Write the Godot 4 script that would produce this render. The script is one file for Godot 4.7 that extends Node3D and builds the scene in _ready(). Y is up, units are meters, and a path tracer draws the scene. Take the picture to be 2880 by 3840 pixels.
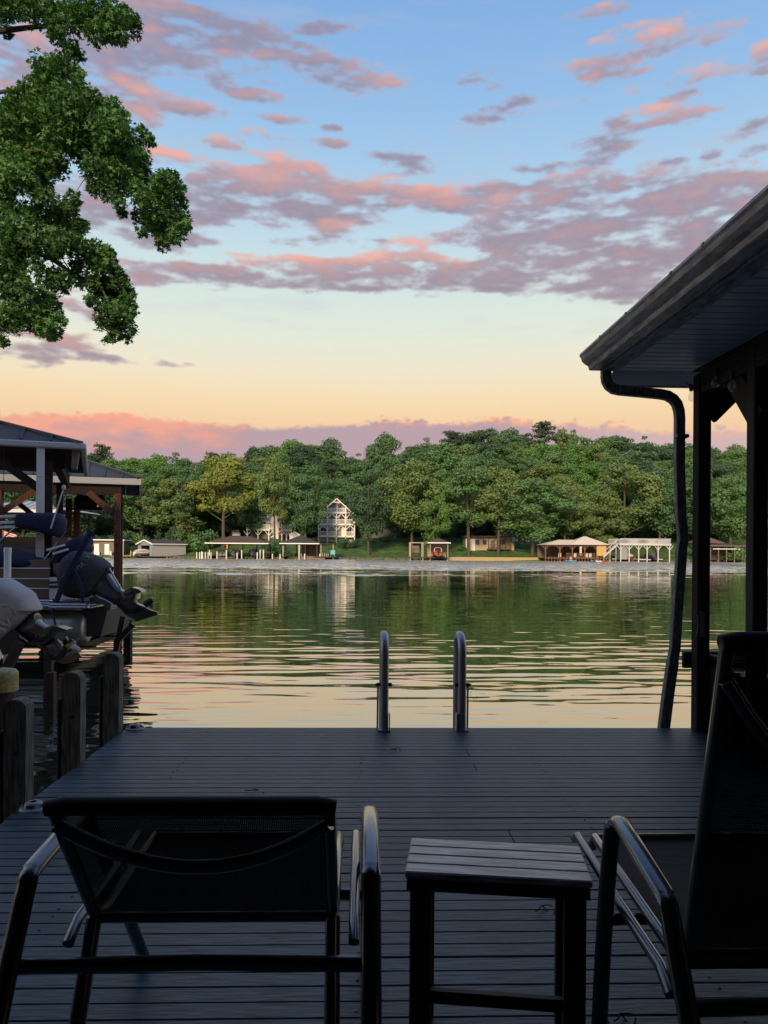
extends Node3D

# ---------------------------------------------------------------- shapes
class Shape:
	var v := PackedVector3Array()
	var n := PackedVector3Array()
	var c := PackedColorArray()
	var uv := PackedVector2Array()
	var tint := Color(1, 1, 1)
	var tinted := false

	func tri(a: Vector3, b: Vector3, d: Vector3) -> void:
		# a, b, d run counter-clockwise seen from outside
		var nn := (b - a).cross(d - a).normalized()
		v.append(a); v.append(d); v.append(b)
		n.append(nn); n.append(nn); n.append(nn)
		if tinted:
			c.append(tint); c.append(tint); c.append(tint)

	func quad(a: Vector3, b: Vector3, d: Vector3, e: Vector3) -> void:
		tri(a, b, d)
		tri(a, d, e)

	func stri(a: Vector3, b: Vector3, d: Vector3, na: Vector3, nb: Vector3, nd: Vector3) -> void:
		if (b - a).cross(d - a).dot(na + nb + nd) < 0.0:
			v.append(a); v.append(b); v.append(d)
			n.append(na); n.append(nb); n.append(nd)
		else:
			v.append(a); v.append(d); v.append(b)
			n.append(na); n.append(nd); n.append(nb)
		if tinted:
			c.append(tint); c.append(tint); c.append(tint)

	func box(at: Vector3, size: Vector3, basis := Basis(), cut := 0.0) -> void:
		var h := size * 0.5
		if cut <= 0.0:
			var p := []
			for k in 8:
				p.append(at + basis * Vector3(h.x if k & 1 else -h.x, h.y if k & 2 else -h.y, h.z if k & 4 else -h.z))
			quad(p[4], p[5], p[7], p[6]); quad(p[1], p[0], p[2], p[3])
			quad(p[5], p[1], p[3], p[7]); quad(p[0], p[4], p[6], p[2])
			quad(p[6], p[7], p[3], p[2]); quad(p[0], p[1], p[5], p[4])
			return
		# chamfered: faces drawn in, edge strips and corner triangles
		var e := minf(cut, minf(h.x, minf(h.y, h.z)) * 0.9)
		var f := func(s: Vector3, keep: int) -> Vector3:
			var q := Vector3(s.x * (h.x - e), s.y * (h.y - e), s.z * (h.z - e))
			q[keep] = s[keep] * h[keep]
			return at + basis * q
		for ax in 3:
			var b1 := (ax + 1) % 3
			var b2 := (ax + 2) % 3
			for s in [-1.0, 1.0]:
				var k := []
				for q in [[-1.0, -1.0], [1.0, -1.0], [1.0, 1.0], [-1.0, 1.0]]:
					var w := Vector3()
					w[ax] = s; w[b1] = q[0]; w[b2] = q[1]
					k.append(f.call(w, ax))
				if s > 0: quad(k[0], k[1], k[2], k[3])
				else: quad(k[3], k[2], k[1], k[0])
			for s1 in [-1.0, 1.0]:
				for s2 in [-1.0, 1.0]:
					var w0 := Vector3(); var w1 := Vector3()
					w0[ax] = -1.0; w0[b1] = s1; w0[b2] = s2
					w1[ax] = 1.0; w1[b1] = s1; w1[b2] = s2
					var p0: Vector3 = f.call(w0, b1); var p1: Vector3 = f.call(w1, b1)
					var p2: Vector3 = f.call(w1, b2); var p3: Vector3 = f.call(w0, b2)
					if s1 * s2 > 0: quad(p3, p0, p1, p2)
					else: quad(p0, p3, p2, p1)
		for k in 8:
			var s := Vector3(1 if k & 1 else -1, 1 if k & 2 else -1, 1 if k & 4 else -1)
			var p: Vector3 = f.call(s, 0); var q: Vector3 = f.call(s, 1); var r: Vector3 = f.call(s, 2)
			if s.x * s.y * s.z > 0: tri(p, q, r)
			else: tri(p, r, q)

	func beam(a: Vector3, b: Vector3, w: float, h: float, cut := 0.0, up := Vector3.UP) -> void:
		# a bar of section w (sideways) by h (upwards) from a to b
		var z := (b - a)
		var l := z.length()
		if l < 1e-6: return
		z /= l
		var x := up.cross(z)
		if x.length() < 1e-3: x = Vector3.RIGHT.cross(z)
		if x.length() < 1e-3: x = Vector3.BACK.cross(z)
		x = x.normalized()
		var y := z.cross(x)
		box((a + b) * 0.5, Vector3(w, h, l), Basis(x, y, z), cut)

	func loft(rings: Array, cap0 := true, cap1 := true, closed := true) -> void:
		var nr := rings.size()
		var np: int = rings[0].size()
		var cen := []
		for r in rings:
			var s := Vector3()
			for p in r: s += p
			cen.append(s / np)
		var nm := []
		for i in nr:
			var row := PackedVector3Array()
			for j in np:
				var p: Vector3 = rings[i][j]
				var jn := (j + 1) % np if closed else mini(j + 1, np - 1)
				var jp := (j + np - 1) % np if closed else maxi(j - 1, 0)
				var t: Vector3 = rings[i][jn] - rings[i][jp]
				var u: Vector3 = rings[mini(i + 1, nr - 1)][j] - rings[maxi(i - 1, 0)][j]
				var q := t.cross(u)
				var o: Vector3 = p - cen[i]
				if q.length() < 1e-9: q = o
				if q.dot(o) < 0.0: q = -q
				row.append(q.normalized())
			nm.append(row)
		for i in nr - 1:
			for j in (np if closed else np - 1):
				var k := (j + 1) % np
				stri(rings[i][j], rings[i][k], rings[i + 1][k], nm[i][j], nm[i][k], nm[i + 1][k])
				stri(rings[i][j], rings[i + 1][k], rings[i + 1][j], nm[i][j], nm[i + 1][k], nm[i + 1][j])
		if closed:
			for e in [[0, 1, cap0], [nr - 1, nr - 2, cap1]]:
				if not e[2]: continue
				var out: Vector3 = (cen[e[0]] - cen[e[1]]).normalized()
				for j in np:
					var a: Vector3 = rings[e[0]][j]; var b: Vector3 = rings[e[0]][(j + 1) % np]
					var q: Vector3 = (b - a).cross(cen[e[0]] - a)
					if q.length() < 1e-10: continue
					q = q.normalized()
					if q.dot(out) < 0: q = -q
					stri(a, b, cen[e[0]], q, q, q)

	func tube(path: Array, r, sides := 8, caps := true, flat := 1.0, up := Vector3.UP) -> void:
		# r is one radius or one for each point; flat squeezes the section along up
		var rings := []
		for i in path.size():
			var d: Vector3 = (path[mini(i + 1, path.size() - 1)] - path[maxi(i - 1, 0)]).normalized()
			var x := up.cross(d)
			if x.length() < 0.05: x = Vector3.RIGHT.cross(d)
			if x.length() < 0.05: x = Vector3.BACK.cross(d)
			x = x.normalized()
			var y := d.cross(x)
			var rr: float = r if (r is float or r is int) else r[i]
			var ring := PackedVector3Array()
			for k in sides:
				var a := TAU * (k + 0.5) / sides
				ring.append(path[i] + x * cos(a) * rr + y * sin(a) * rr * flat)
			rings.append(ring)
		loft(rings, caps, caps)

	func duct(path: Array, w: float, h: float, round := 0.25, up := Vector3.BACK) -> void:
		# a bent rectangular pipe with rounded corners; w lies across up, h along up
		var rings := []
		for i in path.size():
			var d: Vector3 = (path[mini(i + 1, path.size() - 1)] - path[maxi(i - 1, 0)]).normalized()
			var x := up.cross(d).normalized()
			var y := d.cross(x)
			var ring := PackedVector3Array()
			for s in [[1, 1], [-1, 1], [-1, -1], [1, -1]]:
				var e := minf(w, h) * round * 0.5
				var p0: Vector3 = x * s[0] * (w * 0.5) + y * s[1] * (h * 0.5 - e)
				var p1: Vector3 = x * s[0] * (w * 0.5 - e) + y * s[1] * (h * 0.5)
				var pm: Vector3 = x * s[0] * (w * 0.5 - e * 0.3) + y * s[1] * (h * 0.5 - e * 0.3)
				if s[0] * s[1] > 0: ring.append_array([path[i] + p0, path[i] + pm, path[i] + p1])
				else: ring.append_array([path[i] + p1, path[i] + pm, path[i] + p0])
			rings.append(ring)
		loft(rings)

	func lathe(profile: Array, sides: int, at := Vector3(), basis := Basis()) -> void:
		var rings := []
		for p in profile:
			var ring := PackedVector3Array()
			for k in sides:
				var a := TAU * k / sides
				ring.append(at + basis * Vector3(cos(a) * p.x, p.y, sin(a) * p.x))
			rings.append(ring)
		loft(rings)

	func prism(poly: Array, t0: float, t1: float, xf := Transform3D()) -> void:
		# poly of Vector2 (x, y), convex or nearly so, extruded along z from t0 to t1
		var pts := PackedVector2Array(poly)
		if not Geometry2D.is_polygon_clockwise(pts) == false: pts.reverse()
		var idx := Geometry2D.triangulate_polygon(pts)
		for k in range(0, idx.size(), 3):
			var a := pts[idx[k]]; var b := pts[idx[k + 1]]; var d := pts[idx[k + 2]]
			if (b - a).cross(d - a) < 0:
				var s := b; b = d; d = s
			tri(xf * Vector3(a.x, a.y, t1), xf * Vector3(b.x, b.y, t1), xf * Vector3(d.x, d.y, t1))
			tri(xf * Vector3(a.x, a.y, t0), xf * Vector3(d.x, d.y, t0), xf * Vector3(b.x, b.y, t0))
		var area := 0.0
		for i in pts.size():
			area += pts[i].cross(pts[(i + 1) % pts.size()])
		for i in pts.size():
			var a := pts[i]; var b := pts[(i + 1) % pts.size()]
			if area < 0:
				var s := a; a = b; b = s
			quad(xf * Vector3(a.x, a.y, t1), xf * Vector3(a.x, a.y, t0), xf * Vector3(b.x, b.y, t0), xf * Vector3(b.x, b.y, t1))

	func mesh() -> ArrayMesh:
		var a := []
		a.resize(Mesh.ARRAY_MAX)
		a[Mesh.ARRAY_VERTEX] = v
		a[Mesh.ARRAY_NORMAL] = n
		if c.size() == v.size() and c.size() > 0: a[Mesh.ARRAY_COLOR] = c
		if uv.size() == v.size() and uv.size() > 0: a[Mesh.ARRAY_TEX_UV] = uv
		var m := ArrayMesh.new()
		m.add_surface_from_arrays(Mesh.PRIMITIVE_TRIANGLES, a)
		return m

# ---------------------------------------------------------------- nodes
var M := {}
var N := {}
var taken := {}
var rng := RandomNumberGenerator.new()

func numbered(called: String) -> String:
	taken[called] = taken.get(called, -1) + 1
	return called if taken[called] == 0 else "%s_%03d" % [called, taken[called]]

func tag(o: Node, label: String, category: String, group := "") -> Node:
	o.set_meta("label", label)
	o.set_meta("category", category)
	if group: o.set_meta("group", group)
	return o

func thing(called: String, label: String, category: String, at := Vector3(), turn := 0.0, group := "") -> Node3D:
	var o := Node3D.new()
	o.name = numbered(called)
	add_child(o)
	o.position = at
	o.rotation.y = turn
	tag(o, label, category, group)
	return o

func put(called: String, shape, material: Material, parent: Node = null) -> MeshInstance3D:
	var o := MeshInstance3D.new()
	o.mesh = shape.mesh() if shape is Shape else shape
	o.material_override = material
	if parent == null:
		o.name = numbered(called)
		add_child(o)
	else:
		o.name = called
		parent.add_child(o, true)
	return o

func structure(called: String, shape, material: Material) -> MeshInstance3D:
	var o := put(called, shape, material)
	o.set_meta("kind", "structure")
	return o

# ---------------------------------------------------------------- materials
func noise_tex(key: String, freq: float, octaves: int, low: float, high: float, size := 512, kind := FastNoiseLite.TYPE_SIMPLEX_SMOOTH, as_normal := false, bump := 4.0) -> NoiseTexture2D:
	if N.has(key): return N[key]
	var f := FastNoiseLite.new()
	f.noise_type = kind
	f.seed = key.hash() % 10000
	f.frequency = freq
	f.fractal_octaves = octaves
	var t := NoiseTexture2D.new()
	t.width = size
	t.height = size
	t.seamless = true
	t.noise = f
	if as_normal:
		t.as_normal_map = true
		t.bump_strength = bump
	else:
		var g := Gradient.new()
		g.set_color(0, Color(low, low, low))
		g.set_color(1, Color(high, high, high))
		t.color_ramp = g
	N[key] = t
	return t

func mat(key: String, r: float, g: float, b: float, rough := 0.8, opt := {}) -> StandardMaterial3D:
	# r, g, b are linear base colours
	if M.has(key): return M[key]
	var m := StandardMaterial3D.new()
	m.resource_name = key
	m.albedo_color = Color(r, g, b).linear_to_srgb()
	m.roughness = rough
	m.metallic = opt.get("metal", 0.0)
	if opt.has("spec"): m.metallic_specular = opt.spec
	if opt.has("tex"):
		m.albedo_texture = opt.tex
	if opt.has("bump"):
		m.heightmap_enabled = true
		m.heightmap_texture = opt.bump
		m.heightmap_scale = opt.get("depth", 0.2)
	if opt.has("normal"):
		m.normal_enabled = true
		m.normal_texture = opt.normal
		m.normal_scale = opt.get("strength", 1.0)
	if opt.has("rough_tex"): m.roughness_texture = opt.rough_tex
	if opt.has("tex") or opt.has("bump") or opt.has("normal") or opt.has("rough_tex"):
		m.uv1_triplanar = true
		m.uv1_world_triplanar = opt.get("world", false)
		m.uv1_scale = opt.get("scale", Vector3.ONE)
	if opt.get("tint", false): m.vertex_color_use_as_albedo = true
	if opt.has("coat"):
		m.clearcoat_enabled = true
		m.clearcoat = opt.coat
		m.clearcoat_roughness = opt.get("coat_rough", 0.05)
	if opt.has("back"):
		m.backlight_enabled = true
		m.backlight = opt.back
	if opt.has("rim"):
		m.rim_enabled = true
		m.rim = opt.rim
		m.rim_tint = opt.get("rim_tint", 0.5)
	if opt.has("alpha"):
		m.transparency = BaseMaterial3D.TRANSPARENCY_ALPHA
		m.albedo_color.a = opt.alpha
	M[key] = m
	return m

# ---------------------------------------------------------------- sky
# clouds: direction (tenths of a degree: bearing, height), half width, half height, share of sunset pink (tenths)
const CLOUDS := [-148, 342, 25, 3, 3, -99, 335, 43, 6, 2, -154, 325, 22, 12, 5, -172, 312, 28, 8, 4, -105, 317, 28, 9, 4, -235, 308, 34, 9, 7, -243, 283, 17, 10, 5, -48, 321, 20, 5, 2, -24, 319, 21, 6, 3, 0, 315, 21, 6, 9, -163, 294, 31, 6, 8, -163, 282, 14, 5, 8, -82, 302, 13, 3, 5, -118, 289, 20, 3, 4, -65, 290, 19, 2, 5, -78, 280, 15, 3, 10, -105, 274, 12, 3, 9, -24, 287, 7, 2, 1, -25, 279, 10, 2, 4, -148, 261, 14, 4, 10, -111, 260, 16, 3, 10, -56, 265, 22, 5, 10, -42, 257, 14, 4, 8, -78, 253, 23, 6, 9, -64, 247, 41, 10, 6, -91, 241, 30, 10, 2, -34, 244, 21, 9, 4, -58, 238, 20, 7, 1, -114, 241, 20, 8, 2, -117, 228, 11, 3, 1, -23, 227, 15, 4, 6, 2, 238, 17, 5, 0, 4, 255, 21, 4, 10, 25, 251, 21, 3, 9, 49, 245, 27, 6, 6, 66, 241, 19, 4, 5, 28, 267, 21, 4, 0, 7, 273, 10, 2, 1, 85, 250, 9, 3, 4, 107, 235, 27, 9, 6, 100, 222, 34, 6, 3, 110, 252, 17, 3, 4, 89, 315, 15, 4, 1, 98, 294, 17, 4, 0, 116, 301, 10, 2, 1, 211, 323, 32, 6, 10, 175, 341, 19, 3, 6, 172, 314, 16, 4, 6, 185, 308, 17, 4, 8, 225, 298, 27, 4, 9, 225, 291, 12, 2, 6, 216, 283, 23, 5, 10, 159, 300, 8, 3, 1, 276, 301, 8, 5, 9, 272, 268, 13, 6, 2, 175, 274, 18, 5, 3, 163, 264, 19, 4, 1, 127, 262, 13, 3, 1, 222, 256, 8, 2, 1, 182, 283, 7, 2, 3, 244, 256, 6, 2, 3, 272, 254, 10, 2, 1, 179, 241, 57, 10, 4, 234, 231, 53, 8, 4, 156, 248, 23, 6, 5, 204, 221, 71, 15, 2, 252, 215, 46, 16, 4, 173, 201, 45, 12, 2, 220, 194, 48, 13, 2, 264, 197, 28, 17, 3, 147, 209, 33, 13, 3, 198, 180, 19, 5, 1, -162, 188, 22, 5, 8, -120, 191, 39, 5, 2, -77, 197, 37, 6, 7, -50, 201, 20, 6, 9, -16, 196, 41, 7, 3, 22, 201, 38, 7, 8, 35, 209, 17, 8, 8, 56, 194, 68, 6, 2, 107, 197, 40, 7, 4, 127, 202, 30, 8, 5, -30, 218, 31, 3, 1, -162, 214, 31, 6, 2, -146, 207, 19, 3, 1, -124, 213, 13, 3, 1, -178, 229, 37, 11, 2, -204, 163, 18, 6, 5, -222, 137, 32, 7, 4, -186, 131, 36, 2, 2, -233, 127, 20, 4, 4, -125, 334, 32, 6, 3, -194, 323, 30, 7, 6, -217, 297, 32, 7, 6, -31, 341, 17, 3, 1, 220, 214, 76, 17, 2, 189, 206, 63, 13, 2, 252, 184, 38, 11, 2, -97, 192, 86, 4, 3, 39, 194, 89, 4, 2, 124, 195, 66, 7, 3, 204, 198, 77, 14, 2]
const BANK := [[-25.0, 8.96, 0.90], [-21.6, 9.35, 1.00], [-17.7, 9.57, 1.00], [-12.9, 9.36, 0.90], [-9.0, 9.17, 0.70], [-7.7, 8.98, 0.05], [-2.9, 9.31, 0.05], [-0.5, 9.45, 0.30], [1.6, 9.94, 0.90], [3.3, 9.85, 0.80], [5.0, 9.61, 0.60], [7.8, 9.69, 0.60], [9.4, 10.07, 1.00], [11.8, 9.92, 1.00], [13.1, 9.37, 0.70], [15.1, 9.60, 0.90], [16.7, 9.16, 0.50], [18.3, 9.33, 0.90], [20.2, 8.73, 0.40], [21.7, 8.73, 0.70], [23.6, 8.39, 0.50], [25.3, 8.67, 0.70], [28.1, 8.38, 0.50]]
const AIR := [[0.0, 205, 176, 176], [5.0, 232, 192, 166], [8.5, 244, 205, 167], [10.0, 247, 216, 173], [11.5, 246, 225, 188], [13.0, 242, 231, 205], [15.0, 231, 235, 217], [17.0, 221, 233, 223], [20.0, 206, 226, 230], [24.0, 180, 212, 235], [30.0, 150, 191, 233], [36.0, 130, 174, 226], [60.0, 84, 130, 206], [90.0, 74, 116, 192]]

func all_clouds() -> PackedFloat32Array:
	var out := PackedFloat32Array()
	for k in CLOUDS:
		out.append(k * 0.1)
	var r := RandomNumberGenerator.new()
	r.seed = 41
	while out.size() < 5 * 460:   # the same kind of sky goes on all round
		var az := r.randf_range(-180, 180)
		var el := 14.0 + 62.0 * pow(r.randf(), 1.5)
		if az > -30 and az < 33 and el < 42: continue
		var w := r.randf_range(1.5, 6.0) / cos(deg_to_rad(el))
		out.append_array([az, el, w, r.randf_range(0.4, 1.3), r.randf()])
	return out

func sky_patch(az0: float, el1: float, ppd: float, w: int, h: int, clouds: PackedFloat32Array) -> Image:
	var dens := PackedFloat32Array(); dens.resize(w * h)
	var warm := PackedFloat32Array(); warm.resize(w * h)
	for k in range(0, clouds.size(), 5):
		var hw := clouds[k + 2] * 1.75
		var hh := clouds[k + 3] * 1.9
		var q := clouds[k + 4]
		for shift: float in [-360.0, 0.0, 360.0]:
			var cx: float = (clouds[k] + shift - az0) * ppd
			var cy := (el1 - clouds[k + 1]) * ppd
			var x0 := maxi(0, int(cx - hw * ppd)); var x1 := mini(w - 1, int(cx + hw * ppd) + 1)
			var y0 := maxi(0, int(cy - hh * ppd)); var y1 := mini(h - 1, int(cy + hh * ppd) + 1)
			for y in range(y0, y1 + 1):
				var dy := (cy - y) / (hh * ppd)
				var ly := clampf(0.62 + 0.75 * dy, 0.0, 1.2)
				for x in range(x0, x1 + 1):
					var dx := (x - cx) / (hw * ppd)
					var s := 1.0 - dx * dx - dy * dy
					if s > 0.0:
						dens[y * w + x] += s
						warm[y * w + x] += s * q * ly
	var f := FastNoiseLite.new()
	f.seed = 5; f.frequency = 1.0; f.fractal_octaves = 5; f.fractal_gain = 0.55
	f.noise_type = FastNoiseLite.TYPE_SIMPLEX_SMOOTH
	var g := FastNoiseLite.new()
	g.seed = 9; g.frequency = 1.0; g.fractal_octaves = 4
	var table := PackedFloat32Array()
	for k in 901:
		var e := k * 0.1
		for i in AIR.size() - 1:
			if e <= AIR[i + 1][0]:
				var t: float = (e - AIR[i][0]) / (AIR[i + 1][0] - AIR[i][0])
				for ch in [1, 2, 3]:
					table.append(lerpf(AIR[i][ch], AIR[i + 1][ch], t))
				break
	var data := PackedByteArray(); data.resize(w * h * 3)
	for x in w:
		var az := az0 + (x + 0.5) / ppd
		var ca := cos(deg_to_rad(az)) * 57.3; var sa := sin(deg_to_rad(az)) * 57.3
		# the far bank of cloud over the horizon
		var top := 9.2 + g.get_noise_2d(ca * 0.12, sa * 0.12) * 1.2
		var glow := clampf(0.55 + g.get_noise_2d(ca * 0.15 + 40, sa * 0.15) * 1.2, 0, 1)
		if az >= -25.0 and az < 28.1:
			for i in BANK.size() - 1:
				if az <= BANK[i + 1][0]:
					var t: float = (az - BANK[i][0]) / (BANK[i + 1][0] - BANK[i][0])
					t = t * t * (3 - 2 * t)
					top = lerpf(BANK[i][1], BANK[i + 1][1], t)
					glow = lerpf(BANK[i][2], BANK[i + 1][2], t)
					break
		for y in h:
			var el := el1 - (y + 0.5) / ppd
			var i := y * w + x
			if el <= 0.0:
				data[i * 3] = 128; data[i * 3 + 1] = 120; data[i * 3 + 2] = 112
				continue
			var k := mini(900, int(el * 10)) * 3
			var cr := table[k]; var cg := table[k + 1]; var cb := table[k + 2]
			var ce := cos(deg_to_rad(el))
			var u := ca * ce; var v := sa * ce
			var n1 := f.get_noise_3d(u * 0.24, el * 0.92, v * 0.24)
			# thin veil
			var n2 := 0.0
			if el > 10.0:
				n2 = g.get_noise_3d(u * 0.09, el * 0.5, v * 0.09)
				var veil := clampf((n2 + n1 * 0.5 - 0.06) * 1.5, 0, 1) * clampf((el - 13.0) / 6.0, 0, 1) * 0.30
				cr = lerpf(cr, 196, veil); cg = lerpf(cg, 190, veil); cb = lerpf(cb, 205, veil)
			var d := dens[i]
			if d > 0.0:
				var thick := maxf(minf(d, 1.3) * 0.92 + n1 * 1.45 + f.get_noise_3d(u * 0.9 + 30, el * 2.4, v * 0.9) * 0.42 - 0.30, 0.0)
				var a := 1.0 - exp(-2.1 * pow(thick, 1.35))
				var q := clampf(warm[i] / d * 1.25 + n1 * 0.7 - 0.28, 0, 1)
				var br := lerpf(160, 150, clampf((el - 17) / 14.0, 0, 1))
				var bg := lerpf(145, 145, clampf((el - 17) / 14.0, 0, 1))
				var bb := lerpf(158, 168, clampf((el - 17) / 14.0, 0, 1))
				var thin := 1.0 - clampf(thick * 1.3, 0, 1)
				br = lerpf(br, 196, thin); bg = lerpf(bg, 184, thin); bb = lerpf(bb, 198, thin)
				var pr := lerpf(br, 244, q); var pg := lerpf(bg, 174, q); var pb := lerpf(bb, 160, q)
				cr = lerpf(cr, pr, a); cg = lerpf(cg, pg, a); cb = lerpf(cb, pb, a)
			if el < 12.0:
				var puff := absf(f.get_noise_3d(u * 0.55 + 9, el * 1.1, v * 0.55)) * 1.3
				var under := top + (puff - 0.3) * (0.75 if az > -5.0 else 0.45) * (0.4 + glow) - el
				var a2 := clampf(under / 0.40, 0, 1)
				a2 = a2 * a2 * (3 - 2 * a2) * 0.88
				if a2 > 0.0:
					var lit := glow * clampf(1.15 - under / ((0.55 + 1.35 * clampf((-4.0 - az) / 9.0, 0, 1) * clampf((az + 60) / 20.0, 0, 1)) * (0.35 + glow)) + n1 * 0.8, 0, 1)
					var hot := clampf(lit * 1.5 - 0.75, 0, 1) * clampf((az - 0.0) / 12.0, 0, 1) * clampf(puff * 2.2, 0, 1)
					var pale := clampf((az - 8.0) / 14.0, 0, 1)
					var pr2 := lerpf(lerpf(176, 206, pale), 247, lit); var pg2 := lerpf(lerpf(152, 180, pale), lerpf(165, 182, pale), lit); var pb2 := lerpf(lerpf(168, 184, pale), lerpf(143, 152, pale), lit)
					pr2 = lerpf(pr2, 255, hot); pg2 = lerpf(pg2, 205, hot); pb2 = lerpf(pb2, 140, hot)
					cr = lerpf(cr, pr2, a2); cg = lerpf(cg, pg2, a2); cb = lerpf(cb, pb2, a2)
			var dither := fposmod(sin(x * 12.9898 + y * 78.233) * 43758.5453, 1.0)
			data[i * 3] = int(minf(cr + dither, 255)); data[i * 3 + 1] = int(minf(cg + dither, 255)); data[i * 3 + 2] = int(minf(cb + dither, 255))
	return Image.create_from_data(w, h, false, Image.FORMAT_RGB8, data)

func make_sky() -> Sky:
	var clouds := all_clouds()
	var whole := sky_patch(-180, 90, 1024 / 360.0, 1024, 512, clouds)
	whole.resize(4096, 2048, Image.INTERPOLATE_CUBIC)
	var ppd := 4096 / 360.0
	var x0 := int(4096 * (180 - 42) / 360.0)
	var y0 := int(2048 * (90 - 46) / 180.0)
	var front := sky_patch(x0 / ppd - 180.0, 90.0 - y0 / ppd, ppd, int(88 * ppd), 1024 - y0, clouds)
	whole.blit_rect(front, Rect2i(0, 0, front.get_width(), front.get_height()), Vector2i(x0, y0))
	# the first column of a panorama looks along -z
	var turned := Image.create(4096, 2048, false, Image.FORMAT_RGB8)
	turned.blit_rect(whole, Rect2i(2048, 0, 2048, 2048), Vector2i(0, 0))
	turned.blit_rect(whole, Rect2i(0, 0, 2048, 2048), Vector2i(2048, 0))
	var p := PanoramaSkyMaterial.new()
	p.panorama = ImageTexture.create_from_image(turned)
	var s := Sky.new()
	s.sky_material = p
	return s

func light_and_camera() -> void:
	var cam := Camera3D.new()
	cam.name = "camera"
	cam.position = Vector3(0, 1.9, 0)
	cam.projection = Camera3D.PROJECTION_FRUSTUM
	cam.near = 0.05
	cam.far = 2000.0
	var px := 0.05 / 769.0
	cam.size = 1024.0 * px
	cam.frustum_offset = Vector2(0, 38.4 * px)
	cam.rotation = Vector3(0, deg_to_rad(-1.64), 0)
	cam.rotate_object_local(Vector3(0, 0, 1), 0.0075)
	add_child(cam)
	cam.current = true
	var env := Environment.new()
	env.background_mode = Environment.BG_SKY
	env.sky = make_sky()
	env.tonemap_mode = Environment.TONE_MAPPER_LINEAR
	env.tonemap_exposure = 1.0
	env.sdfgi_enabled = true
	env.ssao_enabled = true
	env.ssil_enabled = true
	var we := WorldEnvironment.new()
	we.name = "world"
	we.environment = env
	add_child(we)
	var sun := DirectionalLight3D.new()
	sun.name = "sun"
	sun.light_energy = 1.5
	sun.light_color = Color(1.0, 0.87, 0.70)
	sun.light_angular_distance = 12.0
	sun.shadow_enabled = true
	sun.rotation_degrees = Vector3(-22, -12, 0)
	add_child(sun)

# ---------------------------------------------------------------- land and water
const SKYLINE := [Vector2(-140, 27.0), Vector2(-101, 29.0), Vector2(-89, 31.3), Vector2(-80, 33.8), Vector2(-71, 31.4), Vector2(-63, 34.4), Vector2(-54, 31.5), Vector2(-49, 33.0), Vector2(-43, 34.6), Vector2(-37, 35.8), Vector2(-33, 36.9), Vector2(-27, 34.7), Vector2(-20, 36.7), Vector2(-12, 36.3), Vector2(-7, 34.8), Vector2(1, 35.6), Vector2(14, 35.0), Vector2(17, 37.2), Vector2(21, 39.0), Vector2(24, 41.0), Vector2(32, 41.5), Vector2(36, 42.1), Vector2(42, 41.5), Vector2(47, 40.4), Vector2(51, 39.7), Vector2(55, 42.7), Vector2(61, 43.0), Vector2(66, 42.6), Vector2(70, 41.3), Vector2(76, 41.2), Vector2(82, 39.9), Vector2(88, 39.5), Vector2(94, 39.3), Vector2(98, 38.6), Vector2(111, 38.2), Vector2(128, 38.1), Vector2(160, 37.0)]
const SHORE := 157.0

func skyline(x: float) -> float:
	for i in SKYLINE.size() - 1:
		if x <= SKYLINE[i + 1].x:
			return lerpf(SKYLINE[i].y, SKYLINE[i + 1].y, clampf((x - SKYLINE[i].x) / (SKYLINE[i + 1].x - SKYLINE[i].x), 0, 1))
	return 37.0

func ridge(x: float) -> float:
	var s := 0.0
	for k in 7:
		s += skyline(x + (k - 3) * 9.0)
	return s / 7.0 - 20.0

func land(x: float, d: float) -> float:
	# height of the far bank at distance d
	var lap := SHORE + 1.3 * sin(x * 0.11) + 0.7 * sin(x * 0.31 + 1.0)
	if d < lap: return -0.5 + 0.4 * clampf((d - lap + 4.0) / 4.0, 0, 1)
	var y := 0.45 * smoothstep(lap, lap + 0.9, d) + 1.7 * smoothstep(lap + 1.0, 174.0, d) + 3.0 * smoothstep(166.0, 190.0, d)
	y += (ridge(x) - 5.2) * smoothstep(188.0, 246.0, d)
	return y

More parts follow.
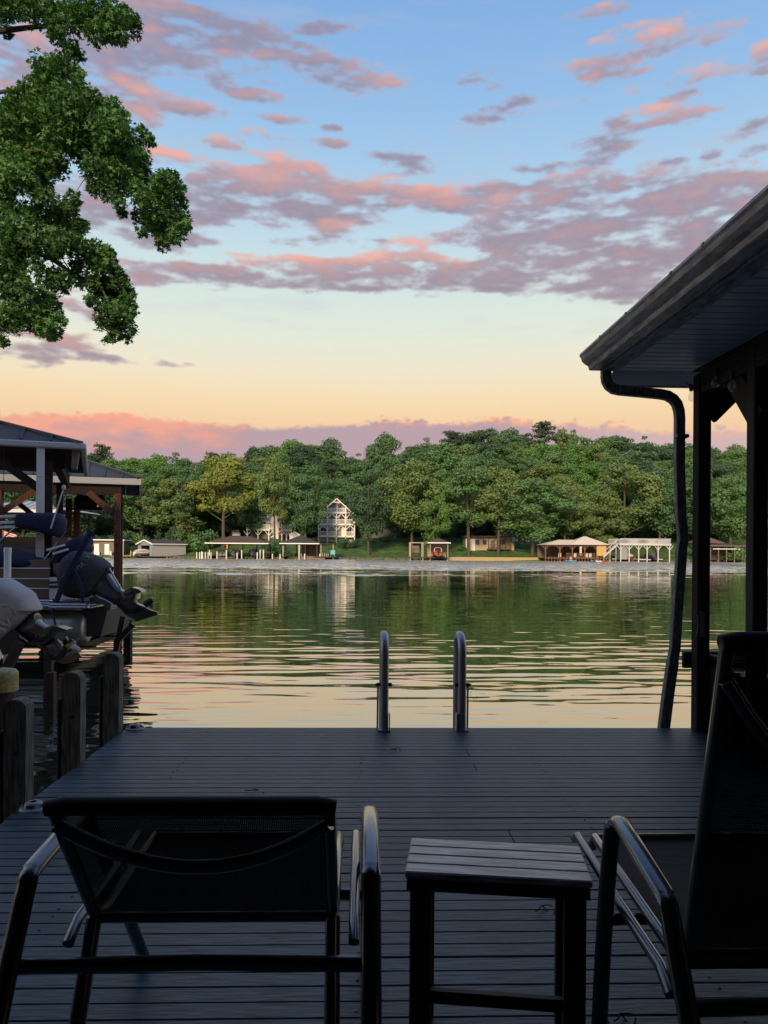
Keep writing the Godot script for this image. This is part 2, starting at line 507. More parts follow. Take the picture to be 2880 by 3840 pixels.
func make_water() -> void:
	var r := RandomNumberGenerator.new()
	r.seed = 77
	var waves := []
	for k in 15:
		var l := 0.25 * pow(5.0, k / 14.0)
		var a := r.randfn(0.0, 0.20) + (0.12 if k % 3 == 0 else -0.05)
		var kk := TAU / l
		waves.append([sin(a) * kk, cos(a) * kk, r.randf() * TAU, r.randf_range(0.0060, 0.0125) * (1.0 if l < 0.7 else 0.95)])
	var fines := []
	for k in 6:
		var l := 0.19 + 0.028 * k
		var a := r.randfn(0.0, 0.16)
		fines.append([sin(a) * TAU / l, cos(a) * TAU / l, r.randf() * TAU, 0.009])
	var gusts := []
	for k in 5:
		var l := 0.62 + 0.17 * k
		var a := r.randfn(0.0, 0.22)
		gusts.append([sin(a) * TAU / l, cos(a) * TAU / l, r.randf() * TAU, 0.125])
	var patch := FastNoiseLite.new()
	patch.seed = 3; patch.frequency = 1.0; patch.fractal_octaves = 3
	var ds := PackedFloat32Array()
	var d := -14.0
	while d < 3.0:
		ds.append(d); d += 2.0
	d = 3.0
	while d < 175.0:
		ds.append(d)
		d += 0.035 if d < 16.0 else 0.05 if d < 24.0 else (0.05 * pow(d / 24.0, 1.25) if d < 60.0 else (0.13 if d < 158.0 else 2.0))
	var cols := 200
	var v := PackedVector3Array(); var n := PackedVector3Array()
	var blown := PackedFloat32Array()
	for dd in ds:
		var half := 16.0 + 0.72 * maxf(dd, 0.0)
		for j in cols + 1:
			var x := lerpf(-half, half, float(j) / cols)
			var z := -dd
			var gust := 0.0
			var y := 0.0; var sx := 0.0; var sz := 0.0
			if dd > 2.5 and dd < 68.0:
				var e := 0.80 + 0.55 * patch.get_noise_2d(x * 0.05, z * 0.22) + 0.5 * patch.get_noise_2d(x * 0.02 + 9, z * 0.06)
				e = clampf(e, 0.10, 1.5) * clampf(0.55 + (dd - 7.0) / 8.0, 0.55, 1.0) * (1.0 - 0.5 * smoothstep(17.0, 30.0, dd))
				if dd < 26.0:
					var fe := (0.35 + 0.9 * maxf(0.0, patch.get_noise_2d(x * 0.12 + 33, z * 0.6))) * (1.0 - smoothstep(18.0, 26.0, dd))
					for w in fines:
						var ph: float = w[0] * x + w[1] * z + w[2]
						var cs: float = cos(ph) * w[3] * fe
						sx += cs * w[0] / (absf(w[1]) + 0.001)
						sz += cs
						y += sin(ph) * w[3] * fe / absf(w[1])
				for w in waves:
					var ph: float = w[0] * x + w[1] * z + w[2]
					var cs: float = cos(ph) * w[3] * e
					sx += cs * w[0] / (absf(w[1]) + 0.001)
					sz += cs
					y += sin(ph) * w[3] * e / absf(w[1])
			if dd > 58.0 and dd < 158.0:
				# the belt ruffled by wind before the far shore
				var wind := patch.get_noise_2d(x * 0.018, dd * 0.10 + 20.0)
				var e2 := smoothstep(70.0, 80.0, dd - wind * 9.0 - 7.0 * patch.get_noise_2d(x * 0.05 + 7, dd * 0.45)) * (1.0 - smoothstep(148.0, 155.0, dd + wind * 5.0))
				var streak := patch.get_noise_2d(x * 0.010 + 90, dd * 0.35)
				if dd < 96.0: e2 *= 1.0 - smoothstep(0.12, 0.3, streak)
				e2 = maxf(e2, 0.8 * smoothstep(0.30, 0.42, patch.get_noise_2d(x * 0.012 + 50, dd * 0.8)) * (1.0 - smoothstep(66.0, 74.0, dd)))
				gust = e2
				if e2 > 0.01:
					for w in gusts:
						var ph: float = w[0] * x + w[1] * z + w[2]
						var cs: float = cos(ph) * w[3] * e2
						sx += cs * w[0] / (absf(w[1]) + 0.001)
						sz += cs
						y += sin(ph) * w[3] * e2 / absf(w[1])
			blown.append(gust)
			v.append(Vector3(x, y, z))
			n.append(Vector3(-sx, 1.0, -sz).normalized())
	var index := PackedInt32Array()
	var belt := PackedInt32Array()
	for i in ds.size() - 1:
		for j in cols:
			var a := i * (cols + 1) + j
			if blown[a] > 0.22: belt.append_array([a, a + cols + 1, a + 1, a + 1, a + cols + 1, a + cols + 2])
			else: index.append_array([a, a + cols + 1, a + 1, a + 1, a + cols + 1, a + cols + 2])
	var m := ArrayMesh.new()
	var arr := []
	arr.resize(Mesh.ARRAY_MAX)
	arr[Mesh.ARRAY_VERTEX] = v
	arr[Mesh.ARRAY_NORMAL] = n
	arr[Mesh.ARRAY_INDEX] = index
	m.add_surface_from_arrays(Mesh.PRIMITIVE_TRIANGLES, arr)
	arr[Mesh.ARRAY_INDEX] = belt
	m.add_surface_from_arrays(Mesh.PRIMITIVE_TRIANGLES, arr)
	m.surface_set_material(1, mat("wind_ruffled_water_sheen", 0.012, 0.020, 0.010, 0.1, {"spec": 0.7, "coat": 1.0, "coat_rough": 0.1, "rim": 0.5, "rim_tint": 0.0}))  # rim is a white sheen added to lighten the belt at grazing view
	var fine := noise_tex("ripple", 0.02, 3, 0, 1, 512, FastNoiseLite.TYPE_SIMPLEX_SMOOTH, true, 3.0)
	m.surface_set_material(0, mat("water", 0.012, 0.020, 0.010, 0.03, {"spec": 0.7, "coat": 1.0, "coat_rough": 0.02, "normal": fine, "strength": 0.035, "world": true, "scale": Vector3(0.25, 1, 0.7)}))
	var o := MeshInstance3D.new()
	o.name = "water"
	o.mesh = m
	o.set_meta("kind", "structure")
	add_child(o)

func make_land() -> void:
	var s := Shape.new()
	var xs := []
	var x := -175.0
	while x <= 175.0:
		xs.append(x); x += 3.5
	var ds := [152.0, 154.0, 155.0, 156.0, 157.0, 158.0, 159.0, 160.5, 163.0, 167.0, 172.0, 178.0, 185.0, 192.0, 200.0, 210.0, 220.0, 230.0, 240.0, 250.0, 265.0, 290.0]
	for i in ds.size() - 1:
		for j in xs.size() - 1:
			var p := []
			for q in [[j, i], [j + 1, i], [j + 1, i + 1], [j, i + 1]]:
				var px: float = xs[q[0]]; var pd: float = ds[q[1]]
				p.append(Vector3(px, land(px, pd), -pd))
			s.quad(p[0], p[1], p[2], p[3])
	var spots := noise_tex("ground_spots", 0.012, 4, 0.55, 1.2)
	structure("far_bank", s, mat("lawn", 0.075, 0.17, 0.035, 0.95, {"tex": spots, "world": true, "scale": Vector3(0.06, 0.06, 0.06)}))
	# the bed of the lake
	var b := Shape.new()
	b.quad(Vector3(-260, -0.9, 20), Vector3(260, -0.9, 20), Vector3(260, -0.9, -170), Vector3(-260, -0.9, -170))
	structure("lake_bed", b, mat("mud", 0.05, 0.045, 0.03, 0.95))
	# near banks: the wooded one on the left, the one behind the porch, the point on the right
	var e := Shape.new()
	mound(e, [Vector2(-60, -32), Vector2(-19, -30), Vector2(-15.0, -24), Vector2(-13.0, -14), Vector2(-10.5, -4), Vector2(-9, 3.5), Vector2(9, 3.5), Vector2(12, -2), Vector2(40, -4), Vector2(40, 40), Vector2(-60, 40)], 1.15)
	structure("near_bank", e, mat("bank_earth", 0.06, 0.055, 0.03, 0.95, {"tex": spots, "world": true, "scale": Vector3(0.2, 0.2, 0.2)}))
	var g := Shape.new()
	mound(g, [Vector2(80, -168), Vector2(78, -120), Vector2(52, -100), Vector2(50, -91), Vector2(75, -84), Vector2(140, -82), Vector2(140, -168)], 0.7)
	structure("right_point", g, M["lawn"])

func mound(s: Shape, rim: Array, high: float) -> void:
	# a low bank: a sloping edge and a flat top
	var c := Vector2()
	for p in rim: c += p
	c /= rim.size()
	var inner := []
	for p in rim: inner.append(p + (c - p).normalized() * 1.2)
	for i in rim.size():
		var k := (i + 1) % rim.size()
		s.quad(Vector3(rim[i].x, -0.6, rim[i].y), Vector3(rim[k].x, -0.6, rim[k].y), Vector3(inner[k].x, high, inner[k].y), Vector3(inner[i].x, high, inner[i].y))
	var idx := Geometry2D.triangulate_polygon(PackedVector2Array(inner))
	for t in range(0, idx.size(), 3):
		var a: Vector2 = inner[idx[t]]; var b: Vector2 = inner[idx[t + 1]]; var d: Vector2 = inner[idx[t + 2]]
		if (b - a).cross(d - a) > 0:
			var q := b; b = d; d = q
		s.tri(Vector3(a.x, high, a.y), Vector3(b.x, high, b.y), Vector3(d.x, high, d.y))

# ---------------------------------------------------------------- trees of the far shore
var crowns := {}
var trunks := {}

func leaf(s: Shape, at: Vector3, out: Vector3, size: float, r: RandomNumberGenerator) -> void:
	var q := (out + Vector3(r.randfn(), r.randfn(), r.randfn()) * 0.55).normalized()
	var x := q.cross(Vector3(r.randfn(), r.randfn(), r.randfn())).normalized()
	var y := q.cross(x)
	var a := at - x * size * 0.5
	var b := at + x * size * 0.5
	var up := at + y * size * 0.42 + q * size * 0.1
	var dn := at - y * size * 0.42 + q * size * 0.1
	s.tri(a, dn, up)
	s.tri(dn, b, up)

func broad_crown(key: int, wide: float, low: float, lumps: int, fill := 150) -> void:
	# a crown for a tree one unit = 1 m, 20 m tall
	var r := RandomNumberGenerator.new()
	r.seed = 100 + key
	var s := Shape.new()
	s.tinted = true
	var mid := (20.0 + low) * 0.5
	var hh := (20.0 - low) * 0.5
	for k in lumps:
		var dirv := Vector3(r.randfn(), r.randfn(), r.randfn()).normalized()
		var rad := 0.45 + 0.5 * pow(r.randf(), 0.5)
		if k % 9 == 0: rad *= r.randf_range(1.05, 1.25)
		var taper := 1.0 - 0.30 * maxf(dirv.y, 0.0) - 0.12 * maxf(-dirv.y, 0.0)
		var c := Vector3(dirv.x * wide * rad * taper, mid + dirv.y * hh * rad * 0.9, dirv.z * wide * rad * taper)
		var cr := r.randf_range(0.7, 2.1) * (wide / 6.0 * 0.5 + 0.5)
		var tone := r.randf_range(0.78, 1.22)
		var warmth := r.randf_range(-0.08, 0.14)
		var cnt := int(fill * cr * cr / 2.2)
		for i in cnt:
			var o := Vector3(r.randfn(), r.randfn() * 0.9 + 0.15, r.randfn()).normalized()
			var t := tone * r.randf_range(0.75, 1.25)
			s.tint = Color(t * (1.0 + warmth), t, t * (1.0 - warmth))
			leaf(s, c + o * cr * (0.55 + 0.5 * r.randf()) * Vector3(1.1, 0.8, 1.1), o, r.randf_range(0.30, 0.62), r)
	crowns[key] = s.mesh()
	var t := Shape.new()
	var bend := r.randf_range(-0.5, 0.5)
	t.tube([Vector3(0, -0.6, 0), Vector3(0, 0.5, 0), Vector3(bend * 0.5, low + 1.0, 0), Vector3(bend, mid, 0.2), Vector3(bend * 0.6, 17.0, 0)], [0.46, 0.36, 0.28, 0.2, 0.05], 7)
	for k in 7:
		var a := r.randf() * TAU
		var y0 := r.randf_range(low, mid + 2.0)
		var p := Vector3(bend * 0.8, y0, 0)
		t.tube([p, p + Vector3(cos(a) * wide * 0.35, 1.6, sin(a) * wide * 0.35), p + Vector3(cos(a) * wide * 0.75, 3.2, sin(a) * wide * 0.75)], [0.14, 0.09, 0.03], 5)
	trunks[key] = t.mesh()

func pine_crown(key: int) -> void:
	var r := RandomNumberGenerator.new()
	r.seed = 300 + key
	var s := Shape.new()
	s.tinted = true
	var t := Shape.new()
	t.tube([Vector3(0, -0.5, 0), Vector3(0.1, 8, 0), Vector3(-0.1, 15, 0), Vector3(0.1, 19.5, 0)], [0.34, 0.26, 0.17, 0.05], 6)
	for k in 36:
		var y := 8.5 + 11.3 * k / 35.0
		var a := r.randf() * TAU
		var reach := (4.3 - 2.6 * pow(k / 35.0, 2.0)) * r.randf_range(0.55, 1.0)
		var c := Vector3(cos(a) * reach * 0.75, y, sin(a) * reach * 0.75)
		t.tube([Vector3(0, y - 0.5, 0), c], [0.07, 0.02], 4)
		var tone := r.randf_range(0.8, 1.2)
		for i in 120:
			var o := Vector3(r.randfn(), r.randfn() * 0.4, r.randfn()).normalized()
			var q := tone * r.randf_range(0.8, 1.2)
			s.tint = Color(q, q, q)
			leaf(s, c + o * Vector3(1.6, 0.95, 1.6) * (0.4 + 0.6 * r.randf()), o, r.randf_range(0.25, 0.5), r)
	crowns[key] = s.mesh()
	trunks[key] = t.mesh()

func tree(called: String, label: String, group: String, at: Vector3, high: float, wide: float, kind: int, green: String, turn: float) -> void:
	var o := thing(called, label, "tree", at, turn, group)
	var lean := fposmod(at.x * 7.31 + at.z * 3.17, 1.0)
	var b := Vector3(wide * (0.86 + 0.3 * lean), high / 20.0, wide * (1.12 - 0.26 * lean))
	var t := put("trunk", trunks[kind], M["pine_bark"] if kind >= 20 else M["bark"], o)
	t.scale = b
	var c := put("crown", crowns[kind], M[green], o)
	c.scale = b

const GREENS := {"leaf_gold": [0.235, 0.300, 0.085], "leaf_olive": [0.180, 0.270, 0.105], "leaf_fresh": [0.140, 0.300, 0.090], "leaf_mid": [0.130, 0.256, 0.105], "leaf_deep": [0.104, 0.214, 0.105], "leaf_dark": [0.074, 0.150, 0.092], "needle": [0.068, 0.112, 0.076]}
const TONE := {"leaf_gold": "golden green", "leaf_olive": "olive green", "leaf_fresh": "bright green", "leaf_mid": "mid green", "leaf_deep": "deep green", "leaf_dark": "dark green", "needle": "dark pine green"}
const MARKS := [[-85, "boathouse posts"], [-62, "white-doored shed"], [-44, "blue-grey boat shed"], [-33, "bare pine trunk"], [-24, "hip-roofed boathouse"], [-16, "balcony house"], [-6, "three-storey house"], [3, "grey wall"], [13, "red boat"], [24, "beige cottage"], [33, "pale house"], [44, "tan pavilion"], [56, "white dock"], [68, "downspout"], [80, "dark boathouse"], [95, "right edge"]]

func near_mark(x: float) -> String:
	var best := ""
	var most := 1e9
	for m in MARKS:
		if absf(m[0] - x) < most:
			most = absf(m[0] - x); best = m[1]
	return best

func make_forest() -> void:
	var bark_t := noise_tex("bark", 0.03, 4, 0.5, 1.1)
	mat("bark", 0.13, 0.105, 0.08, 0.9, {"tex": bark_t, "scale": Vector3(1.2, 0.3, 1.2)})
	mat("pine_bark", 0.11, 0.075, 0.055, 0.9, {"tex": bark_t, "scale": Vector3(1.2, 0.3, 1.2)})
	for g in GREENS:
		mat(g, GREENS[g][0], GREENS[g][1], GREENS[g][2], 0.65, {"tint": true, "back": Color(0.68, 0.78, 0.34), "spec": 0.3})
	for k in 4: broad_crown(k, 6.0, 2.8, 66)
	for k in range(4, 7): broad_crown(k, 7.4, 3.4, 80)
	for k in range(7, 9): broad_crown(k, 4.6, 1.4, 60)
	for k in range(9, 11): broad_crown(k, 5.6, 0.6, 70)
	for k in range(11, 13): broad_crown(k, 6.2, 5.6, 60)
	for k in range(20, 23): pine_crown(k)
	var r := RandomNumberGenerator.new()
	r.seed = 2024
	# the row along the shore: x, distance, height, width, shape, green, what sets it apart
	var front := [
		[-41.5, 172.0, 15.5, 1.05, 0, "leaf_olive", "pale olive tree with an open crown behind the blue-grey boat shed"],
		[-50.0, 176.0, 17.0, 0.95, 3, "leaf_mid", "leafy tree to the left behind the blue-grey boat shed"],
		[-30.5, 170.0, 20.0, 0.92, 11, "leaf_gold", "golden green tree with twin trunks above the brown hip-roofed boathouse"],
		[-35.5, 186.0, 19.0, 0.9, 2, "leaf_deep", "shaded tree filling the gap left of the golden green tree"],
		[-19.0, 168.0, 20.6, 0.72, 12, "leaf_olive", "olive-topped tree with a bare trunk before the house with white balconies", 0.95],
		[-12.2, 166.0, 19.2, 0.80, 3, "leaf_deep", "dense deep green tree between the balcony house and the three-storey house", 1.0],
		[1.4, 163.0, 18.8, 0.74, 1, "leaf_dark", "dark tree with one trunk on the lawn right of the three-storey house", 1.0],
		[10.8, 166.0, 20.2, 0.98, 4, "leaf_olive", "broad olive tree beside the grey metal wall"],
		[15.2, 162.0, 16.5, 0.58, 7, "leaf_fresh", "bright green tree drooping over the small boathouse with the red boat"],
		[22.8, 164.0, 20.4, 0.98, 12, "leaf_mid", "large tree with grey trunks left of the beige cottage"],
		[29.0, 163.0, 18.6, 0.78, 11, "leaf_olive", "olive tree whose trunk stands before the beige cottage"],
		[36.3, 163.0, 17.2, 1.02, 6, "leaf_mid", "wide spreading tree on two trunks left of the tan-roofed pavilion"],
		[44.5, 168.0, 16.8, 0.70, 2, "leaf_olive", "olive tree behind the tan-roofed pavilion"],
		[52.0, 166.0, 11.8, 0.72, 9, "leaf_olive", "low pale tree between the pavilion and the white dock"],
		[58.5, 170.0, 19.6, 0.98, 5, "leaf_olive", "tall spreading olive tree behind the white two-level dock"],
		[65.5, 168.0, 20.0, 0.82, 1, "leaf_deep", "deep green tree with a pale trunk right of the white dock"],
		[75.0, 172.0, 20.0, 0.9, 3, "leaf_deep", "deep green tree seen between the two porch posts"],
		[81.5, 168.0, 18.0, 0.9, 0, "leaf_mid", "tree above the dark boathouse behind the posts"],
		[-63.0, 168.0, 17.0, 1.0, 5, "leaf_dark", "dark tree behind the orange-brown boathouse posts"],
		[-74.0, 170.0, 18.0, 1.0, 6, "leaf_deep", "deep green tree seen through the far left boathouse"],
		[-86.0, 168.0, 18.0, 1.0, 4, "leaf_dark", "dark tree low at the far left under the boathouse roof"]]
	for f in front:
		tree("shore_tree", f[6], "trees along the far shore", Vector3(f[0], land(f[0], f[1]), -f[1]), f[2] * 1.03, f[3] * f[7] if f.size() > 7 else f[3] * 1.18, f[4], f[5], r.randf() * TAU)
	tree("tall_tree", "tall dense tree standing above the ridge over the three-storey house", "", Vector3(6.0, land(6, 205), -205), 26.0, 0.95, 2, "leaf_deep", 1.0)
	tree("pine_tree", "slender pine with a long bare trunk behind the blue-grey boat shed", "", Vector3(-39.0, land(-39, 168), -168), 17.5, 0.62, 20, "leaf_deep", 0.4)
	# the wooded hill behind
	var rows := [[184.0, 0.55, 8.5], [197.0, 0.72, 8.0], [212.0, 0.84, 7.5], [228.0, 0.94, 7.0], [245.0, 1.0, 6.0]]
	var row_name := ["foot", "lower slope", "middle slope", "upper slope", "ridge"]
	var seen := {}
	for i in rows.size():
		var d0: float = rows[i][0]
		var x := -112.0 * d0 / 200.0 - 8.0
		while x < 108.0 * d0 / 200.0 + 10.0:
			var d := d0 + r.randf_range(-5, 5)
			var px := x + r.randf_range(-2.0, 2.0)
			var g := land(px, d)
			var goal: float = 1.9 + (skyline(px * 245.0 / d) - 1.9) * d / 245.0 * rows[i][1]
			var high := clampf((goal - g) * r.randf_range(0.9, 1.06), 11.0, 25.0)
			var pine := (i == 4 and px > 12 and px < 78 and r.randf() < 0.5) or r.randf() < 0.05
			var green: String = ["leaf_mid", "leaf_deep", "leaf_fresh", "leaf_mid", "leaf_deep", "leaf_olive", "leaf_dark"][r.randi() % 7]
			var kind := r.randi() % 11
			if pine:
				kind = 20 + r.randi() % 3
				green = "needle"
			var shape: String = "pine" if pine else ["round tree", "broad tree", "narrow tree", "low-branched tree"][0 if kind < 4 else (1 if kind < 7 else (2 if kind < 9 else 3))]
			var label := "%s %s, %s of the hill above %s" % [TONE[green].replace(" pine green", ""), shape, row_name[i], near_mark(px * 160.0 / d)]
			if seen.has(label):
				label = label.replace("above", "right over") if not seen.has(label.replace("above", "right over")) else label.replace("above", "high over")
			seen[label] = true
			tree("hill_pine" if pine else "hill_tree", label, "trees of the wooded hill", Vector3(px, g, -d), high, r.randf_range(0.95, 1.3) * high / 19.0, kind, green, r.randf() * TAU)
			x += rows[i][2] * r.randf_range(0.75, 1.25)

# ---------------------------------------------------------------- the dock
const DECK := 0.7

func make_deck() -> void:
	var grain := noise_tex("deck_grain", 0.025, 5, 0.35, 1.35)
	var scuff := noise_tex("deck_scuff", 0.03, 5, 0.0, 1.0)
	var mats := []
	for k in 5:
		var t: float = [0.88, 1.05, 1.0, 1.2, 0.80][k]
		mats.append(mat("deck_board_%d" % k, 0.036 * t, 0.075 * t, 0.108 * t, 0.5, {"tex": grain, "scale": Vector3(0.35 + 0.03 * k, 2.0, 4.0), "bump": scuff, "depth": 0.15, "spec": 0.55}))
	var dock := Node3D.new()
	dock.name = "dock_floor"
	dock.set_meta("kind", "structure")
	add_child(dock)
	# board: two flat lands and a groove along its middle
	var meshes := []
	var lengths := [[-1.564, 6.2], [-1.56, 2.106], [2.110, 6.2], [-1.562, 0.636], [0.640, 4.3], [4.304, 6.2]]
	for k in 6:
		var s := Shape.new()
		var w := 0.1425
		var g := 0.0035
		var prof := [Vector2(-w / 2, -0.026), Vector2(-w / 2, -0.003), Vector2(-w / 2 + 0.003, 0.0), Vector2(-g, 0.0), Vector2(-g * 0.6, -0.004), Vector2(g * 0.6, -0.004), Vector2(g, 0.0), Vector2(w / 2 - 0.003, 0.0), Vector2(w / 2, -0.003), Vector2(w / 2, -0.026)]
		for i in prof.size():
			var a: Vector2 = prof[i]; var b: Vector2 = prof[(i + 1) % prof.size()]
			var x0: float = lengths[k][0]; var x1: float = lengths[k][1]
			s.quad(Vector3(x0, a.y, -a.x), Vector3(x1, a.y, -a.x), Vector3(x1, b.y, -b.x), Vector3(x0, b.y, -b.x))
		for e in lengths[k]:
			for i in range(1, prof.size() - 1):
				var a: Vector2 = prof[0]; var b: Vector2 = prof[i]; var c: Vector2 = prof[i + 1]
				s.tri(Vector3(e, a.y, a.x), Vector3(e, b.y, b.x), Vector3(e, c.y, c.x))
		meshes.append(s.mesh())
	var r := RandomNumberGenerator.new()
	r.seed = 12
	var screws := []
	for k in 56:
		for piece in [[0], [1, 2], [0], [3, 4, 5], [0]][(k * 2 + int(k / 5.0)) % 5]:
			var o := put("board", meshes[piece], mats[r.randi() % 5], dock)
			o.position = Vector3(0, DECK + r.randf_range(-0.0016, 0.0016), -5.135 + k * 0.147)
			o.rotation.x = r.randf_range(-0.006, 0.006)
		for x in [-1.0, 0.0, 1.0, 2.0, 3.0]:
			for dz in [-0.045, 0.045]:
				screws.append(Vector3(x + r.randf_range(-0.01, 0.01), DECK, -5.135 + k * 0.147 + dz))
	var sc := Shape.new()
	for p in screws:
		sc.lathe([Vector2(0.0045, -0.002), Vector2(0.0045, 0.0022), Vector2(0.0, 0.0026)], 6, p)
	var so := put("screws", sc, mat("deck_screw", 0.16, 0.15, 0.14, 0.5, {"metal": 0.5}), dock)
	so.set_meta("kind", "stuff")
	var wood := wood_mat("dock_timber", 0.075, 0.062, 0.048)
	var f := Shape.new()
	f.box(Vector3(2.3, DECK - 0.13, -5.185), Vector3(7.7, 0.2, 0.04))
	f.box(Vector3(-1.53, DECK - 0.13, -1.1), Vector3(0.04, 0.2, 8.1))
	put("rim_joist", f, wood, dock)
	var j := Shape.new()
	for k in 8: j.box(Vector3(-1.0 + k, DECK - 0.12, -1.1), Vector3(0.05, 0.18, 8.0))
	put("joists", j, wood, dock)
	for p in [[-1.4, -4.9], [1.5, -4.9], [4.5, -4.9], [-1.4, -1.8], [1.5, -1.8], [4.5, -1.8]]:
		var q := Shape.new()
		q.tube([Vector3(p[0], -0.9, p[1]), Vector3(p[0], DECK - 0.2, p[1])], 0.11, 10)
		put("pile", q, wood, dock)

func wood_mat(key: String, r: float, g: float, b: float, rough := 0.8) -> StandardMaterial3D:
	return mat(key, r, g, b, rough, {"tex": noise_tex("wood_grain", 0.018, 5, 0.5, 1.15), "scale": Vector3(3.0, 0.45, 3.0), "bump": noise_tex("wood_bump", 0.05, 4, 0.2, 0.8), "depth": 0.25})

func make_mooring_posts() -> void:
	var wood := mat("weathered_post", 0.27, 0.25, 0.20, 0.85, {"tex": noise_tex("wood_grain", 0.018, 5, 0.5, 1.15), "scale": Vector3(5.0, 0.6, 5.0), "bump": noise_tex("wood_bump", 0.05, 4, 0.2, 0.8), "depth": 0.4})
	var rubber := mat("black_rubber", 0.012, 0.012, 0.012, 0.7)
	var where := [[-5.10, 1.217, "farthest of three rounded timber posts along the left dock edge, at the corner"], [-4.41, 1.202, "middle of three rounded timber posts along the left dock edge"], [-3.71, 1.185, "nearest of three rounded timber posts along the left dock edge"]]
	for p in where:
		var o := thing("mooring_post", p[2], "post", Vector3(-1.627, -0.9, p[0]), 0.0, "mooring posts on the left dock edge")
		var s := Shape.new()
		var top: float = p[1] + 0.9
		var w := 0.052
		var prof := [Vector2(-w, 0), Vector2(w, 0), Vector2(w, top - 0.045)]
		for k in range(1, 8):
			var a := PI * k / 8.0
			prof.append(Vector2(cos(a) * w, top - 0.045 + sin(a) * 0.045))
		prof.append(Vector2(-w, top - 0.045))
		s.prism(prof, -w + 0.006, w - 0.006)
		var inner := []
		for q in prof: inner.append(Vector2(q.x * 0.9, q.y if q.y < 0.5 else q.y - 0.004))
		s.prism(inner, w - 0.007, w)
		s.prism(inner, -w, -w + 0.007)
		put("timber", s, wood, o)
		var k := Shape.new()
		k.box(Vector3(-0.066, top - 0.46, 0.01), Vector3(0.026, 0.62, 0.07), Basis(), 0.008)
		put("rubber_bumper", k, rubber, o)
		var b := Shape.new()
		for y in [top - 0.25, top - 0.6]:
			b.lathe([Vector2(0.0, 0.0), Vector2(0.011, 0.0), Vector2(0.011, 0.006), Vector2(0.0, 0.008)], 8, Vector3(0.01, y, w), Basis(Vector3.RIGHT, PI / 2))
		put("bolt", b, mat("rust", 0.09, 0.045, 0.025, 0.8), o)

func make_dock_lights() -> void:
	var shell := mat("dock_light_shell", 0.42, 0.44, 0.46, 0.35, {"spec": 0.5})
	var dark := mat("dock_light_lens", 0.03, 0.035, 0.04, 0.2)
	for p in [[-1.500, -5.165, "small low dock light beside the corner post at the far left of the deck"], [-1.500, -3.58, "small low dock light at the deck edge beside the nearest post"], [2.40, -5.09, "small low dock light at the foot of the far porch post"]]:
		var o := thing("dock_light", p[2], "dock light", Vector3(p[0], DECK, p[1]), 0.0, "low lights set on the deck edge")
		var s := Shape.new()
		s.lathe([Vector2(0.062, 0.0), Vector2(0.062, 0.006), Vector2(0.052, 0.011), Vector2(0.046, 0.011)], 20)
		put("flange", s, shell, o)
		var c := Shape.new()
		c.lathe([Vector2(0.044, 0.011), Vector2(0.037, 0.030), Vector2(0.030, 0.034), Vector2(0.0, 0.035)], 20)
		put("cap", c, shell, o)
		for k in 4:
			var q := Shape.new()
			var a := k * PI / 2
			var b := Basis(Vector3.UP, a) * Basis(Vector3.RIGHT, -0.36)
			q.box(Basis(Vector3.UP, a) * Vector3(0, 0.020, 0.0405), Vector3(0.034, 0.011, 0.004), b)
			put("lens", q, dark, o)
		for sx in [-1, 1]:
			var g := Shape.new()
			g.lathe([Vector2(0.007, 0.0), Vector2(0.007, 0.009), Vector2(0.004, 0.011), Vector2(0, 0.011)], 10, Vector3(0.052 * sx, 0.006, 0))
			put("screw", g, shell, o)

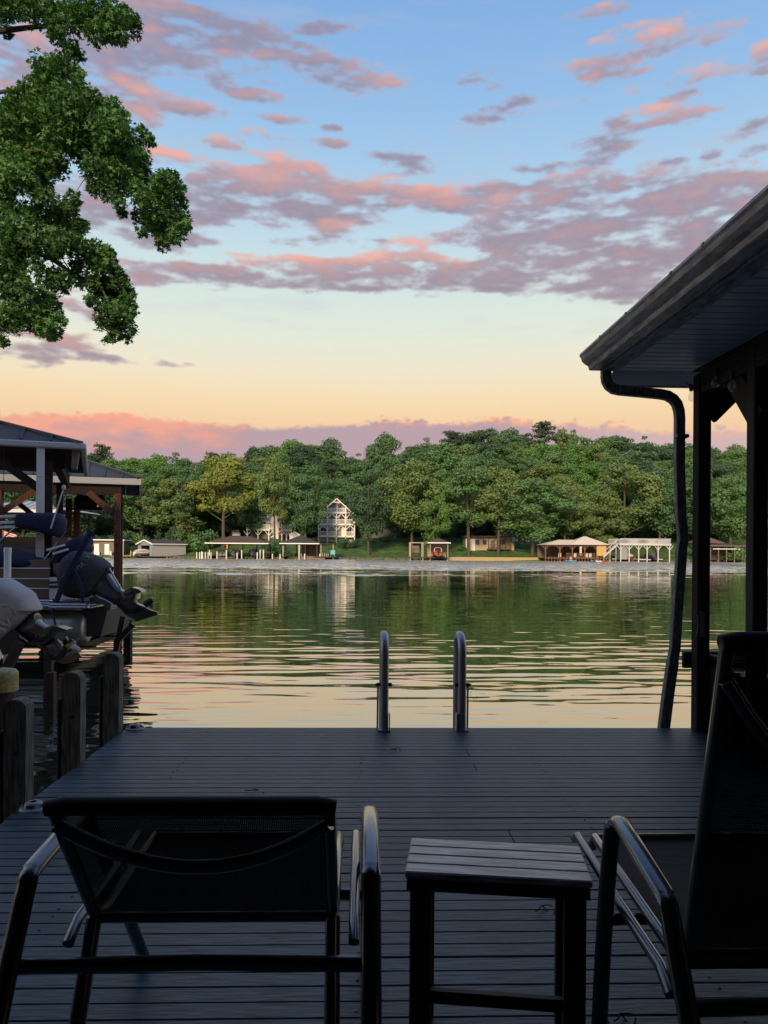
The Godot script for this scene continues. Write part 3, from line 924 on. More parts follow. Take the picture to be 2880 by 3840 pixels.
func make_ladder() -> void:
	var alu := mat("ladder_aluminium", 0.42, 0.44, 0.46, 0.42, {"metal": 0.6, "bump": noise_tex("wood_bump", 0.05, 4, 0.2, 0.8), "depth": 0.02, "scale": Vector3(3, 1, 3)})
	var o := thing("dock_ladder", "aluminium dock ladder with two hooped grab rails at the far deck edge", "ladder", Vector3(0.416, DECK, -5.13))
	for s in [-1, 1]:
		var x: float = 0.26 * s
		var t := Shape.new()
		var path := [Vector3(x, 0.004, 0), Vector3(x, 0.3, 0), Vector3(x, 0.51, 0)]
		for k in range(1, 10):
			var a := PI * k / 9.0
			path.append(Vector3(x, 0.51 + sin(a) * 0.115, -0.13 + cos(a) * 0.13))
		path.append_array([Vector3(x, 0.3, -0.262), Vector3(x, -0.4, -0.264), Vector3(x, -1.45, -0.264)])
		t.tube(path, 0.0265, 14, true, 1.08, Vector3.RIGHT)
		put("grab_rail", t, alu, o)
		var b := Shape.new()
		b.box(Vector3(x, 0.004, 0.0), Vector3(0.085, 0.008, 0.08))
		b.box(Vector3(x - 0.036 * s, 0.06, 0.0), Vector3(0.006, 0.11, 0.06))
		put("foot_bracket", b, alu, o)
		var q := Shape.new()
		q.lathe([Vector2(0.012, -0.05), Vector2(0.012, 0.05), Vector2(0.006, 0.055), Vector2(0.006, 0.062), Vector2(0, 0.062)], 8, Vector3(x, 0.305, 0), Basis(Vector3.FORWARD, PI / 2 * s))
		put("pivot_bolt", q, mat("dark_steel", 0.04, 0.04, 0.045, 0.4, {"metal": 0.6}), o)
		var l := Shape.new()
		l.tube([Vector3(x + 0.042 * s, 0.30, -0.02), Vector3(x + 0.044 * s, -0.1, -0.05)], 0.007, 8)
		put("stay_rod", l, alu, o)
	for k in 4:
		var st := Shape.new()
		st.box(Vector3(0, -0.22 - 0.28 * k, -0.264), Vector3(0.50, 0.03, 0.09), Basis(), 0.006)
		put("step", st, alu, o)
	var line := Shape.new()
	var pts := []
	for k in 22:
		var a := k * 0.42
		pts.append(Vector3(0.317 + 0.002 * k + 0.022 * cos(a) * (0.4 + k * 0.03), 0.26 - 0.003 * k + 0.022 * sin(a) * (0.4 + k * 0.03), 0.0))
	line.tube(pts, 0.0012, 5)
	var fl := put("fishing_line", line, mat("fishing_line", 0.08, 0.07, 0.05, 0.5))
	fl.position = o.position
	tag(fl, "thin curl of fishing line hanging from the right ladder rail", "fishing line")

# ---------------------------------------------------------------- the porch on the right
func make_porch() -> void:
	var o := thing("dock_porch", "dark timber dock porch with gutter, soffit and posts on the right", "porch", Vector3(0, DECK, 0))
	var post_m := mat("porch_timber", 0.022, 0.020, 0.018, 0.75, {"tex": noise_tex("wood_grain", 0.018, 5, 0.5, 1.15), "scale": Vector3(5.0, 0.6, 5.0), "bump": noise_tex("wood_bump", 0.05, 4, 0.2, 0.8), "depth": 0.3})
	var metal := mat("gutter_paint", 0.48, 0.475, 0.45, 0.45, {"tex": noise_tex("streaks", 0.02, 4, 0.45, 1.2), "scale": Vector3(2.5, 2.5, 0.5)})
	var trim := mat("fascia_paint", 0.50, 0.54, 0.55, 0.55, {"tex": noise_tex("streaks", 0.02, 4, 0.45, 1.2), "scale": Vector3(2, 2, 0.6)})
	var vinyl := mat("soffit_vinyl", 0.58, 0.66, 0.68, 0.45)
	var pale := mat("soffit_pale", 0.72, 0.74, 0.74, 0.5)
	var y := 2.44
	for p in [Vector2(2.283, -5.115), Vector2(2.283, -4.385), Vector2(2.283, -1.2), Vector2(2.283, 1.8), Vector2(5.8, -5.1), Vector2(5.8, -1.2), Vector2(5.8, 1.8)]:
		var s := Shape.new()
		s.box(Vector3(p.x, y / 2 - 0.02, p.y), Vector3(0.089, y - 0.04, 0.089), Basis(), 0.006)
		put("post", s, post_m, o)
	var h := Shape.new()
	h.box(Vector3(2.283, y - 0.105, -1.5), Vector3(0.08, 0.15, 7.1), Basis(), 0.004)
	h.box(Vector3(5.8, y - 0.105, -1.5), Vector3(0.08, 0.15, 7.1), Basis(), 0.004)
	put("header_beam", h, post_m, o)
	var h2 := Shape.new()
	h2.box(Vector3(4.05, y - 0.105, -5.115), Vector3(3.43, 0.15, 0.08), Basis(), 0.004)
	put("cross_beam", h2, post_m, o)
	for q in [[Vector3(2.315, 2.133, -5.115), Vector3(2.63, 2.448, -5.115), Vector3.UP], [Vector3(2.283, 1.96, -4.36), Vector3(2.283, 2.36, -4.74), Vector3.UP], [Vector3(5.8, 1.9, -5.115), Vector3(5.35, 2.35, -5.115), Vector3.UP]]:
		var s := Shape.new()
		s.beam(q[0], q[1], 0.042, 0.155, 0.004)
		put("knee_brace", s, post_m, o)
	# soffit planks with open joints, from fascia to beam and the porch ceiling behind
	var plank := Shape.new()
	plank.box(Vector3(1.985, 0, 0), Vector3(0.53, 0.012, 0.0935), Basis(), 0.004)
	var pm := plank.mesh()
	for k in 72:
		var q := put("soffit_plank", pm, vinyl, o)
		q.position = Vector3(0, y + 0.006, -5.165 + k * 0.1)
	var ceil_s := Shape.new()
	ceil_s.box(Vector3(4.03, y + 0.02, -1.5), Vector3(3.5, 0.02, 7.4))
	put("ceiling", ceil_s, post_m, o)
	for k in 34:   # the panels under the far eave
		var s := Shape.new()
		var x := 1.72 + 0.118 * k
		s.quad(Vector3(x, y + 0.002, -5.225), Vector3(x + 0.112, y + 0.002, -5.225), Vector3(x + 0.112, y - 0.055, -5.40), Vector3(x, y - 0.055, -5.40))
		s.quad(Vector3(x, y - 0.055, -5.40), Vector3(x + 0.112, y - 0.055, -5.40), Vector3(x + 0.112, y - 0.045, -5.41), Vector3(x, y - 0.045, -5.41))
		s.quad(Vector3(x, y + 0.018, -5.225), Vector3(x, y - 0.045, -5.41), Vector3(x + 0.112, y - 0.045, -5.41), Vector3(x + 0.112, y + 0.018, -5.225))
		put("eave_panel", s, pale, o)
	var eb := Shape.new()
	eb.box(Vector3(3.73, y - 0.058, -5.418), Vector3(4.02, 0.016, 0.02))
	eb.box(Vector3(2.0, y + 0.07, -5.219), Vector3(0.66, 0.14, 0.008))
	put("drip_edge", eb, trim, o)
	# fascia in three steps, with a butt joint
	var f := Shape.new()
	f.box(Vector3(1.655, y + 0.075, -1.35), Vector3(0.02, 0.15, 7.75))
	put("fascia", f, trim, o)
	for seg in [[-5.215, -3.93], [-3.925, 2.5]]:
		var t := Shape.new()
		t.prism([Vector2(1.666, 0.06), Vector2(1.666, 0.0), Vector2(1.73, -0.006), Vector2(1.735, 0.004), Vector2(1.70, 0.02), Vector2(1.69, 0.06)], seg[0], seg[1], Transform3D(Basis(), Vector3(0, y, 0)))
		put("fascia_trim", t, trim, o)
	# gutter: an ogee trough
	var g := Shape.new()
	var prof := [Vector2(1.494, 0.115), Vector2(1.490, 0.098), Vector2(1.500, 0.085), Vector2(1.508, 0.06), Vector2(1.528, 0.042), Vector2(1.550, 0.030), Vector2(1.558, 0.004), Vector2(1.566, 0.0), Vector2(1.638, 0.0), Vector2(1.643, 0.005), Vector2(1.643, 0.112), Vector2(1.640, 0.112), Vector2(1.640, 0.012), Vector2(1.562, 0.012), Vector2(1.553, 0.036), Vector2(1.532, 0.048), Vector2(1.513, 0.064), Vector2(1.503, 0.092), Vector2(1.510, 0.104), Vector2(1.500, 0.118)]
	g.prism(prof, -5.255, 2.5, Transform3D(Basis(), Vector3(0, y + 0.012, 0)))
	var gut := put("gutter", g, metal, o)
	var cap := Shape.new()
	cap.prism(prof.slice(0, 11), -5.268, -5.255, Transform3D(Basis(), Vector3(0, y + 0.012, 0)))
	put("end_cap", cap, metal, gut)
	var r := RandomNumberGenerator.new()
	r.seed = 4
	for z in [-4.9, -4.3, -3.75, -3.3, -2.6, -2.0, -1.4]:
		var c := Shape.new()
		c.box(Vector3(1.495, y + 0.121, z + r.randf_range(-0.1, 0.1)), Vector3(0.014, 0.012, 0.022))
		put("gutter_hanger", c, metal, gut)
	# roof deck and shingle edge
	var rf := Shape.new()
	rf.quad(Vector3(1.57, y + 0.125, 2.5), Vector3(4.05, y + 1.05, 2.5), Vector3(4.05, y + 1.05, -4.0), Vector3(1.57, y + 0.125, -5.25))
	rf.quad(Vector3(4.05, y + 1.05, 2.5), Vector3(6.6, y + 0.14, 2.5), Vector3(6.6, y + 0.14, -5.3), Vector3(4.05, y + 1.05, -4.0))
	rf.tri(Vector3(1.57, y + 0.125, -5.25), Vector3(4.05, y + 1.05, -4.0), Vector3(6.6, y + 0.14, -5.3))
	rf.quad(Vector3(1.6, y + 0.12, -5.45), Vector3(6.6, y + 0.12, -5.45), Vector3(6.6, y + 0.14, -5.3), Vector3(1.6, y + 0.14, -5.3))
	put("roof", rf, mat("dark_shingle", 0.05, 0.046, 0.042, 0.9, {"tex": noise_tex("streaks", 0.02, 4, 0.45, 1.2), "scale": Vector3(3, 3, 3)}), o)
	# downspout
	var ds := thing("downspout", "dark bent downspout leaning beside the far porch post", "downspout", Vector3(0, 0, 0))
	var spout := mat("downspout_paint", 0.24, 0.26, 0.265, 0.5, {"tex": noise_tex("streaks", 0.02, 4, 0.45, 1.2), "scale": Vector3(4, 1.0, 4)})
	var pts := [Vector2(1.670, 3.200), Vector2(1.670, 3.110), Vector2(1.675, 3.075), Vector2(1.693, 3.045), Vector2(1.722, 3.024), Vector2(1.763, 3.015), Vector2(1.906, 3.004), Vector2(2.049, 2.992), Vector2(2.10, 2.982), Vector2(2.140, 2.958), Vector2(2.166, 2.925), Vector2(2.180, 2.880), Vector2(2.185, 2.83), Vector2(2.185, 2.516), Vector2(2.200, 2.135), Vector2(2.214, 2.02), Vector2(2.213, 1.976), Vector2(2.205, 1.93), Vector2(2.198, 1.785), Vector2(2.178, 1.499), Vector2(2.164, 1.244), Vector2(2.143, 1.117)]
	var path := []
	for p in pts: path.append(Vector3(p.x, p.y, -5.250))
	var d1 := Shape.new()
	d1.duct(path, 0.066, 0.055)
	put("upper_pipe", d1, spout, ds)
	var d2 := Shape.new()
	d2.duct([Vector3(2.150, 1.150, -5.250), Vector3(2.137, 1.06, -5.250), Vector3(2.119, 0.926, -5.250), Vector3(2.092, 0.70, -5.250), Vector3(2.088, 0.66, -5.250)], 0.072, 0.060)
	put("lower_pipe", d2, spout, ds)
	var sb := Shape.new()
	sb.box(Vector3(2.19, 2.70, -5.225), Vector3(0.085, 0.025, 0.06), Basis(), 0.004)
	put("strap", sb, spout, ds)
	# plate on the far post
	var pl := thing("metal_plate", "bone-shaped galvanised plate screwed to the far porch post", "plate", Vector3(2.262, 1.423, -5.066))
	var bone := []
	for k in 24:
		var t := k / 24.0 * TAU
		var yy := sin(t)
		var ww := 0.021 + 0.018 * pow(absf(yy), 2.2)
		bone.append(Vector2(signf(cos(t)) * ww * minf(1.0, absf(cos(t)) * 3.5), yy * 0.087))
	var bs := Shape.new()
	bs.prism(bone, 0.0, 0.005)
	put("plate", bs, mat("galvanised", 0.20, 0.205, 0.21, 0.5, {"metal": 0.4}), pl)
	for p in [Vector2(-0.022, 0.068), Vector2(0.022, 0.07), Vector2(-0.022, -0.068), Vector2(0.024, -0.066)]:
		var sc := Shape.new()
		sc.lathe([Vector2(0.007, 0), Vector2(0.006, 0.004), Vector2(0, 0.005)], 8, Vector3(p.x, p.y, 0.005), Basis(Vector3.RIGHT, PI / 2))
		put("screw", sc, M["dark_steel"], pl)
	# bench behind the post
	var be := thing("dock_bench", "dark wooden bench built beside the far porch post", "bench", Vector3(2.34, DECK, -4.96))
	var rl := Shape.new()
	rl.box(Vector3(0.5, 0.47, -0.22), Vector3(1.30, 0.11, 0.036), Basis(), 0.004)
	put("rail", rl, post_m, be)
	for k in 3:
		var sl := Shape.new()
		sl.beam(Vector3(0.0, 0.50 - 0.002 * k, -0.12 + 0.13 * k), Vector3(1.1, 0.44, -0.12 + 0.13 * k), 0.12, 0.03, 0.004)
		put("seat_board", sl, post_m, be)
	for x in [0.02, 1.0]:
		var sd := Shape.new()
		sd.box(Vector3(x, 0.22, 0.01), Vector3(0.04, 0.44, 0.38))
		put("side_panel", sd, post_m, be)
	var fr := Shape.new()
	fr.box(Vector3(0.5, 0.21, 0.19), Vector3(1.0, 0.42, 0.03))
	put("front_panel", fr, post_m, be)

func bulb(parent: Node3D, at: Vector3, turn := 0.0) -> void:
	var b := Basis(Vector3.BACK, turn)
	var s := Shape.new()
	s.lathe([Vector2(0.010, 0.0), Vector2(0.013, -0.008), Vector2(0.014, -0.040), Vector2(0.012, -0.048)], 10, at, b)
	var so := put("socket", s, mat("black_plastic", 0.012, 0.012, 0.013, 0.45), parent)
	var g := Shape.new()
	g.lathe([Vector2(0.010, -0.046), Vector2(0.013, -0.058), Vector2(0.024, -0.080), Vector2(0.026, -0.094), Vector2(0.020, -0.110), Vector2(0.010, -0.118), Vector2(0.0, -0.120)], 14, at, b)
	put("bulb", g, mat("bulb_glass", 0.9, 0.9, 0.88, 0.03, {"alpha": 0.10}), so)

func make_string_lights() -> void:
	var o := thing("string_lights", "string of clear unlit bulbs draped along the porch beam", "string lights", Vector3(0, 0, 0))
	var hooks := [Vector3(2.19, 3.06, -5.16), Vector3(2.235, 3.03, -4.98), Vector3(2.235, 3.05, -4.72), Vector3(2.235, 3.045, -4.42), Vector3(2.235, 3.05, -4.05), Vector3(2.235, 3.03, -3.5), Vector3(2.235, 3.05, -2.9)]
	var path := []
	for k in hooks.size() - 1:
		for i in 6:
			var t := i / 6.0
			path.append(hooks[k].lerp(hooks[k + 1], t) - Vector3(0, 0.05 * 4 * t * (1 - t), 0))
	path.append(hooks[-1])
	var w := Shape.new()
	w.tube(path, 0.0035, 6)
	put("wire", w, mat("black_plastic", 0.012, 0.012, 0.013, 0.45), o)
	bulb(o, Vector3(2.222, 3.045, -5.16), 0.12)
	bulb(o, Vector3(2.235, 3.065, -4.80), -0.1)
	bulb(o, Vector3(2.235, 3.0, -4.60), 0.0)
	bulb(o, Vector3(2.235, 3.0, -4.02), 0.05)
	bulb(o, Vector3(2.235, 2.99, -3.78), 0.05)
	bulb(o, Vector3(2.235, 3.0, -3.2), 0.05)

# ---------------------------------------------------------------- unseen roof and walls added behind the camera to darken the near deck
func make_added_shelter() -> void:
	var o := thing("added_shelter", "unseen timber roof and walls added to shade the near end of the deck", "shelter", Vector3(0, DECK, 0))
	var m: Material = M["porch_timber"]
	var s := Shape.new()
	s.box(Vector3(-1.1, 2.44, 1.6), Vector3(5.1, 0.12, 6.2))
	put("roof", s, m, o)
	var w := Shape.new()
	w.box(Vector3(-1.1, 1.15, 4.6), Vector3(5.1, 2.42, 0.1))
	put("back_wall", w, m, o)
	for x in [-3.55, 1.38]:
		var p := Shape.new()
		p.box(Vector3(x, 0.73, -1.2 if x < 0 else 0.9), Vector3(0.1, 3.26, 0.1))
		put("post", p, m, o)
	var f := Shape.new()
	f.box(Vector3(-2.6, -0.06, 1.2), Vector3(2.0, 0.1, 6.6))
	put("side_walk", f, M["dock_timber"], o)
	var p2 := Shape.new()
	p2.box(Vector3(-3.6, 1.1, 1.7), Vector3(0.08, 2.5, 5.7))
	put("side_wall", p2, m, o)  # unseen wall, added to cut the side light on the near deck
	var p3 := Shape.new()
	p3.box(Vector3(6.3, 1.1, -1.0), Vector3(0.08, 2.5, 7.0))
	p3.box(Vector3(3.9, 1.1, 4.6), Vector3(4.9, 2.5, 0.08))
	p3.box(Vector3(3.9, 2.45, 3.6), Vector3(4.9, 0.08, 2.0))
	put("added_porch_wall", p3, m, o)  # unseen walls added to close off light from under the porch

# ---------------------------------------------------------------- chairs and table
func sling(a: Array, x0: float, x1: float, pitch: float, parent: Node, called: String, m: Material, sag := 0.0) -> void:
	# woven mesh stretched between two rails: a is the line of the sling seen from the side (y, z)
	var s := Shape.new()
	var cols := int((x1 - x0) / pitch)
	var at := func(t: float, u: float) -> Vector3:
		var k := t * (a.size() - 1)
		var i := mini(int(k), a.size() - 2)
		var p: Vector2 = a[i].lerp(a[i + 1], k - i)
		var drop := sag * 4.0 * u * (1.0 - u) * sin(PI * t)
		return Vector3(lerpf(x0, x1, u), p.x - drop * 0.5, p.y + drop * 0.7)
	var steps := 10
	for j in cols:
		var u0 := (j + 0.08) / cols; var u1 := (j + 0.86) / cols
		for i in steps:
			s.quad(at.call(i / float(steps), u0), at.call(i / float(steps), u1), at.call((i + 1) / float(steps), u1), at.call((i + 1) / float(steps), u0))
	var length := 0.0
	for i in a.size() - 1: length += a[i].distance_to(a[i + 1])
	var rows := int(length / pitch)
	for i in rows:
		var t0 := (i + 0.08) / rows; var t1 := (i + 0.80) / rows
		var lift := Vector3(0, 0.0006, 0.0006)
		for j in 6:
			s.quad(at.call(t0, j / 6.0) + lift, at.call(t0, (j + 1) / 6.0) + lift, at.call(t1, (j + 1) / 6.0) + lift, at.call(t1, j / 6.0) + lift)
	put(called, s, m, parent)

func sling_chair(o: Node3D, q: Dictionary) -> void:
	var metal := mat("chair_metal", 0.10, 0.105, 0.11, 0.24, {"metal": 0.6, "coat": 1.0, "coat_rough": 0.14, "bump": noise_tex("wood_bump", 0.05, 4, 0.2, 0.8), "depth": 0.015, "scale": Vector3(12, 12, 12)})
	var cloth := mat("sling_mesh", 0.012, 0.012, 0.014, 0.75, {"rim": 0.2})
	var sf: Vector2 = q.seat_front; var sr: Vector2 = q.seat_rear; var bt: Vector2 = q.back_top   # (y, z)
	var bend := []
	for k in 7:
		var t := k / 6.0
		var p := sr + (sf - sr).normalized() * 0.06; var e := sr + (bt - sr).normalized() * 0.06
		bend.append(p.lerp(sr, t).lerp(sr.lerp(e, t), t))
	var side := [sf + Vector2(-0.035, -0.03), sf, sf.lerp(sr, 0.5)] + bend + [sr.lerp(bt, 0.5), bt]
	for x in [q.x0, q.x1]:
		var r := Shape.new()
		var path := []
		for p in side: path.append(Vector3(x, p.x, p.y))
		r.tube(path, 0.0125, 10)
		put("side_rail", r, metal, o)
	# arm loops
	var ar: Vector2 = q.arm_rear; var af: Vector2 = q.arm_front
	for x in [q.arm0, q.arm1]:
		var path := []
		var key := [Vector2(0.0, q.foot_rear), Vector2(ar.x * 0.55, lerpf(q.foot_rear, ar.y + 0.10, 0.62)), Vector2(ar.x - 0.07, ar.y + 0.055), Vector2(ar.x - 0.018, ar.y + 0.022), ar, ar.lerp(af, 0.5), af, Vector2(af.x - 0.012, af.y - 0.035), Vector2(af.x - 0.055, af.y - 0.065), Vector2(af.x * 0.5, lerpf(af.y - 0.08, q.foot_front, 0.45)), Vector2(0.0, q.foot_front)]
		for i in key.size() - 1:
			for k in 4:
				path.append(catmull(key, i, k / 4.0, x))
		path.append(Vector3(x, key[-1].x, key[-1].y))
		var s := Shape.new()
		s.tube(path, 0.0125, 14, true, 1.5, Vector3.RIGHT)
		put("arm_frame", s, metal, o)
		for e in [key[0], key[-1]]:
			var ft := Shape.new()
			ft.lathe([Vector2(0.017, 0.0), Vector2(0.018, 0.012), Vector2(0.012, 0.02)], 10, Vector3(x, 0.001, e.y))
			put("foot_cap", ft, M["black_plastic"], o)
		var pad := Shape.new()
		var mid := ar.lerp(af, 0.5)
		pad.tube([Vector3(x, ar.x - 0.006, ar.y + 0.018), Vector3(x, ar.x + 0.0085, ar.y), Vector3(x, mid.x + 0.009, mid.y), Vector3(x, af.x + 0.0085, af.y), Vector3(x, af.x - 0.008, af.y - 0.028)], [0.004, 0.0075, 0.0075, 0.0075, 0.004], 12, true, 2.3, Vector3.RIGHT)
		put("arm_rest", pad, metal, o)
	# seat side rails outside the sling
	for e in [[q.arm0, q.x0], [q.arm1, q.x1]]:
		var x := lerpf(e[0], e[1], 0.42)
		var s := Shape.new()
		s.tube([Vector3(x, sf.x - 0.012, sf.y - 0.03), Vector3(x, sf.x + 0.004, sf.y), Vector3(x, sf.lerp(sr, 0.5).x, sf.lerp(sr, 0.5).y), Vector3(x, sr.x + 0.005, sr.y), Vector3(x, sr.x - 0.02, sr.y + 0.05)], 0.012, 10)
		put("seat_rail", s, metal, o)
	# cross bars
	for b in [[sr.x + 0.035, ar.y + 0.085, 0.012], [sf.x - 0.05, af.y - 0.09, 0.011]]:
		var s := Shape.new()
		s.tube([Vector3(q.arm0, b[0], b[1]), Vector3(lerpf(q.arm0, q.arm1, 0.5), b[0], b[1] - 0.01), Vector3(q.arm1, b[0], b[1])], b[2], 10, true, 1.2)
		put("cross_bar", s, metal, o)
	for b in [sf, sr + (bt - sr) * 0.05]:
		var s := Shape.new()
		s.tube([Vector3(q.x0, b.x, b.y), Vector3(q.x1, b.x, b.y)], 0.011, 8)
		put("sling_bar", s, metal, o)
	var top := Shape.new()
	top.tube([Vector3(q.x0 - 0.012, bt.x, bt.y), Vector3(q.x0 + 0.02, bt.x + 0.004, bt.y), Vector3(q.x1 - 0.02, bt.x + 0.004, bt.y), Vector3(q.x1 + 0.012, bt.x, bt.y)], [0.014, 0.017, 0.017, 0.014], 12)
	put("top_bar", top, cloth, o)
	var bow := Shape.new()
	var bp := []
	for k in 13:
		var u := k / 12.0
		var t := 0.90 - 0.30 * 4.0 * u * (1.0 - u)
		var p := sr.lerp(bt, t)
		bp.append(Vector3(lerpf(q.x0, q.x1, u), p.x, p.y + 0.012 + 0.03 * 4 * u * (1 - u)))
	bow.tube(bp, 0.0135, 8)
	put("back_brace", bow, metal, o)
	sling([sr, sr.lerp(bt, 0.33) + Vector2(-0.006, -0.012), sr.lerp(bt, 0.66) + Vector2(-0.004, -0.01), bt], q.x0, q.x1, 0.0034, o, "back_sling", cloth, 0.012)
	sling([sf, sf.lerp(sr, 0.3), sf.lerp(sr, 0.7), sr], q.x0, q.x1, 0.0034, o, "seat_sling", cloth, 0.02)

func catmull(key: Array, i: int, t: float, x: float) -> Vector3:
	var a: Vector2 = key[maxi(i - 1, 0)]; var b: Vector2 = key[i]; var c: Vector2 = key[i + 1]; var d: Vector2 = key[mini(i + 2, key.size() - 1)]
	var p := b.cubic_interpolate(c, a, d, t)
	return Vector3(x, p.x, p.y)

func make_furniture() -> void:
	var a := thing("sling_chair", "low-backed dark mesh patio chair at the left, seen from behind", "chair", Vector3(0, DECK, 0), 0.0, "mesh patio chairs")
	sling_chair(a, {"x0": -0.545, "x1": -0.055, "arm0": -0.618, "arm1": 0.022, "seat_front": Vector2(0.44, -2.05), "seat_rear": Vector2(0.42, -1.62), "back_top": Vector2(0.738, -1.38), "arm_rear": Vector2(0.590, -1.47), "arm_front": Vector2(0.612, -1.72), "foot_rear": -1.20, "foot_front": -2.25})
	for p in [[-0.545, -0.575], [-0.055, -0.05]]:
		var s := Shape.new()
		s.tube([Vector3(p[0], 0.44, -1.60), Vector3((p[0] + p[1]) / 2, 0.22, -1.53), Vector3(p[1], 0.0, -1.46)], [0.016, 0.017, 0.017], 10)
		put("rear_leg", s, M["chair_metal"], a)
	var b := thing("sling_chair", "high-backed dark mesh patio chair at the right edge, back towards the camera", "chair", Vector3(0, DECK, 0), 0.0, "mesh patio chairs")
	sling_chair(b, {"x0": 0.627, "x1": 1.105, "arm0": 0.545, "arm1": 1.15, "seat_front": Vector2(0.44, -2.03), "seat_rear": Vector2(0.40, -1.46), "back_top": Vector2(1.045, -1.30), "arm_rear": Vector2(0.585, -1.36), "arm_front": Vector2(0.632, -1.59), "foot_rear": -1.10, "foot_front": -1.74})
	# side table
	var t := thing("side_table", "small slatted side table between the two chairs", "table", Vector3(0.333, DECK, -1.872), deg_to_rad(-8.0))
	var slat_m := mat("table_slat", 0.58, 0.54, 0.56, 0.36, {"spec": 0.6, "coat": 0.4, "coat_rough": 0.3, "tex": noise_tex("wood_grain", 0.018, 5, 0.5, 1.15), "scale": Vector3(0.6, 4, 5.0), "bump": noise_tex("wood_bump", 0.05, 4, 0.2, 0.8), "depth": 0.12})
	var dark := mat("table_frame", 0.022, 0.019, 0.018, 0.6)
	for k in 4:
		var s := Shape.new()
		s.box(Vector3(0, 0.441, -0.081 + 0.054 * k), Vector3(0.43, 0.018, 0.0505), Basis(), 0.003)
		put("slat", s, slat_m, t)
	for z in [-0.10, 0.10]:
		var s := Shape.new()
		s.box(Vector3(0, 0.418, z), Vector3(0.42, 0.024, 0.016))
		put("apron", s, dark, t)
		if z > 0.0:
			var l := Shape.new()
			l.box(Vector3(0, 0.152, z * 0.85), Vector3(0.35, 0.030, 0.022), Basis(), 0.003)
			put("stretcher", l, dark, t)
		for x in [-0.178, 0.178]:
			var g := Shape.new()
			g.box(Vector3(x, 0.208, z * 0.85), Vector3(0.05, 0.412, 0.03), Basis(), 0.004)
			put("leg", g, dark, t)

func make_litter() -> void:
	var twig := mat("twig", 0.022, 0.017, 0.012, 0.9)
	var r := RandomNumberGenerator.new()
	r.seed = 31
	var spots := [[-0.52, -3.82, "curled black twig lying on the deck beyond the left chair", 0.05], [0.21, -4.6, "tiny twig on the deck before the ladder", 0.03], [0.62, -2.55, "short twig on the deck behind the side table", 0.035], [0.68, -1.95, "bent twig on the deck beside the right chair leg", 0.03]]
	for p in spots:
		var s := Shape.new()
		var path := []
		for k in 9:
			path.append(Vector3(p[3] * (k / 4.0 - 1.0), 0.006 + 0.010 * sin(k * 0.8), p[3] * 0.5 * sin(k * 1.1 + p[0])))
		s.tube(path, 0.0022, 5)
		s.tube([path[3], path[3] + Vector3(0.02, 0.012, 0.02), path[3] + Vector3(0.035, 0.002, 0.012)], 0.0018, 5)
		var o := put("twig", s, twig)
		o.position = Vector3(p[0], DECK, p[1])
		tag(o, p[2], "twig", "twigs on the deck")
	var lm := mat("dead_leaf", 0.10, 0.075, 0.035, 0.8)
	for p in [[-0.045, -1.735, "dry fallen leaf on the deck under the left chair arm", 0.6], [0.93, -3.1, "dry fallen leaf on the open deck", 2.0]]:
		var s := Shape.new()
		var pts := []
		for k in 10:
			var a := TAU * k / 10.0
			var rr := 0.030 if k % 2 == 0 else 0.013
			pts.append(Vector3(cos(a) * rr, 0.004 + 0.006 * absf(sin(a * 1.5)), sin(a) * rr))
		for k in 10:
			s.tri(Vector3(0, 0.003, 0), pts[(k + 1) % 10], pts[k])
		s.tube([Vector3(0, 0.004, 0), Vector3(0.03, 0.006, 0.02), Vector3(0.045, 0.003, 0.035)], 0.0012, 4)
		var o := put("fallen_leaf", s, lm)
		o.position = Vector3(p[0], DECK, p[1])
		o.rotation.y = p[3]
		tag(o, p[2], "leaf", "fallen leaves on the deck")

# ---------------------------------------------------------------- boats and boathouses on the left
func puff(s: Shape, outline: Array, half: float, power := 0.45, rounds := 6, lift := Vector2()) -> void:
	# a rounded body with the given side outline (x, y), half as thick as 2 * half along z
	var c := Vector2()
	for p in outline: c += p
	c = c / outline.size() + lift
	var dense := []
	for i in outline.size():
		var a: Vector2 = outline[(i + outline.size() - 1) % outline.size()]; var b: Vector2 = outline[i]
		var d: Vector2 = outline[(i + 1) % outline.size()]; var e: Vector2 = outline[(i + 2) % outline.size()]
		for k in 3:
			dense.append(b.cubic_interpolate(d, a, e, k / 3.0).lerp(b.lerp(d, k / 3.0), 0.45))
	var rings := []
	for k in range(-rounds, rounds + 1):
		var a := deg_to_rad(86.0) * k / rounds
		var sc := pow(cos(a), power)
		var ring := PackedVector3Array()
		for p in dense:
			var q: Vector2 = c + (p - c) * sc
			ring.append(Vector3(q.x, q.y, half * sin(a)))
		rings.append(ring)
	s.loft(rings)

func at_zoom(pts: Array, ox: float, oy: float, m: float) -> Array:
	# outline points measured in small units from a corner, turned into metres
	var out := []
	for p in pts: out.append(Vector2(ox + p[0] * m, oy - p[1] * m))
	return out

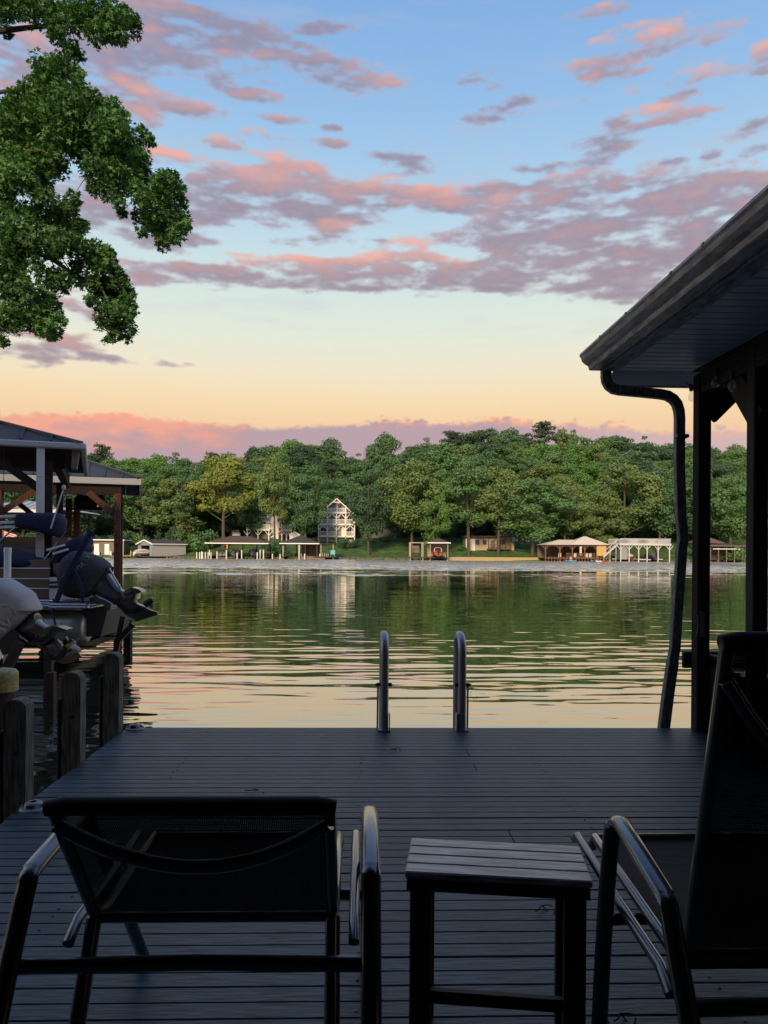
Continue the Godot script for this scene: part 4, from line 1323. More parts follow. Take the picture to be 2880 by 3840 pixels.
func hip_roof(o: Node3D, x0: float, x1: float, z0: float, z1: float, eave: float, peak: float, m: Material, seam: float, seam_m: Material, under: Material) -> void:
	# z0 is the near eave; ridge along x
	var run := absf(z1 - z0) / 2
	var zm := (z0 + z1) / 2
	var a := Vector3(x0, eave, z0); var b := Vector3(x1, eave, z0); var c := Vector3(x1, eave, z1); var d := Vector3(x0, eave, z1)
	var p := Vector3(x0 + run, peak, zm); var q := Vector3(x1 - run, peak, zm)
	if x1 - x0 < run * 2.0:
		p.x = (x0 + x1) / 2; q.x = p.x
	for f in [[a, b, q, p], [c, d, p, q], [b, c, q, q], [d, a, p, p]]:
		var s := Shape.new()
		s.quad(f[0], f[1], f[2], f[3])
		put("roof_plane", s, m, o)
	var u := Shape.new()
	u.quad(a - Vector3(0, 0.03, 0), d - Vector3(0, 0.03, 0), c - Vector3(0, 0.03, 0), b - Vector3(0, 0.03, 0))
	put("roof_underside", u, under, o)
	if seam > 0.0:
		var n := int((x1 - x0) / seam)
		for k in range(1, n):
			var x := x1 - k * seam
			var t := minf(1.0, minf((x1 - x) / run, (x - x0) / run))
			var s := Shape.new()
			s.beam(Vector3(x, eave + 0.01, z0), Vector3(x, lerpf(eave, peak, t) + 0.01, lerpf(z0, zm, t)), 0.03, 0.045)
			put("roof_seam", s, seam_m, o)
		for e in [[b, q], [a, p], [c, q], [d, p]]:
			var s := Shape.new()
			s.beam(e[0] + Vector3(0, 0.015, 0), e[1] + Vector3(0, 0.015, 0), 0.12, 0.05)
			put("hip_cap", s, seam_m, o)

func swung(at: Vector3, degrees: float) -> Transform3D:
	# turned about the upright line through at
	var b := Basis(Vector3.UP, deg_to_rad(degrees))
	return Transform3D(b, at - b * at)

func make_left_boathouses() -> void:
	var brown := mat("brown_metal_roof", 0.085, 0.070, 0.072, 0.5, {"spec": 0.4})
	var brown2 := mat("brown_metal_seam", 0.075, 0.062, 0.064, 0.45)
	var grey := mat("charcoal_metal_roof", 0.060, 0.068, 0.072, 0.5, {"spec": 0.4})
	var grey2 := mat("charcoal_metal_seam", 0.050, 0.057, 0.060, 0.45)
	var white := mat("white_trim", 0.55, 0.57, 0.56, 0.5)
	var red := wood_mat("stained_cedar", 0.21, 0.085, 0.045)
	var dim := wood_mat("dark_cedar", 0.045, 0.026, 0.020)
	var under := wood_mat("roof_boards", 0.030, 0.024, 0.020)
	# the nearer one
	var near_t := swung(Vector3(-4.84, 0, -13.34), 19.0)
	var far_t := swung(Vector3(-5.71, 0, -19.87), 16.0)
	var o := thing("near_boathouse", "nearest left boathouse with brown metal hip roof and white downspout", "boathouse", Vector3(0, 0, 0))
	o.transform = near_t
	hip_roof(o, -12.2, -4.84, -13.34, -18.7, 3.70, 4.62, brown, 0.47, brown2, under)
	for f in [[Vector3(-8.55, 3.645, -13.36), Vector3(7.44, 0.11, 0.10)], [Vector3(-4.80, 3.645, -16.0), Vector3(0.10, 0.11, 5.4)]]:
		var s := Shape.new()
		s.box(f[0], f[1], Basis(), 0.02)
		put("gutter", s, white, o)
	var ob := Shape.new()
	ob.box(Vector3(-8.6, 3.42, -13.75), Vector3(7.0, 0.26, 0.14))
	ob.box(Vector3(-5.22, 3.42, -16.0), Vector3(0.14, 0.26, 4.6))
	put("eave_beam", ob, dim, o)
	var bx := Shape.new()
	bx.prism([Vector2(-4.98, 3.60), Vector2(-4.86, 3.60), Vector2(-4.90, 3.28), Vector2(-4.99, 3.28)], -13.9, -13.45)
	put("gutter_outlet", bx, mat("outlet_tan", 0.20, 0.17, 0.12, 0.6), o)
	for p in [Vector2(-5.36, -13.6), Vector2(-5.36, -18.4), Vector2(-9.3, -13.6), Vector2(-9.3, -18.4)]:
		var s := Shape.new()
		s.box(Vector3(p.x, 1.25, p.y), Vector3(0.15, 4.3, 0.15), Basis(), 0.008)
		put("post", s, dim, o)
	for b in [[Vector3(-5.40, 2.84, -13.6), Vector3(-6.15, 3.40, -13.6)], [Vector3(-9.25, 2.7, -13.6), Vector3(-8.6, 3.35, -13.6)]]:
		var s := Shape.new()
		s.beam(b[0], b[1], 0.05, 0.14)
		put("knee_brace", s, dim, o)
	var ds := thing("white_downspout", "white square downspout with kicked-out foot on the nearest boathouse", "downspout", Vector3(0, 0, 0))
	ds.transform = near_t
	var dp := Shape.new()
	dp.duct([Vector3(-5.47, 3.60, -13.40), Vector3(-5.47, 2.5, -13.40), Vector3(-5.47, 1.02, -13.40), Vector3(-5.455, 0.93, -13.40), Vector3(-5.41, 0.86, -13.40), Vector3(-5.27, 0.80, -13.40)], 0.125, 0.09, 0.2)
	put("pipe", dp, mat("white_vinyl", 0.78, 0.80, 0.80, 0.45), ds)
	for y in [3.1, 1.9]:
		var st := Shape.new()
		st.box(Vector3(-5.47, y, -13.40), Vector3(0.135, 0.012, 0.10))
		put("joint", st, M["white_trim"], ds)
	# the second one
	var b2 := thing("cedar_boathouse", "second left boathouse with charcoal metal hip roof on cedar posts", "boathouse", Vector3(0, 0, 0))
	b2.transform = far_t
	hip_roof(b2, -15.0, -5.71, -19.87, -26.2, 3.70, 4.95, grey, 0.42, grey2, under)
	for f in [[Vector3(-10.35, 3.61, -19.89), Vector3(9.3, 0.16, 0.04)], [Vector3(-5.69, 3.61, -23.0), Vector3(0.04, 0.16, 6.3)]]:
		var s := Shape.new()
		s.box(f[0], f[1])
		put("fascia", s, white, b2)
	var bb := Shape.new()
	bb.box(Vector3(-10.4, 3.38, -20.05), Vector3(8.5, 0.24, 0.12))
	bb.box(Vector3(-6.26, 3.38, -23.0), Vector3(0.12, 0.24, 5.6))
	put("eave_beam", bb, dim, b2)
	for p in [[-6.24, -20.0, 0.16], [-7.62, -22.8, 0.17], [-7.42, -23.0, 0.17], [-8.55, -25.2, 0.20], [-9.02, -20.0, 0.22], [-6.3, -25.8, 0.16], [-12.0, -20.0, 0.16]]:
		var s := Shape.new()
		s.box(Vector3(p[0], 1.2, p[1]), Vector3(p[2], 4.2, p[2]), Basis(), 0.01)
		put("post", s, red, b2)
	for b in [[Vector3(-6.3, 2.75, -20.0), Vector3(-6.95, 3.32, -20.0)], [Vector3(-9.12, 2.75, -20.0), Vector3(-9.8, 3.30, -20.0)], [Vector3(-8.95, 2.75, -20.0), Vector3(-8.1, 3.38, -20.0)], [Vector3(-8.6, 2.7, -25.2), Vector3(-9.3, 3.3, -25.2)]]:
		var s := Shape.new()
		s.beam(b[0], b[1], 0.05, 0.15)
		put("knee_brace", s, red, b2)
	var hoist := thing("lift_hoist", "black boat lift hoist hanging under the second left boathouse roof", "hoist", Vector3(-7.25, 3.1, -20.7))
	var hd := Shape.new()
	hd.lathe([Vector2(0.0, -0.35), Vector2(0.19, -0.35), Vector2(0.21, -0.30), Vector2(0.21, 0.30), Vector2(0.19, 0.35), Vector2(0, 0.35)], 14, Vector3(), Basis(Vector3.BACK, PI / 2))
	put("drum", hd, M["black_plastic"], hoist)
	var hb := Shape.new()
	hb.box(Vector3(0, -0.17, 0), Vector3(0.8, 0.05, 0.4))
	hb.box(Vector3(-0.28, 0.15, 0), Vector3(0.08, 0.5, 0.1))
	hb.box(Vector3(0.28, 0.15, 0), Vector3(0.08, 0.5, 0.1))
	put("frame", hb, M["black_plastic"], hoist)
	# small pale bulbs strung under the second roof
	for p in [[-7.95, 2.98, "left"], [-6.85, 3.0, "middle"], [-6.15, 3.22, "right"]]:
		var s := Shape.new()
		s.lathe([Vector2(0.0, 0.05), Vector2(0.02, 0.045), Vector2(0.035, 0.0), Vector2(0.025, -0.03), Vector2(0, -0.04)], 10)
		s.tube([Vector3(0, 0.04, 0), Vector3(0, 0.30, 0)], 0.008, 5)
		var bl := put("eave_bulb", s, mat("frosted_bulb", 0.65, 0.65, 0.6, 0.3))
		bl.position = Vector3(p[0], p[1], -20.15)
		tag(bl, "%s of three small pale bulbs under the charcoal boathouse roof" % p[2], "bulb", "bulbs under the second boathouse roof")
	# the third roof, far
	var b3 := thing("pale_roof_boathouse", "distant boathouse with pale blue metal roof seen under the left eaves", "boathouse", Vector3(0, 0, 0))
	hip_roof(b3, -24.0, -17.4, -45.0, -51.5, 4.12, 4.78, mat("pale_blue_roof", 0.33, 0.38, 0.44, 0.45), 0.55, mat("pale_blue_seam", 0.24, 0.28, 0.33, 0.5), under)
	var f3 := Shape.new()
	f3.box(Vector3(-20.7, 4.03, -45.02), Vector3(6.6, 0.18, 0.05))
	put("fascia", f3, white, b3)
	for x in [-23.5, -17.9]:
		for z in [-45.4, -51.0]:
			var s := Shape.new()
			s.box(Vector3(x, 1.6, z), Vector3(0.16, 4.9, 0.16))
			put("post", s, dim, b3)
	# flag
	var fl := thing("flag", "small red and white striped flag flying behind the pontoon boat", "flag", Vector3(-17.0, 0.0, -39.5))
	var pole := Shape.new()
	pole.tube([Vector3(-1.18, -0.6, 0), Vector3(-1.18, 2.80, 0)], 0.02, 6)
	put("pole", pole, M["white_trim"], fl)
	for k in 7:
		var s := Shape.new()
		for i in 6:
			var x0 := -1.17 + i * 0.11; var x1 := x0 + 0.11
			var y0 := 2.78 - k * 0.05
			var d0 := -i * 0.035; var d1 := -(i + 1) * 0.035
			var z0 := 0.05 * sin(i * 1.1); var z1 := 0.05 * sin((i + 1) * 1.1)
			s.quad(Vector3(x0, y0 - 0.05 + d0, z0), Vector3(x1, y0 - 0.05 + d1, z1), Vector3(x1, y0 + d1, z1), Vector3(x0, y0 + d0, z0))
			s.quad(Vector3(x0, y0 + d0, z0 - 0.004), Vector3(x1, y0 + d1, z1 - 0.004), Vector3(x1, y0 - 0.05 + d1, z1 - 0.004), Vector3(x0, y0 - 0.05 + d0, z0 - 0.004))
		put("stripe", s, mat("flag_red", 0.45, 0.03, 0.04, 0.7) if k % 2 == 0 else mat("flag_white", 0.7, 0.68, 0.66, 0.7), fl)

func make_pontoon_boat() -> void:
	var alu := mat("polished_trim", 0.62, 0.63, 0.64, 0.25, {"metal": 0.9})
	var tube_m := mat("pontoon_metal", 0.50, 0.49, 0.46, 0.38, {"metal": 0.6})
	var tan := mat("tan_panel", 0.165, 0.118, 0.078, 0.5)
	var white: Material = M["white_vinyl"]
	var navy := mat("navy_canvas", 0.013, 0.022, 0.075, 0.85, {"rim": 0.25, "tex": noise_tex("cloth", 0.02, 4, 0.55, 1.25), "scale": Vector3(2.5, 2.5, 2.5)})
	var o := thing("pontoon_boat", "tan pontoon boat under navy covers raised on a lift, stern towards the lake", "boat", Vector3(0, 0, 0))
	var fl := Shape.new()
	fl.box(Vector3(-7.4, 1.035, -13.95), Vector3(6.1, 0.03, 2.44))
	put("deck", fl, mat("boat_deck", 0.10, 0.075, 0.06, 0.8), o)
	for k in 3:
		var t := Shape.new()
		var y := 1.035 - k * 0.042
		var r := 0.023
		t.tube([Vector3(-10.4, y, -12.71), Vector3(-4.42, y, -12.71), Vector3(-4.34, y, -12.74), Vector3(-4.31, y, -12.83), Vector3(-4.31, y, -15.05), Vector3(-4.34, y, -15.15), Vector3(-10.4, y, -15.17)], r, 10)
		put("deck_trim", t, alu, o)
	for z in [-13.15, -14.75]:
		var t := Shape.new()
		var prof := []
		for q in [[-10.2, 0.10], [-9.9, 0.30], [-9.0, 0.315], [-4.85, 0.315], [-4.66, 0.29], [-4.60, 0.20], [-4.58, 0.0]]:
			prof.append(Vector2(q[1], q[0]))
		t.lathe(prof, 24, Vector3(0, 0.56, z), Basis(Vector3.BACK, -PI / 2))
		put("pontoon", t, tube_m, o)
		var br := Shape.new()
		br.box(Vector3(-7.3, 0.88, z), Vector3(5.2, 0.05, 0.16))
		put("riser", br, tube_m, o)
	var pod := Shape.new()
	pod.prism([Vector2(-4.66, 0.92), Vector2(-4.24, 0.92), Vector2(-4.36, 0.42), Vector2(-4.72, 0.42)], -14.5, -13.0)
	put("motor_pod", pod, mat("pod_grey", 0.055, 0.056, 0.048, 0.55), o)
	# side wall: tan panels between white stripes
	var y0 := 1.065
	for row in [[1.065, 1.225], [1.245, 1.385], [1.405, 1.555], [1.575, 1.70]]:
		var s := Shape.new()
		s.box(Vector3(-7.65, (row[0] + row[1]) / 2, -12.79), Vector3(5.05, row[1] - row[0], 0.05), Basis(), 0.008)
		put("side_panel", s, tan, o)
	for y in [1.235, 1.395, 1.565]:
		var s := Shape.new()
		s.box(Vector3(-7.65, y, -12.785), Vector3(5.05, 0.020, 0.07))
		put("stripe", s, M["white_vinyl"], o)
	var back := Shape.new()
	back.box(Vector3(-7.65, 1.38, -15.1), Vector3(5.05, 0.63, 0.05))
	put("far_side_wall", back, tan, o)
	var st := Shape.new()
	st.prism([Vector2(-5.12, 1.42), Vector2(-4.80, 1.42), Vector2(-4.74, 1.30), Vector2(-4.68, 1.06), Vector2(-5.12, 1.06)], -12.82, -12.76)
	put("stern_panel", st, white, o)
	for g in [[1.335, 0.045], [1.265, 0.05]]:
		var s := Shape.new()
		s.prism([Vector2(-5.12, g[0] - g[1] * 0.6), Vector2(-4.78, g[0]), Vector2(-4.78, g[0] + g[1] * 0.5), Vector2(-5.12, g[0] + g[1] * 0.4)], -12.757, -12.752)
		put("purple_stripe", s, mat("purple_vinyl", 0.04, 0.02, 0.09, 0.4), o)
	var lounge := Shape.new()
	puff(lounge, [Vector2(-5.15, 1.70), Vector2(-4.92, 1.72), Vector2(-4.80, 1.60), Vector2(-4.78, 1.42), Vector2(-5.15, 1.42)], 0.9, 0.3)
	var lo := put("stern_lounge", lounge, mat("tan_vinyl", 0.20, 0.155, 0.105, 0.7), o)
	lo.position.z = -13.7
	var shade := Shape.new()
	shade.box(Vector3(-6.6, 1.85, -14.6), Vector3(2.4, 0.5, 0.3), Basis(), 0.1)
	put("seat_back", shade, M["tan_vinyl"], o)
	# covers
	var c1 := Shape.new()
	puff(c1, [Vector2(-8.5, 1.95), Vector2(-7.0, 1.99), Vector2(-6.2, 1.92), Vector2(-5.6, 1.79), Vector2(-5.16, 1.70), Vector2(-5.08, 1.60), Vector2(-5.25, 1.52), Vector2(-5.8, 1.54), Vector2(-7.0, 1.54), Vector2(-8.5, 1.56)], 1.25, 0.25, 7)
	var k1 := put("mooring_cover", c1, navy, o)
	k1.position.z = -13.95
	var c2 := Shape.new()
	puff(c2, [Vector2(-5.16, 1.70), Vector2(-5.05, 1.92), Vector2(-4.9, 2.02), Vector2(-4.63, 2.13), Vector2(-4.575, 2.03), Vector2(-4.60, 1.97), Vector2(-4.565, 1.92), Vector2(-4.60, 1.83), Vector2(-4.80, 1.74), Vector2(-4.95, 1.66), Vector2(-5.10, 1.60)], 0.35, 0.4, 5)
	var k2 := put("stern_cover", c2, navy, o)
	k2.position.z = -13.1
	for b in [[Vector3(-5.16, 1.86, -12.73), Vector3(-4.86, 1.95, -12.73)], [Vector3(-5.05, 1.80, -12.72), Vector3(-4.80, 1.88, -12.72)]]:
		var s := Shape.new()
		s.beam(b[0], b[1], 0.03, 0.035, 0.006)
		put("cover_batten", s, white, o)
	# folded bimini
	var c3 := Shape.new()
	puff(c3, [Vector2(-5.78, 2.46), Vector2(-5.4, 2.49), Vector2(-5.08, 2.48), Vector2(-5.00, 2.36), Vector2(-5.02, 2.20), Vector2(-5.10, 2.08), Vector2(-5.45, 2.17), Vector2(-5.80, 2.24)], 0.28, 0.4, 5)
	var k3 := put("bimini_boot", c3, navy, o)
	k3.position.z = -13.1
	for y in [2.43, 2.33, 2.25]:
		var s := Shape.new()
		s.beam(Vector3(-6.6, y - 0.05, -12.95), Vector3(-5.68, y, -12.95), 0.04, 0.045, 0.008)
		put("bimini_bow", s, white, o)
	for b in [[Vector3(-6.4, 1.6, -12.85), Vector3(-5.7, 2.3, -12.95)], [Vector3(-6.4, 1.6, -15.0), Vector3(-5.7, 2.3, -14.9)], [Vector3(-4.98, 2.2, -13.1), Vector3(-5.3, 1.7, -13.0)]]:
		var s := Shape.new()
		s.tube([b[0], b[1]], 0.014, 8)
		put("bimini_strut", s, alu, o)
	var pole := Shape.new()
	pole.tube([Vector3(-5.08, 2.22, -12.7), Vector3(-4.88, 2.86, -12.7)], 0.011, 8)
	var po := put("light_pole", pole, white, o)
	var lens := Shape.new()
	lens.lathe([Vector2(0.0, 0.04), Vector2(0.03, 0.03), Vector2(0.035, -0.03), Vector2(0.0, -0.04)], 10, Vector3(-4.875, 2.89, -12.7))
	put("pole_light", lens, M["frosted_bulb"], po)
	# navy struts over the motor
	var s1 := Shape.new()
	s1.beam(Vector3(-4.70, 1.06, -11.98), Vector3(-4.60, 1.35, -11.98), 0.05, 0.075, 0.012)
	s1.beam(Vector3(-4.61, 1.33, -11.98), Vector3(-4.17, 2.17, -11.98), 0.05, 0.085, 0.012)
	put("arch_strut", s1, navy, o)
	var s2 := Shape.new()
	var arc := []
	for k in 8:
		var t := k / 7.0
		arc.append(Vector3(lerpf(-4.47, -4.29, t) + 0.05 * sin(PI * t), lerpf(1.64, 1.06, t), -11.97))
	s2.tube(arc, 0.026, 8)
	put("arch_brace", s2, navy, o)
	var pf := Shape.new()
	pf.box(Vector3(-4.50, 1.045, -12.36), Vector3(0.62, 0.025, 0.82))
	put("swim_platform", pf, mat("boat_deck", 0.10, 0.075, 0.06, 0.8), o)
	var pt := Shape.new()
	for y in [1.03, 0.99]:
		pt.tube([Vector3(-4.80, y, -11.95), Vector3(-4.24, y, -11.95), Vector3(-4.19, y, -12.0), Vector3(-4.18, y, -12.75)], 0.022, 10)
	put("platform_trim", pt, alu, o)
	var rope := Shape.new()
	rope.tube([Vector3(-5.02, 1.07, -12.67), Vector3(-5.01, 0.98, -12.66), Vector3(-5.03, 0.86, -12.67), Vector3(-5.0, 0.72, -12.67), Vector3(-4.97, 0.60, -12.68)], 0.016, 7)
	var ro := put("mooring_rope", rope, mat("blue_rope", 0.03, 0.07, 0.20, 0.8))
	tag(ro, "blue mooring rope hanging from the pontoon boat's deck trim", "rope")
	var fe := thing("fender", "small silver-grey fender hanging below the pontoon deck", "fender", Vector3(-5.02, 0.55, -12.68))
	var fb := Shape.new()
	fb.lathe([Vector2(0.0, -0.16), Vector2(0.07, -0.12), Vector2(0.09, 0.0), Vector2(0.07, 0.12), Vector2(0.0, 0.16)], 14, Vector3(), Basis(Vector3.BACK, PI / 2))
	put("body", fb, mat("fender_grey", 0.25, 0.25, 0.25, 0.4), fe)
	for x in [-0.15, 0.15]:
		var e := Shape.new()
		e.lathe([Vector2(0.0, -0.02), Vector2(0.03, -0.02), Vector2(0.03, 0.02), Vector2(0, 0.02)], 8, Vector3(x, 0, 0), Basis(Vector3.BACK, PI / 2))
		put("end_eye", e, M["black_plastic"], fe)
	# lift
	var lf := thing("boat_lift", "dark timber and steel boat lift frame below the pontoon boat", "boat lift", Vector3(0, 0, 0))
	for p in [[-5.2, -13.55], [-4.6, -15.3], [-9.6, -13.0], [-9.6, -15.2]]:
		var s := Shape.new()
		s.box(Vector3(p[0], -0.2, p[1]), Vector3(0.14, 1.4, 0.14))
		put("lift_post", s, M["dark_cedar"], lf)
	for x in [-4.9, -8.6]:
		var s := Shape.new()
		s.box(Vector3(x, 0.19, -13.95), Vector3(0.14, 0.12, 3.0))
		put("bunk_beam", s, M["dark_steel"], lf)
	for z in [-13.15, -14.75]:
		var s := Shape.new()
		s.box(Vector3(-6.8, 0.235, z), Vector3(4.6, 0.02, 0.14))
		put("bunk", s, M["dark_cedar"], lf)
	for q in [[Vector3(-4.05, 0.75, -13.2), Vector3(-4.18, 0.10, -13.2)], [Vector3(-4.1, 0.35, -13.1), Vector3(-3.85, 0.62, -13.1)]]:
		var s := Shape.new()
		s.beam(q[0], q[1], 0.05, 0.09)
		put("lift_arm", s, M["dark_steel"], lf)

func propeller(o: Node3D, at: Vector3, axis: Vector3, r: float, blades: int, hub_m: Material, blade_m: Array, turn := 0.0) -> void:
	var z := axis.normalized()
	var x := Vector3.UP.cross(z).normalized()
	var y := z.cross(x)
	var h := Shape.new()
	h.tube([at - z * r * 0.7, at - z * r * 0.2, at + z * r * 0.4, at + z * r * 0.55], [r * 0.42, r * 0.42, r * 0.36, r * 0.15], 12)
	var hub := put("propeller_hub", h, hub_m, o)
	for k in blades:
		var a := turn + TAU * k / blades
		var d := x * cos(a) + y * sin(a)
		var t := z.cross(d)
		var s := Shape.new()
		var rings := []
		for i in 6:
			var u := i / 5.0
			var w: float = r * [0.30, 0.48, 0.58, 0.55, 0.40, 0.12][i]
			var tw := 0.9 - 0.45 * u
			var c := at + d * r * (0.30 + 0.72 * u)
			var e := (t * cos(tw) + z * sin(tw)) * w * 0.5
			var n := (t * -sin(tw) + z * cos(tw)) * r * 0.03
			rings.append(PackedVector3Array([c - e, c - e * 0.4 + n, c + e * 0.4 + n, c + e, c + e * 0.4 - n, c - e * 0.4 - n]))
		s.loft(rings)
		put("blade", s, blade_m[k % blade_m.size()], hub)

func make_outboards() -> void:
	var blackm := mat("outboard_black", 0.016, 0.017, 0.020, 0.32, {"coat": 0.4})
	var slate := mat("outboard_slate", 0.032, 0.038, 0.048, 0.35, {"coat": 0.5})
	var cov := mat("charcoal_cover", 0.062, 0.072, 0.080, 0.85, {"rim": 0.2, "tex": noise_tex("cloth", 0.02, 4, 0.55, 1.25), "scale": Vector3(2.5, 2.5, 2.5), "bump": noise_tex("cloth", 0.02, 4, 0.55, 1.25), "depth": 2.0})
	var steel := mat("bright_steel", 0.55, 0.56, 0.57, 0.25, {"metal": 0.9})
	var o := thing("outboard_motor", "large black outboard motor tilted up under a charcoal cover on the pontoon boat", "outboard motor", Vector3(0, 0, -12.34))
	var X := -4.978; var Y := 2.137; var K := 0.001173
	var c := Shape.new()
	puff(c, at_zoom([[150, 600], [165, 470], [220, 340], [330, 250], [430, 235], [560, 265], [720, 330], [800, 385], [845, 450], [820, 530], [760, 610], [680, 720], [610, 810], [520, 870], [380, 885], [250, 850], [180, 740]], X, Y, K), 0.31, 0.42, 8)
	var cover := put("cover", c, cov, o)
	var hem := Shape.new()
	var hp := []
	for p in at_zoom([[838, 455], [818, 535], [758, 615], [680, 722], [610, 812]], X, Y, K): hp.append(Vector3(p.x, p.y, 0.0))
	for z in [-0.14, 0.0, 0.14]:
		var line := []
		for p in hp: line.append(p + Vector3(0, 0, z))
		hem.tube(line, 0.016, 7)
	put("hem", hem, cov, cover)
	var seam := Shape.new()
	seam.tube([Vector3(X + 430 * K, Y - 420 * K, 0.30), Vector3(X + 600 * K, Y - 440 * K, 0.285), Vector3(X + 800 * K, Y - 520 * K, 0.16)], 0.005, 5)
	put("seam", seam, cov, cover)
	var text := TextMesh.new()
	var font := SystemFont.new()
	font.font_names = PackedStringArray(["Droid Sans"])
	text.font = font
	text.text = "YAMAHA"
	text.font_size = 48
	text.pixel_size = 0.0021
	text.depth = 0.004
	var letters := put("lettering", text, mat("cover_print", 0.46, 0.48, 0.50, 0.8), cover)
	letters.position = Vector3(X + 440 * K, Y - 500 * K, 0.314)
	letters.rotation = Vector3(0, 0, deg_to_rad(36))
	var ring := Shape.new()
	var rp := []
	for k in 17: rp.append(Vector3(X + 590 * K + cos(TAU * k / 16) * 0.035, Y - 335 * K + sin(TAU * k / 16) * 0.028, 0.235))
	ring.tube(rp, 0.006, 5)
	ring.box(Vector3(X + 655 * K, Y - 370 * K, 0.205), Vector3(0.05, 0.03, 0.02), Basis(Vector3.BACK, -0.5))
	put("emblem", ring, mat("cover_print", 0.46, 0.48, 0.50, 0.8), cover)
	var m := Shape.new()
	puff(m, at_zoom([[640, 560], [800, 520], [870, 600], [940, 700], [1000, 760], [1060, 790], [1080, 880], [1010, 970], [900, 965], [780, 900], [650, 870], [560, 760]], X, Y, K), 0.15, 0.35, 6)
	put("midsection", m, slate, o)
	var lw := Shape.new()
	puff(lw, at_zoom([[960, 800], [1060, 765], [1150, 728], [1210, 780], [1195, 850], [1185, 900], [1215, 945], [1280, 975], [1330, 1010], [1250, 1060], [1120, 1090], [1030, 1060], [930, 980], [930, 890]], X, Y, K), 0.085, 0.4, 6)
	put("lower_unit", lw, blackm, o)
	var pl := Shape.new()
	pl.prism(at_zoom([[1130, 735], [1160, 722], [1250, 748], [1295, 785], [1240, 806], [1190, 800]], X, Y, K), -0.13, 0.13)
	put("cavitation_plate", pl, blackm, o)
	var sk := Shape.new()
	sk.prism(at_zoom([[1000, 1040], [1150, 1030], [1330, 1010], [1400, 1040], [1490, 1065], [1470, 1105], [1380, 1132], [1200, 1187], [1130, 1147], [1050, 1100]], X, Y, K), -0.02, 0.02)
	put("skeg", sk, blackm, o)
	propeller(o, Vector3(X + 1370 * K, Y - 920 * K, 0), Vector3(0.55, 0.36, 0.2), 0.13, 3, blackm, [blackm, mat("bronze_blade", 0.16, 0.13, 0.09, 0.35, {"metal": 0.5}), blackm], 0.4)
	var ram := Shape.new()
	ram.tube([Vector3(X + 838 * K, Y - 470 * K, 0.06), Vector3(X + 905 * K, Y - 590 * K, 0.06), Vector3(X + 1000 * K, Y - 745 * K, 0.06)], 0.016, 8)
	put("tilt_ram", ram, steel, o)
	var arm := Shape.new()
	arm.tube([Vector3(X + 690 * K, Y - 835 * K, 0.16), Vector3(X + 790 * K, Y - 880 * K, 0.16), Vector3(X + 910 * K, Y - 945 * K, 0.16)], 0.018, 8)
	put("steering_arm", arm, steel, o)
	var br := Shape.new()
	br.prism(at_zoom([[600, 870], [720, 860], [880, 940], [890, 1010], [860, 1040], [800, 960], [640, 940]], X, Y, K), -0.16, 0.16)
	put("transom_bracket", br, slate, o)
	# the second motor, nearer, under a light cover, with the boat it hangs from out of frame
	var q := thing("outboard_motor", "nearer slate outboard motor tilted up under a pale grey cover at the left edge", "outboard motor", Vector3(0, 0, -9.3))
	X = -4.33; Y = 1.593; K = 0.000769
	var pale := mat("pale_cover", 0.46, 0.455, 0.43, 0.85, {"rim": 0.2, "bump": noise_tex("cloth", 0.02, 4, 0.55, 1.25), "depth": 1.2, "scale": Vector3(1.2, 1.2, 1.2)})
	var c2 := Shape.new()
	puff(c2, at_zoom([[-200, 200], [-60, 95], [60, 72], [170, 82], [300, 160], [430, 240], [510, 300], [560, 400], [640, 560], [560, 590], [500, 640], [400, 760], [260, 880], [140, 1000], [20, 1110], [-100, 1130], [-220, 900], [-260, 500]], X, Y, K), 0.27, 0.42, 8)
	var cv2 := put("cover", c2, pale, q)
	for f in [[[20, 120], [120, 300], [200, 520], [330, 760]], [[60, 570], [200, 480], [330, 470], [420, 600]], [[-60, 700], [100, 690], [240, 760], [330, 790]], [[40, 860], [160, 820], [260, 850]]]:
		var s := Shape.new()
		var line := []
		for p in at_zoom(f, X, Y, K): line.append(Vector3(p.x, p.y, 0.255))
		s.tube(line, [0.012, 0.024, 0.022, 0.010].slice(0, line.size()), 8)
		put("fold", s, pale, cv2)
	var m2 := Shape.new()
	puff(m2, at_zoom([[300, 860], [420, 730], [570, 590], [620, 720], [700, 780], [800, 830], [910, 788], [960, 815], [930, 900], [860, 1000], [760, 1080], [690, 1110], [560, 1060], [440, 960]], X, Y, K), 0.12, 0.38, 6)
	put("midsection", m2, slate, q)
	var lp := Shape.new()
	lp.prism(at_zoom([[560, 1050], [900, 800], [960, 812], [1100, 858], [1060, 882], [980, 892], [760, 1085], [690, 1125]], X, Y, K), -0.10, 0.10)
	put("cavitation_plate", lp, blackm, q)
	var l2 := Shape.new()
	puff(l2, at_zoom([[690, 1110], [860, 1000], [960, 1060], [990, 1120], [1080, 1100], [1120, 1170], [1010, 1300], [900, 1360], [780, 1320], [720, 1230]], X, Y, K), 0.08, 0.4, 6)
	put("lower_unit", l2, slate, q)
	var k2 := Shape.new()
	k2.prism(at_zoom([[820, 1330], [1010, 1290], [1230, 1215], [1285, 1285], [1120, 1390], [980, 1395]], X, Y, K), -0.014, 0.014)
	put("skeg", k2, slate, q)
	var white_b := mat("white_blade", 0.75, 0.77, 0.80, 0.3)
	propeller(q, Vector3(X + 1120 * K, Y - 1075 * K, 0.0), Vector3(0.75, -0.1, 0.5), 0.115, 3, blackm, [blackm, blackm], 0.3)
	var wb := Shape.new()
	puff(wb, at_zoom([[1150, 1120], [1205, 1078], [1290, 1118], [1325, 1185], [1285, 1192], [1180, 1158]], X, Y, K), 0.012, 0.5, 3)
	var wbo := put("white_blade", wb, white_b, q)
	wbo.position.z = 0.10
	var yb := Shape.new()
